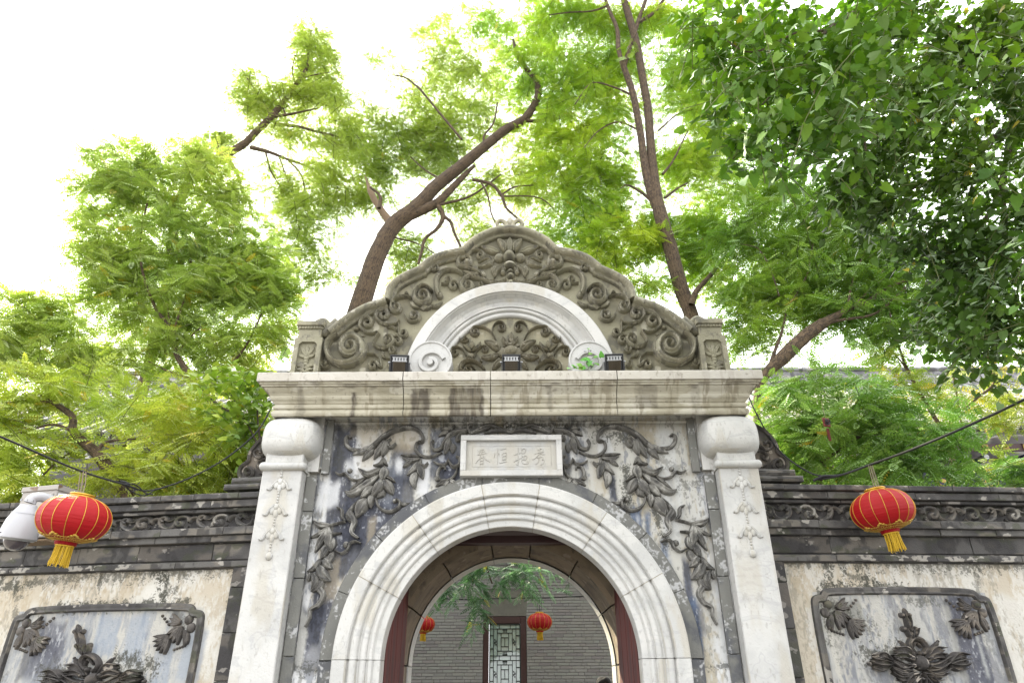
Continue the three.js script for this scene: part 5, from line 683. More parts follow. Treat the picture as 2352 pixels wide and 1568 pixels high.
// ---------------------------------------------------------------- dome camera on a metal box
{
  const B = thing('junction_box', 'rusty grey metal box fixed to the top of the left wall', 'metal box');
  const c = P(104, 1186, -0.3);
  const hinge = WL, fix = g => { g.rotateY(-0.24); g.translate(c.x, c.y, c.z); return g; };
  part('body', finish(fix(chamfer(0.42, 0.47, 0.3, 0.008))), M.metalBox, B); part('lid', finish(fix(chamfer(0.44, 0.05, 0.33, 0.006).translate(0, 0.24, 0.0))), M.metalBox, B); part('door', finish(fix(chamfer(0.36, 0.38, 0.015, 0.004).translate(0, -0.01, 0.158))), M.metalBox, B); part('bracket', [fix(chamfer(0.4, 0.02, 0.2, 0.004).translate(0.01, -0.255, 0.02)), fix(chamfer(0.02, 0.1, 0.1, 0.004).translate(0.17, -0.2, 0.02))], M.deadWood, B); rebase(B, c.x, c.y - 0.24, c.z);
  const K = thing('dome_camera', 'white weatherproof dome security camera on a curved arm', 'security camera'), q = P(49, 1206, 0.55), T = g => { g.rotateZ(-0.1); g.rotateX(0.1); g.translate(q.x, q.y, q.z); return g; };
  part('hood', T(new THREE.LatheGeometry([[0.001, 0.205], [0.062, 0.2], [0.068, 0.185], [0.1, 0.12], [0.128, 0.04], [0.143, -0.05], [0.147, -0.105], [0.143, -0.118], [0.12, -0.112], [0.118, -0.1]].map(p => new THREE.Vector2(p[0], p[1] > 0 ? p[1] * 0.86 : p[1])), 48)), M.shell, K);
  part('seam', T(new THREE.TorusGeometry(0.1095, 0.0016, 6, 48).rotateX(Math.PI / 2).translate(0, 0.097, 0)), M.silver, K);
  part('trim_ring', T(new THREE.TorusGeometry(0.118, 0.012, 10, 48).rotateX(Math.PI / 2).translate(0, -0.118, 0)), M.silver, K);
  part('dome', T(new THREE.SphereGeometry(0.1, 32, 16, 0, Math.PI * 2, Math.PI / 2, Math.PI / 2).scale(1, 0.95, 1).translate(0, -0.118, 0)), M.smoke, K);
  const arm = [V3(0, 0.19, 0), V3(0.005, 0.225, -0.005), V3(0.035, 0.25, -0.03), V3(0.085, 0.245, -0.1), V3(0.13, 0.215, -0.2), V3(0.16, 0.19, -0.28)];
  part('arm', T(tubeT(arm, [0.05, 0.045, 0.042, 0.042, 0.05, 0.07], 14, 1, 0)), M.shell, K); part('mounting_plate', T(chamfer(0.24, 0.3, 0.03, 0.006).translate(0.16, 0.17, -0.28)), M.shell, K);
  for (let i = 0; i < 3; i++) part('screw', T(new THREE.CylinderGeometry(0.008, 0.008, 0.02, 8).translate(-0.05 + i * 0.05, 0.205, 0.045)), M.silver, K);
  const font = await new FontLoader().loadAsync('fonts/droid/droid_sans_bold.typeface.json'); const tg = new TextGeometry('Panasonic', { font, size: 0.0125, depth: 0.002, curveSegments: 3 }), tp = tg.attributes.position;
  for (let i = 0; i < tp.count; i++) { const a = tp.getX(i) / 0.145 - 1.0, r = 0.1447 + tp.getZ(i); tp.setXYZ(i, r * Math.sin(a), -0.083 + tp.getY(i), r * Math.cos(a)); } tg.computeVertexNormals(); part('lettering', T(tg), M.black, K);
  rebase(K, q.x, q.y, q.z);
}
// ---------------------------------------------------------------- courtyard: brick house with lattice window
{
  const hz = -11, C = new Plane(V3(0, 0, hz), 0), house = thing('brick_house', 'grey brick house with a red-framed lattice window seen through the arch', 'house');
  const tint = [[0.4, 0.4, 0.39], [0.36, 0.36, 0.36], [0.39, 0.405, 0.39], [0.335, 0.32, 0.335], [0.37, 0.35, 0.355]].map(c => std(c, 0.9, { bumpMap: bumped(roughTex, 1.5), bumpScale: 0.005 }));
  const mortar = std([0.2, 0.19, 0.185], 0.95);
  const w0 = C.px(1110, 1415), w1 = C.px(1208, 1415), wx0 = w0[0], wx1 = w1[0], wTop = w0[1], lint = 0.62;
  const hx = 5.5, hTop = 4.9;
  const sh = new THREE.Shape(); sh.moveTo(-hx, 0); sh.lineTo(hx, 0); sh.lineTo(hx, hTop); sh.lineTo(-hx, hTop); const ho = new THREE.Path(); ho.moveTo(wx0, 0.9); ho.lineTo(wx1, 0.9); ho.lineTo(wx1, wTop); ho.lineTo(wx0, wTop); sh.holes.push(ho);
  const wg = new THREE.ExtrudeGeometry(sh, { depth: 0.35, bevelEnabled: false }); wg.translate(0, 0, hz - 0.36); part('wall', wg, mortar, house);
  const bh = 0.068, bl = 0.28, geos = []; for (let i = 0; i < 4; i++) geos.push(chamfer(bl - 0.008 + i * 0.001, bh - 0.0085, 0.05, 0.004)); const half = chamfer(bl / 2 - 0.008, bh - 0.0085, 0.05, 0.004);
  const rest = {}, cutGeo = {}; let near = [];
  for (let r = 0, y = 0; y < hTop - bh; y += bh, r++) {
    const inWin = y + bh > 0.9 && y < wTop + lint, spans = inWin ? [[-hx, wx0 - 0.004], [wx1 + 0.004, hx]] : [[-hx, hx]];
    for (const [s0, s1] of spans) { let x = s0 - (r % 2 ? 0.07 : 0) - rr(0, 0.05); for (let i = 0; x < s1 - 0.02; i++) { const head = (i + r) % 3 === 2, L = head ? bl / 2 : bl, a = Math.max(x, s0), e = Math.min(x + L, s1); x += L; if (e - a < 0.03) continue; const xm = (a + e) / 2, ym = y + bh / 2; near.push([xm, ym, e - a < L - 0.001 ? e - a : head, Math.hypot(xm - 0.3, (ym - 2.8) * 1.3)]); } }
  }
  near.sort((a, b) => a[3] - b[3]);
  near.forEach(([x, y, head, d], i) => {
    const g = typeof head === 'number' ? (cutGeo[head.toFixed(2)] ??= chamfer(+head.toFixed(2) - 0.008, bh - 0.0085, 0.05, 0.004)) : head ? half : geos[Math.floor(rnd() * 4)], m = tint[Math.floor(rnd() * rnd() * 5 + rnd() * 1.2) % 5], z = hz - 0.012 + rr(-0.004, 0.004);
    if (d < 9 && i < 300) { const b = new THREE.Mesh(g, m); b.name = 'brick'; b.position.set(x, y, z); house.add(b); }
    else { const k = tint.indexOf(m); (rest[k] ??= []).push([g, x, y, z]); }
  });
  const bt = []; for (const [k, v] of Object.entries(rest)) for (const [g, x, y, z] of v) (bt[k] ??= []).push(g.clone().translate(x, y, z));
  bt.forEach((l, k) => { const m = part('brickwork', l, tint[k], house); m.userData.kind = 'stuff'; });
  const stone = std([0.34, 0.335, 0.31], 0.85, { map: bumped(marbleTex, 0.5) }); part('lintel_stone', [finish(box(wx0 - 0.02, (wx0 + wx1) / 2 - 0.16, wTop + 0.004, wTop + lint - 0.06, hz - 0.05, hz + 0.012)), finish(box((wx0 + wx1) / 2 - 0.155, wx1 + 0.02, wTop + 0.004, wTop + lint - 0.06, hz - 0.05, hz + 0.014))], stone, house);
  // window
  const win = sub('lattice_window', house), zw = Z(1780, 2280, 5.72), X = x => C.px(...zw(x, 600))[0] * 1, wz = hz - 0.06;
  const xs = v => wx0 + (v - 142) / (1105 - 142) * (wx1 - wx0), sy = (wx1 - wx0) / (1105 - 142) , ys = v => wTop - (v - 140) * sy * 1.06;
  const green = std([0.012, 0.03, 0.026], 0.45), Yb = 0.92;
  const fr = (a, b, c, d) => chamfer(b - a, d - c, 0.1, 0.008).translate((a + b) / 2, (c + d) / 2, hz - 0.05);
  part('frame', [fr(wx0, xs(270), Yb, wTop), fr(xs(975), wx1, Yb, wTop), fr(xs(270), xs(975), ys(285), wTop)], M.darkRed, win);
  const pane = new THREE.MeshPhysicalMaterial({ color: new THREE.Color().setRGB(0.3, 0.4, 0.375), roughness: 0.12, clearcoat: 1, clearcoatRoughness: 0.02 });
  part('pane', box(xs(280), xs(970), Yb, ys(290), wz - 0.02, wz - 0.01), pane, win);
  const bars = []; const Hb = (x0, x1, y, t = 16) => bars.push([xs(x0), xs(x1), ys(y + t / 2), ys(y - t / 2)]), Vb = (x, y0, y1, t = 15) => bars.push([xs(x - t / 2), xs(x + t / 2), ys(y1), ys(y0)]);
  Hb(280, 970, 300, 30); Vb(288, 290, 2600, 26); Vb(962, 290, 2600, 26);
  for (let u = 0; u < 4; u++) {
    const o = 385 + u * 608; if (ys(o) < Yb + 0.1) break;
    Hb(300, 955, o); Hb(300, 955, o + 520); for (const q of [500, 745]) Vb(q, o - 85, o); Vb(373, o - 85, o + 520); Vb(873, o - 85, o + 520); Vb(455, o, o + 520); Vb(790, o, o + 520);
    Hb(462, 783, o + 82); Hb(462, 783, o + 430); Vb(540, o + 82, o + 430); Vb(707, o + 82, o + 430); Hb(547, 700, o + 172); Hb(547, 700, o + 345); Vb(622, o + 172, o + 345);
    for (const [a, b] of [[300, 366], [880, 955]]) { Hb(a, b, o + 132, 22); Hb(a, b, o + 388, 22); }
    for (const y of [o + 40, o + 478]) { Hb(570, 680, y + (y < o + 200 ? -22 : 22), 30); Vb(590, y - 30, y + 30, 14); Vb(660, y - 30, y + 30, 14); Vb(625, y - 30, y + 30, 18); }
    for (const x of [414, 831]) for (const [dx, dy] of [[-22, -36], [22, -14], [-22, 14], [22, 36]]) Vb(x + dx * 0.6, o + 258 + dy * 1.3 - 16, o + 258 + dy * 1.3 + 16, 22); for (const x of [414, 831]) Hb(x - 28, x + 28, o + 258, 16);
  }
  for (const [a, b, c, d] of bars) if (d > Yb) part('lattice_bar', box(a, b, Math.max(c, Yb), d, wz - 0.008 + rnd() * 0.003, wz + 0.02 + rnd() * 0.004), green, win);
  // simple tiled roof above the wall
  const rf = []; const ry = hTop; for (let i = 0; i < 44; i++) { const x = -5.9 + i * 0.27, g = new THREE.CylinderGeometry(0.075, 0.075, 3.4, 8, 1, false); g.rotateX(Math.PI / 2 - 0.52); g.translate(x, ry + 0.62, hz - 0.95); rf.push(g); }
  part('roof_tiles', rf, M.tile, house); part('roof', [box(-6, 6, -0.06, 0.06, -1.75, 1.75).rotateX(0.52).translate(0, ry + 0.55, hz - 0.95), box(-6, 6, 0, 2.2, hz - 2.6, hz - 2.3).translate(0, 4.2, 0)], M.greyDark, house);
  rebase(house, 0, 0, hz);
}
// ---------------------------------------------------------------- side halls behind the garden walls
function hall(name, label, x0, x1, zE, yE, zR, yR, painted) {
  const h = thing(name, label, 'hall'), dz = zE - zR, dy = yR - yE, len = Math.hypot(dz, dy), ang = Math.atan2(dy, dz);
  const slope = g => { g.rotateX(ang); g.translate((x0 + x1) / 2, (yE + yR) / 2, (zE + zR) / 2); return g; };
  part('roof_bed', slope(box(-(x1 - x0) / 2, (x1 - x0) / 2, -0.12, 0, -len / 2, len / 2)), M.tile, h);
  for (let x = x0 + 0.12; x < x1; x += 0.24) {
    const g = new THREE.CylinderGeometry(0.065, 0.065, len, 10, 1, false, -Math.PI / 2 + Math.PI, Math.PI); g.rotateX(Math.PI / 2); g.rotateZ(Math.PI); const q = new THREE.CylinderGeometry(0.065, 0.065, len, 10); q.rotateX(Math.PI / 2); slope(q.translate(x - (x0 + x1) / 2, 0.02, 0)); part('tile_roll', finish(q), M.tile, h);
    const e = new THREE.CylinderGeometry(0.075, 0.075, 0.04, 14); e.rotateX(Math.PI / 2); e.translate(x, yE + 0.02, zE + 0.02); const e2 = new THREE.TorusGeometry(0.055, 0.012, 6, 14); e2.translate(x, yE + 0.02, zE + 0.045); part('eave_tile', [finish(e), finish(e2)], M.greyBrick, h);
  }
  part('ridge', [finish(chamfer(x1 - x0, 0.34, 0.26, 0.03).translate((x0 + x1) / 2, yR + 0.14, zR)), finish(chamfer(x1 - x0, 0.1, 0.36, 0.03).translate((x0 + x1) / 2, yR + 0.34, zR))], M.tile, h);
  part('rear_roof', box(x0, x1, yE - 0.1, yR, zR - 0.5, zR - 0.2), M.tile, h);
  part('wall', finish(box(x0, x1, 0, yE - 0.7, zE - 1.15, zE - 0.9)), painted ? std([0.42, 0.32, 0.22], 0.9) : M.greyBrick, h);
  const navy = std([0.012, 0.016, 0.07], 0.6), teal = std([0.02, 0.12, 0.1], 0.6), goldP = std([0.7, 0.5, 0.1], 0.5), whiteP = std([0.6, 0.62, 0.62], 0.6);
  for (let x = x0 + 0.15; x < x1; x += 0.34) {
    part('rafter', finish(chamfer(0.1, 0.1, 1.4, 0.006).rotateX(0.3).translate(x, yE - 0.08, zE - 0.75)), painted ? M.darkRed : M.tile, h);
    if (painted) { const sq = []; for (const q of [0.045, 0.026]) for (const [a, b, c, d] of [[-q, q, q - 0.008, q], [-q, q, -q, -q + 0.008], [-q, -q + 0.008, -q, q], [q - 0.008, q, -q, q]]) sq.push(box(a, b, c, d, 0, 0.012)); part('rafter_ornament', merge(sq).translate(x, yE - 0.3, zE - 0.07), goldP, h); const c = new THREE.CylinderGeometry(0.055, 0.055, 0.3, 16).rotateX(Math.PI / 2).translate(x + 0.02, yE - 0.44, zE - 0.3); part('eave_rafter', finish(c), x * 10 % 2 > 1 ? teal : navy, h); part('rafter_end', new THREE.CylinderGeometry(0.042, 0.042, 0.01, 16).rotateX(Math.PI / 2).translate(x + 0.02, yE - 0.44, zE - 0.143), whiteP, h); }
  }
  if (painted) {
    part('fascia', box(x0, x1, yE - 0.36, yE - 0.24, zE - 0.12, zE - 0.085), M.darkRed, h);
    part('beam', finish(chamfer(x1 - x0, 0.42, 0.3, 0.02).translate((x0 + x1) / 2, yE - 0.76, zE - 0.6)), navy, h); part('lower_beam', finish(chamfer(x1 - x0, 0.3, 0.26, 0.02).translate((x0 + x1) / 2, yE - 1.2, zE - 0.6)), teal, h);
    for (let x = x0 + 0.4; x < x1; x += 0.8) part('painted_flower', [new THREE.TorusGeometry(0.13, 0.008, 6, 24), new THREE.TorusGeometry(0.09, 0.007, 6, 20), new THREE.SphereGeometry(0.035, 12, 8).scale(1.5, 1, 0.3), ...[0, 1, 2, 3, 4, 5].map(k => new THREE.TorusGeometry(0.03, 0.005, 5, 10).translate(0.11 * Math.cos(k * 1.047), 0.11 * Math.sin(k * 1.047), 0))].map(g => g.translate(x, yE - 0.76, zE - 0.446)), goldP, h);
    for (let x = x0 + 0.5; x < x1; x += 2.4) part('column', new THREE.CylinderGeometry(0.14, 0.15, yE - 1.0, 20).translate(x, (yE - 1.0) / 2, zE - 0.6), M.redWood, h);
  }
  rebase(h, (x0 + x1) / 2, 0, zE - 1); return h;
}
hall('tiled_hall', 'pale grey tiled roof hall behind the trees left of the gate', -10.5, -3.9, -4.2, P(380, 1003, -4.2).y, -8.2, P(380, 892, -8.2).y, false);
hall('painted_hall', 'tiled hall with painted blue beams behind the trees right of the gate', 3.7, 12, -4.4, P(2200, 985, -4.4).y, -8.2, P(2200, 882, -8.2).y, true);

// ---------------------------------------------------------------- person in the courtyard, only the head shows above the frame's lower edge
{
  const hp = P(1386, 1553, -4.5), top = hp.y, sc = top / 1.72;
  const skin = std([0.42, 0.235, 0.15], 0.55), hair = new THREE.MeshPhysicalMaterial({ color: new THREE.Color().setRGB(0.012, 0.011, 0.011), roughness: 0.85, specularIntensity: 0.3 }), shirt = std([0.09, 0.1, 0.13], 0.9), trousers = std([0.035, 0.036, 0.045], 0.9);
  const field = (caps, lo, size, res, k, mat) => {
    const mc = new MarchingCubes(res, mat, false, false, 60000); mc.isolation = 0; const n = res;
    for (let z = 0; z < n; z++) for (let y = 0; y < n; y++) for (let x = 0; x < n; x++) {
      const px = lo[0] + (x - n / 2) / (n / 2) * 0 + size * (x / n), py = lo[1] + size * (y / n), pz = lo[2] + size * (z / n); let d = 9;
      for (const [a, b, ra, rb, e] of caps) { const dx = b[0] - a[0], dy = b[1] - a[1], dz = b[2] - a[2], q = clamp(((px - a[0]) * dx + (py - a[1]) * dy + (pz - a[2]) * dz) / (dx * dx + dy * dy + dz * dz + 1e-9)), ex = e || 1; const l = Math.hypot((px - a[0] - dx * q), py - a[1] - dy * q, (pz - a[2] - dz * q) * ex) - (ra + (rb - ra) * q); const h = clamp(0.5 + 0.5 * (d - l) / k); d = d + (l - d) * h - k * h * (1 - h); }
      mc.field[x + y * n + z * n * n] = -d;
    }
    mc.update(); const c = mc.count, pos = new Float32Array(mc.positionArray.slice(0, c * 3)), g = new THREE.BufferGeometry();
    for (let i = 0; i < c; i++) for (let a = 0; a < 3; a++) pos[3 * i + a] = lo[a] + size * (pos[3 * i + a] + 1) / 2;
    g.setAttribute('position', new THREE.BufferAttribute(pos, 3)); g.setAttribute('normal', new THREE.BufferAttribute(new Float32Array(mc.normalArray.slice(0, c * 3)), 3)); g.computeVertexNormals(); return g;
  };
  const person = thing('person', 'person with short black hair in the courtyard, only the top of the head showing', 'person');
  const hx = 0.085, sy = 1.42, hip = 0.92, body = [[[0, 1.0, 0], [0, 1.3, -0.01], 0.13, 0.145, 0.85], [[-0.13, 1.4, 0], [0.13, 1.4, 0], 0.075, 0.075], [[0, 1.42, 0], [0, 1.56, 0.01], 0.06, 0.055], [[-0.07, 0.95, 0], [0.07, 0.95, 0], 0.12, 0.12]];
  for (const s of [-1, 1]) body.push([[s * 0.18, 1.4, 0], [s * 0.225, 1.12, -0.01], 0.055, 0.045], [[s * 0.225, 1.12, -0.01], [s * 0.22, 0.87, 0.04], 0.042, 0.03], [[s * 0.22, 0.87, 0.04], [s * 0.215, 0.78, 0.05], 0.035, 0.03], [[s * hx, hip, 0], [s * 0.1, 0.5, 0.01], 0.085, 0.06], [[s * 0.1, 0.5, 0.01], [s * 0.1, 0.08, -0.02], 0.058, 0.04], [[s * 0.1, 0.05, -0.03], [s * 0.11, 0.035, 0.13], 0.042, 0.03]);
  for (const s of [-1, 1]) for (let f = 0; f < 4; f++) body.push([[s * (0.2 + f * 0.012), 0.78, 0.04 + f * 0.008], [s * (0.2 + f * 0.012), 0.69 + Math.abs(f - 1.4) * 0.012, 0.06 + f * 0.008], 0.0095, 0.008]);
  part('body', field(body, [-0.9, -0.03, -0.9], 1.8, 90, 0.035, shirt), shirt, person);
  const head = [[[0, 1.585, 0.015], [0, 1.64, -0.005], 0.062, 0.082], [[0, 1.55, 0.04], [0, 1.6, 0.045], 0.045, 0.055], [[0, 1.6, 0.09], [0, 1.575, 0.105], 0.01, 0.014], [[-0.078, 1.6, 0], [-0.08, 1.58, 0], 0.016, 0.012], [[0.078, 1.6, 0], [0.08, 1.58, 0], 0.016, 0.012], [[0, 1.5, 0], [0, 1.56, 0.005], 0.055, 0.05], [[-0.028, 1.548, 0.083], [0.028, 1.548, 0.083], 0.008, 0.008]];
  part('head', field(head, [-0.16, 1.46, -0.16], 0.32, 80, 0.02, skin), skin, person);
  const hr = [[[-0.02, 1.66, -0.025], [0.02, 1.66, -0.025], 0.092, 0.092], [[0, 1.6, -0.05], [0, 1.66, -0.03], 0.075, 0.09], [[-0.07, 1.665, 0.035], [0.01, 1.70, 0.05], 0.028, 0.035], [[0.02, 1.70, 0.045], [0.085, 1.63, 0.02], 0.035, 0.02], [[-0.085, 1.64, 0.0], [-0.085, 1.6, 0.0], 0.02, 0.012]];
  part('hair', field(hr, [-0.16, 1.46, -0.18], 0.34, 80, 0.02, hair), hair, person);
  for (const s of [-1, 1]) { part('eye', new THREE.SphereGeometry(0.011, 10, 8).scale(1.2, 0.7, 0.6).translate(s * 0.031, 1.61, 0.085), hair, person); part('eyebrow', new THREE.TubeGeometry(new THREE.CatmullRomCurve3([V3(s * 0.014, 1.628, 0.094), V3(s * 0.032, 1.634, 0.091), V3(s * 0.052, 1.628, 0.08)]), 6, 0.0035, 4), hair, person); }
  person.position.set(hp.x, 0, -4.5); person.scale.setScalar(sc * 1.72 / 1.752); person.rotation.y = 0.12;
}
// ---------------------------------------------------------------- trees and plants
function compoundLeaf(pairs, len, ll, lw, quad = false) {              // feathered leaf along +x, upper side +y, drooping
  const pos = [], tri = (...p) => { for (const q of p) pos.push(...q); };
  const sag = t => -0.22 * len * t * t, leaflet = (x, side, L, w, ang) => {
    const y = sag(x / len), dx = Math.cos(ang), dz = Math.sin(ang) * side, px = -dz, pz = dx; const P3 = (a, b, h) => [x + dx * a + px * b, y + h, dz * a + pz * b];
    const base = P3(0.002, 0, 0), l = P3(L * 0.42, w / 2, 0.12 * w - L * 0.04), r = P3(L * 0.42, -w / 2, 0.12 * w - L * 0.04), tip = P3(L, 0, -L * 0.22), m = P3(L * 0.45, 0, -L * 0.06);
    if (quad) tri(base, l, m, base, m, r, l, tip, m, m, tip, r); else tri(base, l, tip, base, tip, r);
  };
  for (let i = 0; i < pairs; i++) { const t = 0.18 + 0.74 * i / (pairs - 1), k = 0.75 + 0.5 * Math.sin(Math.PI * Math.min(1, t * 1.05)); for (const s of [-1, 1]) leaflet(len * t, s, ll * k * 0.85, lw * k * 0.9, 1.05 - 0.25 * t); }
  leaflet(len * 0.95, 1, ll, lw, 0);
  for (let i = 0; i < 3; i++) { const a = i / 3 * len, b = (i + 1) / 3 * len, w = 0.0014; tri([a, sag(i / 3), -w], [b, sag((i + 1) / 3), -w], [b, sag((i + 1) / 3), w]); tri([a, sag(i / 3), -w], [b, sag((i + 1) / 3), w], [a, sag(i / 3), w]); }
  const g = new THREE.BufferGeometry(); g.setAttribute('position', new THREE.BufferAttribute(new Float32Array(pos), 3)); g.computeVertexNormals(); return g;
}
function broadLeaf(L, Wd, lobed, seg = 9) {                             // heart-shaped toothed leaf with a folded midrib
  const rows = [], half = s => { for (let i = 0; i <= seg; i++) { const t = i / seg; } };
  const wid = t => Wd / 2 * Math.pow(Math.sin(Math.PI * Math.pow(clamp(t * 0.94 + 0.06), 0.62)), 0.8) * (lobed ? 1 + 0.06 * Math.cos(t * 22) : 1);
  for (let i = 0; i <= seg; i++) { const t = i / seg, w = i === seg ? 0.0005 : wid(t), tooth = 1 + 0.07 * (i % 2 ? 1 : -1), droop = -0.18 * L * t * t, row = []; for (const s of [-1, -0.5, 0, 0.5, 1]) { const back = (i === 0 ? -0.10 * L * Math.abs(s) : 0); const v = V3(L * t + back - 0.08 * L * Math.abs(s) * (1 - t), droop + 0.3 * w * Math.abs(s) * (1 - 0.6 * Math.abs(s)), s * w * (Math.abs(s) === 1 ? tooth : 1)); v.u = 0.5 + s * 0.5; v.v = t; row.push(v); } rows.push(row); }
  return gridGeo(rows).toNonIndexed();
}
const veinTex = makeTex(128, 256, (u, v) => { const a = Math.abs(u - 0.5) * 2, side = Math.abs(((v - a * 0.32) * 7 + 8) % 1 - 0.5), k = Math.max(sstep(0.07, 0.02, a), 0.8 * sstep(0.1, 0.04, side) * sstep(0.95, 0.6, a)); const n = 0.85 + 0.25 * fbm(u * 9, v * 16, 3); return mix3([n, n, n], [1.6, 1.35, 1.5], 0.75 * k); });
const L_small = compoundLeaf(6, 0.23, 0.05, 0.025), L_fine = compoundLeaf(6, 0.2, 0.042, 0.021), L_mid = compoundLeaf(6, 0.22, 0.052, 0.026, true), L_far = compoundLeaf(5, 0.24, 0.07, 0.028), L_broad = broadLeaf(0.085, 0.07, false, 6), L_mul = broadLeaf(0.078, 0.056, true, 10), L_mul2 = broadLeaf(0.076, 0.055, true, 7);
M.mulberry = new THREE.MeshPhysicalMaterial({ color: 0xffffff, map: veinTex, roughness: 0.55, transmission: 0.5, thickness: 0, side: THREE.DoubleSide, ior: 1.4 });
const UPV = V3(0, 1, 0);
// a blob of foliage: traced centre and radii at the depth z of the tree, so many sprays; returns leaf placements
function sprays(blobs, o = {}) {
  const { z: z0, dens = 1, leaf = 0.2, per = 11, twig = 0.5, gap = 0.42, gs = 1.1, tones, droop = 0.25, flat = 0.55, back = 0 } = o, out = [], twigs = [];
  for (const b of blobs) {
    const [x, y, rx, ry, d = 1, z = z0, tone = 0] = b, c = P(x, y, z - back), sc = depthOf(c) / FOC, Rx = rx * sc, Ry = ry * sc, Rz = Math.max(0.45, (Rx + Ry) / 2 * 0.9);
    const n = Math.round(dens * d * rx * ry * 0.0040 * 11 / per); 
    for (let i = 0; i < n; i++) {
      let a, q; for (let tries = 0; tries < 6; tries++) { a = V3(rr(-1, 1), rr(-1, 1), rr(-1, 1)); if (a.lengthSq() > 1) continue; q = c.clone().addScaledVector(RIGHT, a.x * Rx).addScaledVector(UP, a.y * Ry).addScaledVector(FWD, a.z * Rz); if (fbm(q.x * gs + q.z * 0.7 + 31, q.y * gs + q.z * 0.5 + 17, 2) > gap) break; }
      if (!q) continue;
      const dir = V3(a.x + rr(-0.8, 0.8), (a.y + rr(-0.6, 0.6)) * 0.6 - droop * 0.3, a.z + rr(-0.8, 0.8)).normalize(), L = twig * rr(0.7, 1.25), sideways = dir.clone().cross(UPV).normalize(); if (rnd() < 0.5) sideways.negate();
      const tn = fbm(q.x * 0.8 + 5, q.y * 0.8 + q.z * 0.6, 3), tw = [];
      for (let k = 0; k < per; k++) {
        const t = (k + 0.6) / per, p = q.clone().addScaledVector(dir, L * (t - 0.5)); p.y -= droop * L * t * t; const s = k % 2 ? 1 : -1, ld = dir.clone().multiplyScalar(k === per - 1 ? 1.2 : 0.55 + 0.3 * rnd()).addScaledVector(sideways, s * rr(0.6, 1)).add(V3(rr(-0.25, 0.25), rr(-0.35, 0.2) - droop * 0.4, rr(-0.25, 0.25))).normalize();
        const nn = UPV.clone().multiplyScalar(flat).add(V3(rr(-1, 1), rr(-0.3, 1), rr(-1, 1)).multiplyScalar(1 - flat * 0.55)).normalize();
        out.push([p, ld, nn, rr(o.smin ?? 0.75, 1.2), tones(clamp(tn + rr(-0.18, 0.18) + tone), rnd())]);
      }
      if (i % 5 === 0) twigs.push([q.clone().addScaledVector(dir, -L * 0.75).add(V3(0, 0.03, 0)), q.clone(), q.clone().addScaledVector(dir, L * 0.5).add(V3(0, -droop * L, 0))]);
    }
  }
  return { out, twigs };
}
function foliage(name, geo, mat, list, parent) {
  const im = new THREE.InstancedMesh(geo, mat, list.length), m = new THREE.Matrix4(), c = new THREE.Color();
  list.forEach(([p, d, n, s, col], i) => { const z = d.clone().cross(n).normalize(), y = z.clone().cross(d).normalize(); m.makeBasis(d.clone().multiplyScalar(s), y.multiplyScalar(s), z.multiplyScalar(s)).setPosition(p); im.setMatrixAt(i, m); im.setColorAt(i, c.setRGB(...col)); });
  im.name = name; im.castShadow = im.receiveShadow = true; im.userData.kind = 'stuff'; parent.add(im); return im;
}
const tone = (dark, mid, light, yellow = 0.003, yc = [0.5, 0.42, 0.03]) => (t, r) => { if (r < yellow) return yc; const k = 0.7 + 0.6 * r; const c = t < 0.5 ? mix3(dark, mid, t * 2) : mix3(mid, light, t * 2 - 1); return c.map(v => v * k); };
const limbP = (pts, z, dz = 0) => pts.map(([x, y, zz], i) => P(x, y, (zz ?? z) + dz * i / (pts.length - 1)));
const rPx = (pts, z, px) => px.map((w, i) => w / 2 * depthOf(P(...pts[Math.min(pts.length - 1, Math.round(i / (px.length - 1) * (pts.length - 1)))].slice(0, 2), z)) / FOC);
function tree(name, label, category, z, trunk, limbs, blobs, o) {
  const T = thing(name, label, category), tp = limbP(trunk.pts, z, trunk.dz || 0), rad = rPx(trunk.pts, z, trunk.w), foot = tp[0].clone(); foot.y = -0.05; foot.x += (tp[0].x - tp[1].x) * 1.5; const pts = trunk.foot === false ? tp : [V3(foot.x, -0.05, foot.z), V3((foot.x + tp[0].x) / 2, tp[0].y * 0.5, tp[0].z), ...tp], rs = trunk.foot === false ? rad : [rad[0] * 1.35, rad[0] * 1.1, ...rad];
  part('trunk', finishBark(tubeT(pts, rs, 12)), M.bark, T);
  for (const l of limbs) part(l.name || 'limb', finishBark(tubeT(limbP(l.pts, l.z ?? z, l.dz || 0), rPx(l.pts, l.z ?? z, l.w), l.w[0] > 14 ? 10 : 6)), l.mat || M.bark, T);
  const { out, twigs } = sprays(blobs, { z, ...o });
  if (twigs.length) part('twigs', merge(twigs.map(t => new THREE.TubeGeometry(new THREE.CatmullRomCurve3(t), 3, 0.0035 * (o.tw || 1), 3))), M.twig, T).userData.kind = 'stuff';
  const cr = foliage('crown', o.geo, M.leaf, out, T);
  rebase(T, pts[0].x, 0, pts[0].z); cr.userData.n = undefined; delete cr.userData.n; return T;
}
const finishBark = g => g;
const gYel = tone([0.16, 0.32, 0.02], [0.3, 0.45, 0.025], [0.46, 0.56, 0.035]), gMid = tone([0.09, 0.22, 0.035], [0.17, 0.32, 0.05], [0.27, 0.41, 0.06]), gDeep = tone([0.035, 0.13, 0.025], [0.07, 0.2, 0.03], [0.13, 0.29, 0.04], 0.012), gSoft = tone([0.19, 0.29, 0.035], [0.32, 0.42, 0.05], [0.46, 0.54, 0.08]), gGold = tone([0.16, 0.3, 0.03], [0.3, 0.38, 0.03], [0.55, 0.46, 0.025], 0.06);

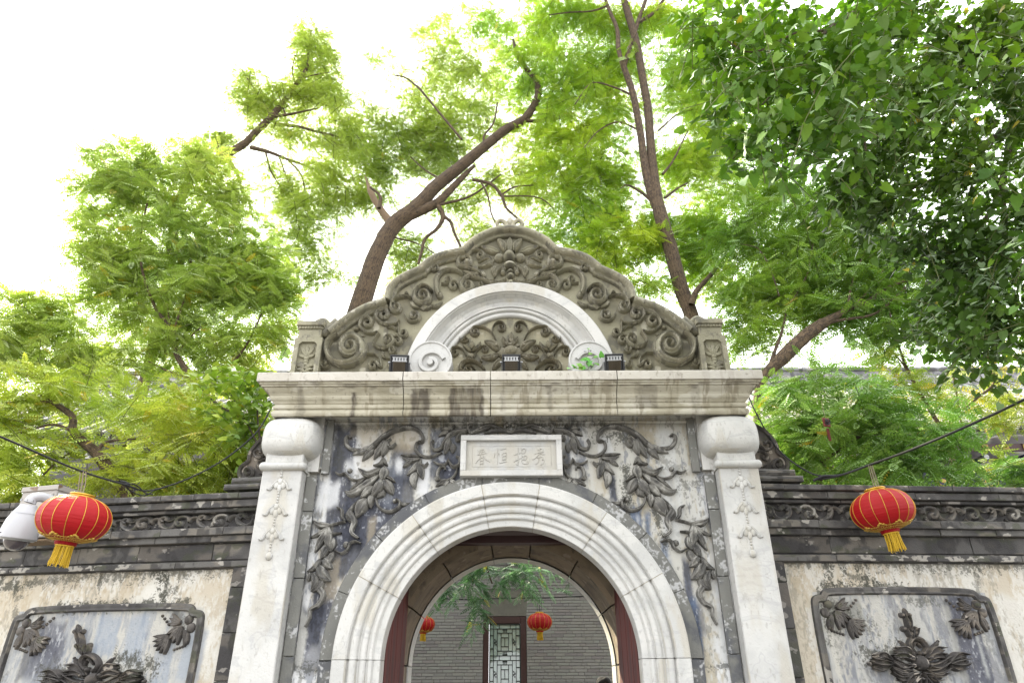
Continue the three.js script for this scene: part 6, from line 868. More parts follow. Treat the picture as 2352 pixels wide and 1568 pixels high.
// the leaning tree behind the gable
tree('leaning_tree', 'leaning tree with thick bent trunk rising behind the left side of the gable', 'tree', -4, { pts: [[815, 745], [838, 665], [868, 580], [905, 515], [950, 480], [1000, 428], [1050, 388], [1110, 338], [1160, 298], [1200, 276], [1218, 255], [1236, 215], [1228, 180], [1210, 160], [1185, 115], [1178, 90]], w: [49.2, 45.9, 42.6, 39.4, 34.4, 29.5, 27.1, 23.8, 21.3, 19.7, 18, 16.4, 13.9, 11.5, 9, 4.9], dz: 0 }, [
  { pts: [[1200, 274], [1222, 278], [1248, 276]], w: [11.5, 8.2, 6.6] },
  { pts: [[908, 520], [935, 498], [957, 487], [979, 478], [1007, 462], [1042, 427], [1069, 399], [1089, 380]], w: [24.6, 26.2, 24.6, 22.1, 18.9, 15.6, 12.3, 7.4], z: -4 }, { pts: [[1003, 468], [1017, 497], [1003, 525], [976, 548], [968, 576], [960, 606]], w: [12.3, 11.5, 9, 7.4, 5.7], z: -4 }, { pts: [[1015, 494], [1034, 509], [1042, 532], [1058, 568]], w: [9.8, 8.2, 6.6, 5.7], z: -4 },
  { pts: [[1085, 412], [1128, 423], [1152, 450], [1163, 478], [1187, 501], [1206, 528]], w: [8.2, 8.2, 7.4, 5.7, 4.9], z: -3.9 }, { pts: [[1150, 448], [1180, 430], [1225, 425]], w: [5.7, 4.1, 2.5], z: -3.9 }, { pts: [[1105, 418], [1120, 450], [1128, 490], [1142, 520]], w: [4.9, 4.1, 3.3], z: -3.9 },
  { name: 'broken_stub', mat: M.deadWood, pts: [[902, 520], [886, 498], [870, 475], [858, 456], [850, 438], [845, 425], [838, 404]], w: [19.7, 18.9, 16.4, 14.8, 13.9, 8.2, 1.6], z: -4 }, { pts: [[870, 478], [872, 450], [850, 430]], w: [9.8, 7.4, 5.7], z: -3.8 },
  { pts: [[1016, 415], [973, 388], [942, 360]], w: [5.7, 4.1, 2.5], z: -4.1 }, { pts: [[1122, 340], [1110, 317], [1133, 282], [1142, 235]], w: [7.4, 5.7, 4.1, 3.3], z: -4.2 }, { pts: [[1150, 450], [1240, 455], [1290, 500]], w: [4.1, 3.3, 2.5], z: -3.9 }, { pts: [[905, 172], [930, 178], [965, 205]], w: [3.3, 4.1, 5.7], z: -4.5 }, { pts: [[965, 205], [1010, 260], [1060, 320]], w: [4.9, 5.7, 6.6], z: -4.4 }, { pts: [[1010, 470], [1080, 450], [1150, 400]], w: [7.4, 5.7, 3.3] }, { pts: [[905, 545], [960, 560], [1010, 590]], w: [4.9, 3.3, 2.5] },
], [[900, 335, 90, 70], [800, 400, 110, 70], [755, 470, 85, 60], [720, 545, 70, 55, 1.1], [700, 600, 60, 50], [765, 620, 60, 40, 0.7], [845, 265, 50, 40, 0.5], [868, 125, 45, 32, 0.55], [905, 165, 55, 34, 0.5], [940, 205, 40, 26, 0.4], [1000, 130, 60, 60, 0.8], [1010, 220, 80, 80], [955, 290, 95, 70, 1.1], [1060, 300, 95, 80, 1.1], [1120, 205, 95, 90, 0.8, -4.6], [1080, 130, 80, 60, 0.9], [1190, 330, 80, 60, 0.7], [1000, 385, 80, 60, 0.9], [910, 420, 80, 50, 0.9], [1080, 455, 80, 55, 0.5], [985, 565, 60, 50, 0.45], [1175, 440, 80, 60, 0.5], [1120, 530, 70, 35, 0.45], [880, 560, 60, 60, 0.5], [940, 590, 50, 40, 0.4], [1000, 330, 90, 60], [860, 460, 60, 50, 0.7], [730, 400, 60, 50, 0.5], [650, 580, 50, 50, 0.5], [700, 480, 60, 50, 0.5], [1000, 60, 60, 50, 0.5], [1130, 600, 60, 40, 0.3], [1050, 520, 60, 50, 0.4], [1220, 540, 60, 40, 0.4], [930, 640, 40, 40, 0.4], [1240, 380, 70, 60, 0.5], [690, 660, 40, 50, 0.5], [1150, 400, 90, 60, 0.7], [1230, 470, 90, 60, 0.6], [1060, 500, 90, 50, 0.55], [960, 560, 70, 50, 0.5], [1120, 560, 80, 40, 0.4], [880, 620, 50, 50, 0.35]], { geo: L_fine, tones: gSoft, dens: 3.4, back: 1.5, gap: 0.44, tw: 1.6 });
// the slender twin-trunk tree
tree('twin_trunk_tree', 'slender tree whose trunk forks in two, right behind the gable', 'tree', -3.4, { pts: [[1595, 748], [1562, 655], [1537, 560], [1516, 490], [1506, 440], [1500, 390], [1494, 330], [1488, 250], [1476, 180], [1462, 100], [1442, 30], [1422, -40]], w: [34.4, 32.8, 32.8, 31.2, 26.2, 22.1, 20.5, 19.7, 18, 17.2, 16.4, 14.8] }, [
  { pts: [[1530, 545], [1514, 492], [1494, 440], [1481, 380], [1470, 300], [1452, 210], [1432, 152]], w: [21.3, 22.1, 20.5, 18.9, 17.2, 15.6, 13.9] },
  { pts: [[1432, 155], [1420, 110], [1418, 70], [1398, 20], [1380, -30]], w: [12.3, 10.7, 9.8, 9, 7.4], z: -3.4 }, { pts: [[1432, 155], [1448, 105], [1462, 60], [1490, -20]], w: [12.3, 10.7, 9.8, 8.2], z: -3.4 }, { pts: [[1468, 50], [1500, 30], [1530, -10]], w: [9.8, 8.2, 6.6] }, { pts: [[1398, 12], [1360, 25], [1310, 28], [1260, 34]], w: [5.7, 4.1, 3.3, 2.5], z: -3.4 },
  { pts: [[1588, 700], [1600, 668], [1625, 640], [1642, 618], [1650, 602]], w: [14.8, 13.1, 10.7, 9.8, 7.4], z: -3.2 }, { pts: [[1498, 462], [1470, 440], [1440, 425], [1425, 432]], w: [9, 6.6, 4.1, 2.5] }, { pts: [[1526, 455], [1560, 430], [1580, 420]], w: [7.4, 4.9, 3.3] }, { pts: [[1522, 400], [1545, 370], [1565, 330], [1580, 300]], w: [6.6, 4.9, 4.1, 2.5] }, { pts: [[1512, 300], [1560, 260], [1600, 250]], w: [4.9, 3.3, 2.5] }, { pts: [[1455, 220], [1410, 200], [1360, 190], [1320, 240]], w: [5.7, 4.1, 3.3, 2.5] }, { pts: [[1470, 300], [1420, 280], [1375, 300], [1340, 340]], w: [4.9, 4.1, 3.3, 1.6] },
], [[1065, 60, 75, 55, 0.9, -5.8], [1180, 60, 115, 70, 1.1, -5.8], [1300, 60, 110, 70, 1.2], [1280, 160, 110, 80, 1.3], [1330, 240, 110, 80, 1.25], [1370, 340, 110, 90, 1.2], [1300, 400, 90, 70, 0.9], [1400, 440, 100, 80], [1330, 520, 90, 60, 0.7], [1430, 560, 90, 70, 1.2, -2.9, 0.25], [1370, 590, 60, 40, 1, -2.9, 0.25], [1460, 650, 80, 70, 0.9, -2.9, 0.2], [1560, 310, 100, 100], [1600, 420, 100, 90], [1560, 520, 80, 80, 0.9], [1640, 540, 90, 80, 0.9], [1500, 90, 110, 80, 1.1], [1620, 200, 80, 80, 0.9], [1190, 165, 70, 60, 0.8, -6.2], [1240, 250, 60, 50, 0.7, -6.2], [1420, 200, 60, 120, 0.7], [1560, 640, 50, 50, 0.35], [1660, 650, 60, 60, 0.6], [1400, 90, 90, 80, 1], [1650, 310, 80, 80, 0.9], [1690, 430, 70, 70, 0.8], [1560, 200, 70, 70, 0.8], [1500, 560, 60, 60, 0.4, -2.9], [1250, 300, 60, 60, 0.6], [1280, 480, 70, 50, 0.5], [1560, 60, 70, 50, 0.8], [1600, 120, 80, 60, 0.8], [1650, 240, 70, 70, 0.8], [1620, 600, 70, 60, 0.8], [1450, 480, 70, 70, 0.8], [1300, 560, 70, 50, 0.6], [1700, 540, 60, 60, 0.8]], { geo: L_small, tones: gYel, dens: 2.9, back: 0.7, gap: 0.43, tw: 1.4 });  // blobs with a tone offset: sunlit glow put into the leaf colour
// the right-hand leaning tree
tree('spreading_tree', 'tree with a stout limb leaning right from behind the cornice end', 'tree', -2.2, { pts: [[1738, 930], [1752, 870], [1800, 820], [1845, 776], [1890, 742]], w: [16.4, 19.7, 32.8, 31.2, 26.2] }, [
  { pts: [[1888, 744], [1945, 712], [1995, 690], [2050, 655], [2100, 640]], w: [24.6, 11.5, 9.8, 7.4, 4.9] }, { pts: [[1768, 842], [1782, 800], [1795, 765], [1805, 720]], w: [9.8, 8.2, 6.6, 4.1] }, { pts: [[1888, 744], [1930, 735], [2010, 720], [2080, 660]], w: [9.8, 7.4, 5.7, 4.1] }, { pts: [[1960, 705], [2010, 650], [2050, 580]], w: [5.7, 4.1, 2.5] }, { pts: [[2020, 672], [2045, 720], [2040, 760]], w: [4.9, 3.3, 2.5] }, { pts: [[1800, 718], [1850, 640], [1868, 560]], w: [4.1, 3.3, 2.5] }, { pts: [[1945, 712], [1960, 640], [1990, 560], [1980, 520]], w: [5.7, 4.9, 4.1, 2.5] }, { pts: [[1790, 680], [1770, 620], [1740, 570], [1700, 560]], w: [3.3, 3.3, 2.5, 1.6] }, { pts: [[1752, 868], [1738, 855], [1720, 850]], w: [6.6, 4.1, 2.5] },
], [[1700, 640, 90, 75], [1800, 600, 110, 80], [1900, 560, 120, 80, 1.1], [1820, 690, 100, 60], [1960, 640, 110, 70, 1.1], [1715, 740, 70, 60, 0.8], [1920, 700, 110, 45], [2050, 700, 110, 70, 1.2], [1780, 500, 110, 80], [1900, 450, 120, 80], [2020, 560, 110, 80], [2120, 620, 100, 80], [1770, 800, 40, 40, 0.5], [1690, 540, 70, 70, 0.8], [1740, 430, 90, 60, 0.8], [2000, 770, 70, 50, 0.7], [2110, 740, 90, 60, 0.9], [1680, 780, 40, 60, 0.4]], { geo: L_small, tones: tone([0.12, 0.26, 0.022], [0.22, 0.37, 0.03], [0.36, 0.49, 0.045]), dens: 2.3, back: 0.3, gap: 0.43 });
// the sunlit tree at the upper left
tree('tall_tree', 'tall thin-crowned tree whose pointed top stands clear against the sky', 'tree', -6, { pts: [[385, 640], [400, 520], [430, 420], [480, 376], [520, 354], [560, 330], [590, 300], [625, 266]], w: [22, 22, 21, 20, 19, 18, 16, 15] }, [
  { pts: [[622, 268], [650, 235], [672, 205], [690, 178], [706, 150], [708, 110], [714, 70]], w: [16, 13, 11, 9, 7, 5, 3] }, { pts: [[622, 268], [655, 264], [685, 258], [730, 248]], w: [9, 7, 5, 3] }, { pts: [[575, 338], [620, 350], [660, 366], [720, 388], [770, 420]], w: [12, 9, 7, 5, 3] }, { pts: [[522, 364], [545, 400], [556, 440], [572, 465], [578, 500]], w: [9, 8, 6, 5, 3] }, { pts: [[630, 285], [680, 290], [720, 300], [790, 318]], w: [9, 8, 6, 4] }, { pts: [[620, 262], [600, 230], [580, 200], [555, 160]], w: [6, 5, 4, 2] }, { pts: [[610, 352], [620, 390], [650, 440]], w: [5, 4, 2] }, { pts: [[690, 180], [730, 170], [760, 165]], w: [4, 3, 2] }, { pts: [[660, 366], [690, 400], [700, 440]], w: [5, 4, 2] }, { pts: [[720, 388], [740, 410], [745, 450]], w: [4, 3, 2] }, { pts: [[640, 360], [655, 400], [665, 430]], w: [4, 3, 2] }, { pts: [[730, 300], [770, 330], [800, 370]], w: [4, 3, 2] }, { pts: [[655, 264], [640, 220], [630, 180]], w: [4, 3, 2] }, { pts: [[680, 200], [670, 160], [680, 120]], w: [4, 3, 2] }, { pts: [[500, 368], [498, 330], [490, 315]], w: [9, 8, 6] },
], [[712, 85, 42, 55, 0.8], [745, 150, 50, 55, 0.8], [690, 160, 40, 40, 0.5], [552, 155, 32, 26, 0.55], [590, 195, 55, 45, 0.7], [655, 225, 70, 55, 0.9], [745, 235, 70, 60, 0.9], [560, 232, 45, 28, 0.5], [795, 290, 45, 45, 0.8], [705, 310, 75, 45, 0.8], [785, 350, 50, 45, 0.6], [640, 390, 40, 40, 0.5], [695, 430, 55, 40, 0.6], [600, 270, 40, 40, 0.5], [830, 320, 30, 40, 0.4], [640, 320, 60, 40, 0.4], [500, 340, 50, 40, 0.7], [740, 400, 40, 40, 0.5], [840, 340, 40, 50, 0.5], [820, 250, 35, 50, 0.5], [770, 190, 40, 60, 0.6], [720, 120, 50, 60, 0.7], [610, 240, 60, 40, 0.6], [760, 460, 50, 40, 0.4], [650, 440, 40, 30, 0.35], [540, 310, 50, 30, 0.5], [620, 450, 40, 50, 0.3], [680, 490, 50, 40, 0.3], [720, 440, 50, 40, 0.4]], { geo: L_fine, tones: gSoft, dens: 6.6, tw: 2, back: 0.2, gap: 0.41 });
// the big near tree on the left
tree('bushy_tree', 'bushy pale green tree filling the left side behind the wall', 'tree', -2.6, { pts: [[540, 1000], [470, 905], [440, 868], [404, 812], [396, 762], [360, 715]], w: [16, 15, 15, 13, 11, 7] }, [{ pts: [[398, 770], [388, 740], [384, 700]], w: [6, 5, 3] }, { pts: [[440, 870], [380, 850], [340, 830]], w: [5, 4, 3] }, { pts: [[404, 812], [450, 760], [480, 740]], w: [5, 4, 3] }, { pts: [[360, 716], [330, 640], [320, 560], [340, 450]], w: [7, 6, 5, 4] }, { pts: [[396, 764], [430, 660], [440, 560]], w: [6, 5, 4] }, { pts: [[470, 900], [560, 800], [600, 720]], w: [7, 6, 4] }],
  [[290, 365, 80, 55, 1], [380, 355, 80, 55, 1], [445, 365, 50, 45, 0.8], [250, 440, 75, 55], [350, 450, 110, 80, 1.2], [460, 450, 85, 80, 1.1], [290, 545, 105, 80, 1.2], [420, 560, 120, 90, 1.25], [520, 560, 85, 90, 1], [235, 625, 75, 70, 1], [350, 660, 120, 90, 1.2], [480, 680, 110, 90, 1.15], [590, 660, 75, 70, 1], [150, 690, 80, 55, 0.9], [60, 730, 80, 60, 0.9], [35, 680, 45, 26, 0.5], [120, 780, 120, 80, 1.1], [250, 780, 120, 80, 1], [620, 590, 50, 50, 0.7], [560, 780, 90, 80, 1.1], [640, 750, 60, 60, 0.9], [200, 410, 40, 40, 0.6], [560, 650, 60, 60, 0.9], [430, 780, 90, 60, 0.7], [20, 800, 50, 80, 1], [215, 500, 40, 60, 0.5], [370, 770, 60, 50, 1], [330, 850, 70, 40, 0.7], [400, 700, 60, 50, 0.8], [640, 680, 50, 50, 0.8], [560, 700, 60, 60, 0.8], [470, 385, 60, 45, 1], [510, 420, 50, 50, 0.9], [530, 480, 50, 50, 0.8], [230, 930, 80, 36, 0.8], [340, 950, 90, 40, 0.9], [430, 930, 80, 40, 0.8], [600, 560, 60, 50, 0.7], [640, 640, 50, 50, 0.6]], { geo: L_mid, tones: tone([0.22, 0.34, 0.05], [0.37, 0.48, 0.075], [0.52, 0.57, 0.12], 0.012), dens: 2.1, back: 0.2, gap: 0.45 });  // leaf tones raised, so the pale flare brightness is painted into them
tree('crooked_tree', 'low crooked tree leaning left just behind the left wall', 'tree', -1.3, { pts: [[296, 1150], [262, 1100], [235, 1060], [220, 1040], [178, 1004], [166, 985], [165, 958], [120, 924], [85, 900]], w: [30, 28, 26, 24, 20, 18, 16, 11, 6] }, [{ pts: [[222, 1040], [235, 1020], [270, 1010], [310, 1008]], w: [10, 8, 6, 4] }, { pts: [[166, 990], [120, 975], [60, 990], [10, 1000]], w: [8, 6, 5, 4] }, { pts: [[120, 924], [70, 920], [10, 925]], w: [7, 6, 4] }, { pts: [[130, 932], [105, 900], [95, 880], [60, 860]], w: [6, 5, 4, 3] }, { pts: [[175, 1030], [130, 1060], [80, 1110]], w: [6, 5, 4] }],
  [[60, 880, 90, 60, 0.8], [180, 890, 90, 50, 0.6], [60, 1000, 90, 80, 0.8], [160, 1020, 70, 50, 0.6], [300, 1040, 70, 30, 0.6], [440, 960, 80, 60, 0.9], [380, 1060, 120, 50, 1], [490, 1040, 90, 70, 1.1], [250, 1095, 70, 34, 0.8], [80, 1090, 90, 45, 0.9], [540, 1010, 60, 80, 1], [330, 920, 60, 30, 0.5], [420, 890, 60, 40, 0.7], [10, 940, 40, 120, 0.8], [590, 970, 40, 60, 0.8], [350, 1100, 120, 30, 1]], { geo: L_mid, tones: tone([0.22, 0.35, 0.035], [0.4, 0.5, 0.05], [0.56, 0.58, 0.07], 0.02, [0.62, 0.48, 0.03]), dens: 1.6 });
// low trees behind the right wall
tree('locust_bush', 'low feathery green bush crowding the top of the right wall', 'bush', -1.1, { pts: [[1880, 1130], [1890, 1060], [1850, 1010], [1830, 960]], w: [12, 9, 7, 4] }, [{ pts: [[1780, 1010], [1810, 1012], [1840, 1018], [1862, 998], [1868, 980]], w: [8, 9, 9, 8, 6] }, { pts: [[1935, 975], [1905, 985], [1893, 1010]], w: [4, 4, 3] }, { pts: [[1890, 1060], [1980, 1000], [2080, 960]], w: [7, 5, 3] }, { pts: [[1700 + 380, 1090], [2040, 1040], [2010, 1000]], w: [5, 4, 3] }], [[1820, 905, 70, 50, 0.9], [1920, 930, 100, 60], [1850, 1000, 100, 60, 1.2], [1960, 1020, 110, 60, 1.3], [2060, 970, 100, 60, 1], [2060, 1060, 110, 45, 1.3], [1790, 950, 40, 60], [2160, 1050, 100, 50, 1.1], [2260, 1085, 90, 30, 1], [1880, 860, 70, 36, 0.7], [1990, 880, 80, 40, 0.5], [1800, 1060, 50, 40, 1.2], [1900, 1075, 90, 30, 1.3], [2200, 1000, 60, 40, 0.6], [1770, 1010, 30, 60, 1], [2340, 1090, 50, 26, 1], [1830, 880, 60, 40, 0.9], [1960, 900, 90, 36, 0.8], [2080, 920, 80, 40, 0.7], [2180, 960, 70, 40, 0.6]], { geo: L_mid, tones: tone([0.11, 0.25, 0.03], [0.2, 0.37, 0.05], [0.36, 0.5, 0.09], 0.008, [0.65, 0.46, 0.03]), dens: 1.15, twig: 0.4 });
tree('yellowing_tree', 'thin yellowing tree before the painted hall at the far right', 'tree', -2.6, { pts: [[2200, 1130], [2180, 1020], [2130, 930], [2085, 850], [2060, 780]], w: [12, 10, 9, 7, 4] }, [{ pts: [[2290, 780], [2282, 850], [2285, 880], [2250, 910], [2215, 940]], w: [9, 9, 8, 5, 3] }, { pts: [[2285, 875], [2310, 895], [2325, 915]], w: [6, 4, 3] }, { pts: [[2190, 860], [2200, 920], [2210, 980], [2215, 1000]], w: [5, 5, 4, 3] }, { pts: [[2140, 940], [2110, 960], [2060, 985]], w: [5, 4, 2] }, { pts: [[2282, 830], [2240, 800], [2200, 770]], w: [5, 4, 3] }, { pts: [[2088, 860], [2070, 830], [2040, 800]], w: [5, 4, 3] }], [[2050, 870, 80, 40, 0.6], [2160, 900, 80, 45, 0.55], [2280, 900, 80, 50, 0.5], [2320, 830, 60, 40, 0.5], [2120, 970, 80, 50, 0.6], [2220, 960, 60, 40, 0.4], [2300, 1060, 50, 30, 0.7], [2010, 820, 60, 30, 0.5], [2240, 840, 50, 30, 0.4], [2340, 1080, 40, 30, 0.9], [2330, 960, 40, 30, 0.4]], { geo: L_small, tones: gGold, dens: 1.7, twig: 0.4 });
// drooping branch inside the courtyard
tree('courtyard_tree', 'tree in the courtyard whose leafy branch droops behind the inner arch', 'tree', -8.4, { pts: [[820, 1420], [840, 1300], [900, 1220], [980, 1190]], w: [30, 26, 22, 18] }, [{ pts: [[970, 1195], [1060, 1230], [1110, 1290], [1130, 1340]], w: [12, 8, 5, 3] }, { pts: [[1040, 1220], [1180, 1230], [1230, 1300]], w: [8, 6, 3] }], [[1060, 1330, 55, 45, 1.6], [1130, 1320, 60, 45, 1.6], [1220, 1325, 55, 36, 1.2, -8.2, 0.3], [1040, 1360, 40, 22, 1], [1090, 1395, 28, 40, 1.8, -8.4, -0.3], [1235, 1365, 26, 20, 0.7, -8.2, 0.2], [1085, 1425, 14, 16, 1], [1280, 1320, 30, 30, 1.2], [1000, 1330, 30, 30, 1], [1150, 1290, 100, 24, 1]], { geo: L_small, tones: tone([0.03, 0.1, 0.03], [0.07, 0.18, 0.06], [0.17, 0.33, 0.14], 0.02), dens: 1.0, droop: 0.5, twig: 0.36 });
// creeper with round leaves beside the cornice
{
  const T = thing('leafy_creeper', 'bright broad-leaved creeper beside the left end of the cornice', 'plant'), z = -0.7, bl = [[520, 880, 60, 45, 1.1], [565, 900, 40, 50, 1.2], [520, 950, 50, 50, 1], [570, 975, 34, 40, 1], [470, 870, 26, 22, 0.5], [600, 850, 30, 14, 0.5], [640, 800, 18, 12, 0.25], [545, 1010, 30, 30, 0.7], [600, 900, 20, 50, 1]];
  const { out, twigs } = sprays(bl, { z, dens: 1.5, per: 6, twig: 0.3, tones: tone([0.13, 0.25, 0.02], [0.25, 0.38, 0.03], [0.42, 0.52, 0.05], 0.01), gap: 0.3, flat: 0.45 });
  const stems = [[[640, 1140], [600, 1040], [560, 960], [520, 890]], [[600, 1040], [590, 940], [600, 860]], [[560, 960], [500, 930], [450, 880]]].map(l => tubeT(limbP(l, z), [0.014, 0.01, 0.005], 6)); const p0 = P(640, 1140, z); stems.push(tubeT([V3(p0.x, -0.05, z), V3(p0.x + 0.05, 1.5, z), p0], [0.025, 0.02, 0.014], 6));
  part('stem', [...stems, ...twigs.map(t => new THREE.TubeGeometry(new THREE.CatmullRomCurve3(t), 3, 0.003, 3))], M.twig, T);
  const idx = out.map((p, i) => [depthOf(p[0]), i]).sort((a, b) => a[0] - b[0]), near = new Set(idx.slice(0, 120).map(q => q[1]));
  const vm = [0, 1, 2, 3].map(k => { const m = M.mulberry.clone(); m.color.setRGB(...[[0.13, 0.25, 0.02], [0.25, 0.38, 0.03], [0.4, 0.5, 0.045], [0.1, 0.2, 0.03]][k]); return m; });
  leafParts(out.filter((_, i) => near.has(i)), L_broad, vm, T); foliage('foliage', L_broad, M.leaf, out.filter((_, i) => !near.has(i)), T); rebase(T, p0.x, 0, z);
}
function leafParts(list, geo, mats, parent) { const m4 = new THREE.Matrix4(); for (const [p, d, n, s, col] of list) { const z = d.clone().cross(n).normalize(), y = z.clone().cross(d).normalize(); m4.makeBasis(d.clone().multiplyScalar(s), y.multiplyScalar(s), z.multiplyScalar(s)).setPosition(p); let best = 0, bd = 9; mats.forEach((m, i) => { const q = Math.abs(m.color.r - col[0]) + Math.abs(m.color.g - col[1]); if (q < bd) { bd = q; best = i; } }); const l = new THREE.Mesh(geo, mats[best]); l.name = 'leaf'; l.castShadow = l.receiveShadow = true; m4.decompose(l.position, l.quaternion, l.scale); parent.add(l); } }
// the broad-leaved tree overhead on the right
{
  const T = thing('mulberry_tree', 'large broad-leaved tree hanging over the scene from the upper right', 'tree');
  const near = [[1930, 160, 70, 60, 0.5], [2040, 90, 80, 60, 0.4], [2160, 180, 90, 70, 0.3], [2290, 90, 60, 60, 0.4], [2320, 400, 30, 60, 0.4], [2335, 560, 24, 40, 0.5], [1630, 55, 60, 50, 1], [1690, 110, 80, 60, 1.2], [1780, 55, 90, 55, 1.2], [1775, 165, 95, 60, 1.2], [1690, 215, 55, 45, 1], [1880, 150, 100, 70, 1.1], [1830, 270, 80, 60, 1], [1720, 320, 70, 50, 1], [1890, 305, 80, 60, 0.9], [1960, 60, 90, 60, 1.1], [1680, 300, 34, 24, 0.7], [1850, 370, 50, 40, 0.6], [1950, 230, 60, 60, 0.8], [1590, 20, 50, 30, 0.8]];
  const far = [[1900, 130, 90, 80, 0.7], [1800, 110, 90, 70, 0.6], [1880, 260, 80, 70, 0.7], [1780, 280, 60, 60, 0.5], [1700, 60, 70, 50, 0.6], [1960, 440, 70, 50, 0.6], [2080, 60, 110, 70, 1], [2200, 80, 110, 70, 1], [2300, 60, 90, 70, 1.2], [2000, 220, 100, 70, 0.9], [2120, 200, 110, 70, 0.9], [2240, 220, 110, 70, 0.9], [2310, 300, 80, 80, 1], [1930, 410, 80, 50, 0.7], [2010, 370, 100, 70, 0.8], [2130, 330, 110, 60, 0.8], [2230, 410, 110, 80, 1], [2310, 520, 90, 90, 1.1], [2060, 470, 90, 60, 0.9], [2160, 530, 100, 70, 1], [2250, 640, 90, 80, 1], [2190, 700, 70, 70, 1], [2300, 740, 80, 70, 1], [2195, 790, 50, 40, 0.9], [2140, 770, 40, 40, 0.5], [2020, 130, 80, 60, 1], [2160, 130, 80, 60, 0.8], [2240, 560, 60, 60, 0.8], [2340, 640, 40, 40, 1], [2250, 130, 90, 60, 0.8], [2000, 300, 70, 50, 0.8], [2340, 160, 60, 90, 1]];
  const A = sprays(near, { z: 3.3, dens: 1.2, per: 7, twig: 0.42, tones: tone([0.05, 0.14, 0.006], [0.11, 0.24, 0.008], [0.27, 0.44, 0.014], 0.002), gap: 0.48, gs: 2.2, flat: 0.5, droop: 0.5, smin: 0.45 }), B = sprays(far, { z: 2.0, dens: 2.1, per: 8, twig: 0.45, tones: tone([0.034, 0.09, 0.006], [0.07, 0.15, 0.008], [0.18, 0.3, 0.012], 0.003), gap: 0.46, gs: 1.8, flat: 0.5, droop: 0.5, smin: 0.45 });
  const tp = [V3(5.6, -0.05, 2.6), V3(5.5, 2, 2.5), V3(5.2, 4, 2.5), V3(4.9, 5.4, 2.6)]; part('trunk', tubeT(tp, [0.3, 0.26, 0.22, 0.18], 14), M.bark, T);
  const limb = (pts, w, z) => part('limb', tubeT(pts.map(p => p.isVector3 ? p : P(p[0], p[1], p[2] ?? z)), w.map(v => v * 0.5), 7), M.bark, T);
  limb([tp[3], [2330, -40, 2.8], [2050, -10, 3.0], [1960, 30, 3.2], [1900, 70, 3.3], [1850, 130, 3.35], [1800, 190, 3.4], [1750, 240, 3.4]], [0.2, 0.12, 0.07, 0.05, 0.03, 0.02, 0.012, 0.008]); limb([[1900, 70, 3.3], [1830, 75, 3.35], [1720, 120, 3.4], [1640, 70, 3.4]], [0.022, 0.016, 0.012, 0.006]); limb([[1930, 45, 3.25], [1960, 180, 3.1], [1975, 260, 3.0], [1990, 350, 2.9]], [0.03, 0.024, 0.02, 0.012]); limb([[1850, 130, 3.35], [1870, 210, 3.4], [1840, 300, 3.4]], [0.012, 0.01, 0.006]);
  limb([tp[2], [2330, 300, 1.7], [2200, 390, 1.6], [2100, 430, 1.6], [2030, 470, 1.6]], [0.18, 0.1, 0.05, 0.035, 0.02]); limb([[2330, 300, 1.7], [2280, 480, 1.6], [2210, 560, 1.6], [2150, 650, 1.6]], [0.08, 0.05, 0.035, 0.015]); limb([[2300, 420, 1.65], [2310, 560, 1.6], [2260, 700, 1.6], [2200, 780, 1.6]], [0.05, 0.035, 0.025, 0.012]); limb([[2200, 390, 1.6], [2220, 320, 1.6], [2180, 220, 1.7]], [0.03, 0.02, 0.012]); limb([[2330, 300, 1.7], [2310, 130, 1.9], [2200, 60, 2.2]], [0.08, 0.06, 0.03]);
  part('twigs', merge([...A.twigs, ...B.twigs].map(t => new THREE.TubeGeometry(new THREE.CatmullRomCurve3(t), 3, 0.003, 4))), std([0.12, 0.14, 0.03], 0.8), T).userData.kind = 'stuff';
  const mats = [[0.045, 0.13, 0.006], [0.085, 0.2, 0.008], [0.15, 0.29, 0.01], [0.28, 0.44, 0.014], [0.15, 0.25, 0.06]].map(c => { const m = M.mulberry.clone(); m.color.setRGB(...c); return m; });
  const big = A.out.map((l, i) => [depthOf(l[0]), i]).sort((a, b) => a[0] - b[0]), nearSet = new Set(big.slice(0, 300).map(q => q[1]));
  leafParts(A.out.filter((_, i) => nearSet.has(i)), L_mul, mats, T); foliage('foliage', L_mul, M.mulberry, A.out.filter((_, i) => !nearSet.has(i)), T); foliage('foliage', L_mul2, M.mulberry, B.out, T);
  rebase(T, 5.6, 0, 2.6);
}
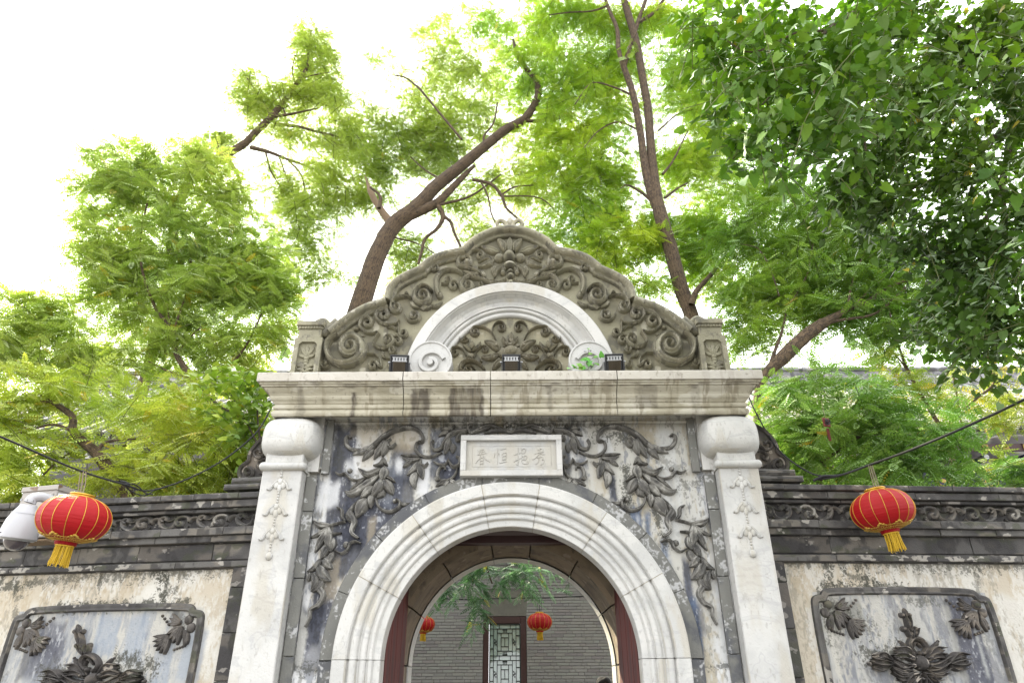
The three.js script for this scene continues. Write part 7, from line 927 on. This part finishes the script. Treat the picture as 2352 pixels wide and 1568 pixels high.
// weed rooted in the joint beside the right volute
{
  const T = thing('weed', 'small green weed growing on the cornice before the right white volute', 'weed'), z = 0.3, st = [], lv = []; const b = P(1352, 848, z); b.y = CT;
  const add = (pts, n) => { const c = pts.map(p => P(p[0], p[1], z + (p[2] || 0))); c[0].y = Math.max(c[0].y, CT); st.push(new THREE.TubeGeometry(new THREE.CatmullRomCurve3(c), 8, 0.0025, 4)); const cc = new THREE.CatmullRomCurve3(c); for (let i = 1; i <= n; i++) { const p = cc.getPoint(i / n), d = V3(rr(-1, 1), rr(-0.3, 0.5), rr(0, 0.6)).normalize(); lv.push([p, d, V3(rr(-0.4, 0.4), 0.5, 1).normalize(), rr(0.45, 0.8), [rr(0.1, 0.2), rr(0.32, 0.45), 0.05]]); } };
  add([[1352, 848], [1350, 835], [1360, 822], [1382, 820, 0.04]], 4); add([[1350, 848], [1335, 838], [1320, 842]], 4); add([[1352, 846], [1345, 825], [1352, 812], [1350, 800]], 3); add([[1356, 847], [1366, 836], [1375, 838, 0.03]], 3); add([[1345, 848], [1330, 845], [1310, 846]], 4);
  part('stem', st, std([0.12, 0.22, 0.05], 0.8), T); for (const l of lv) { const m = leafMat(0.4); m.color.setRGB(...l[4]); leafParts([l], L_broad, [m], T); }
  for (const [x, y] of [[1350, 799], [1343, 806], [1356, 804]]) { const p = P(x, y, z); part('flower', new THREE.IcosahedronGeometry(0.012, 1).translate(p.x, p.y, p.z), M.shell, T); }
  rebase(T, b.x, CT, z);
}
M.charm = std([0.2, 0.02, 0.012], 0.7);
// little red charm with a tassel hanging in the bush behind the right wall
{
  const T = thing('hanging_charm', 'small red charm with a tassel hanging from a branch above the right wall', 'charm'), p = P(1898, 970, -0.55), t = g => g.rotateY(0.3).translate(p.x, p.y, p.z);
  part('plate', t(chamfer(0.085, 0.1, 0.025, 0.006)), M.charm, T); part('cord', t(new THREE.CylinderGeometry(0.003, 0.003, 0.2, 5).translate(0, 0.16, 0)), M.rope, T); part('knot', t(new THREE.TorusKnotGeometry(0.022, 0.007, 40, 5).translate(0, 0, 0.02)), M.black, T);
  part('tassel', Array.from({ length: 14 }, (_, i) => t(new THREE.CylinderGeometry(0.003, 0.003, 0.14, 4).translate((i % 5 - 2) * 0.007, -0.14, (Math.floor(i / 5) - 1) * 0.007))), M.charm, T); rebase(T, p.x, p.y, p.z);
}
renderer.render(scene, camera);
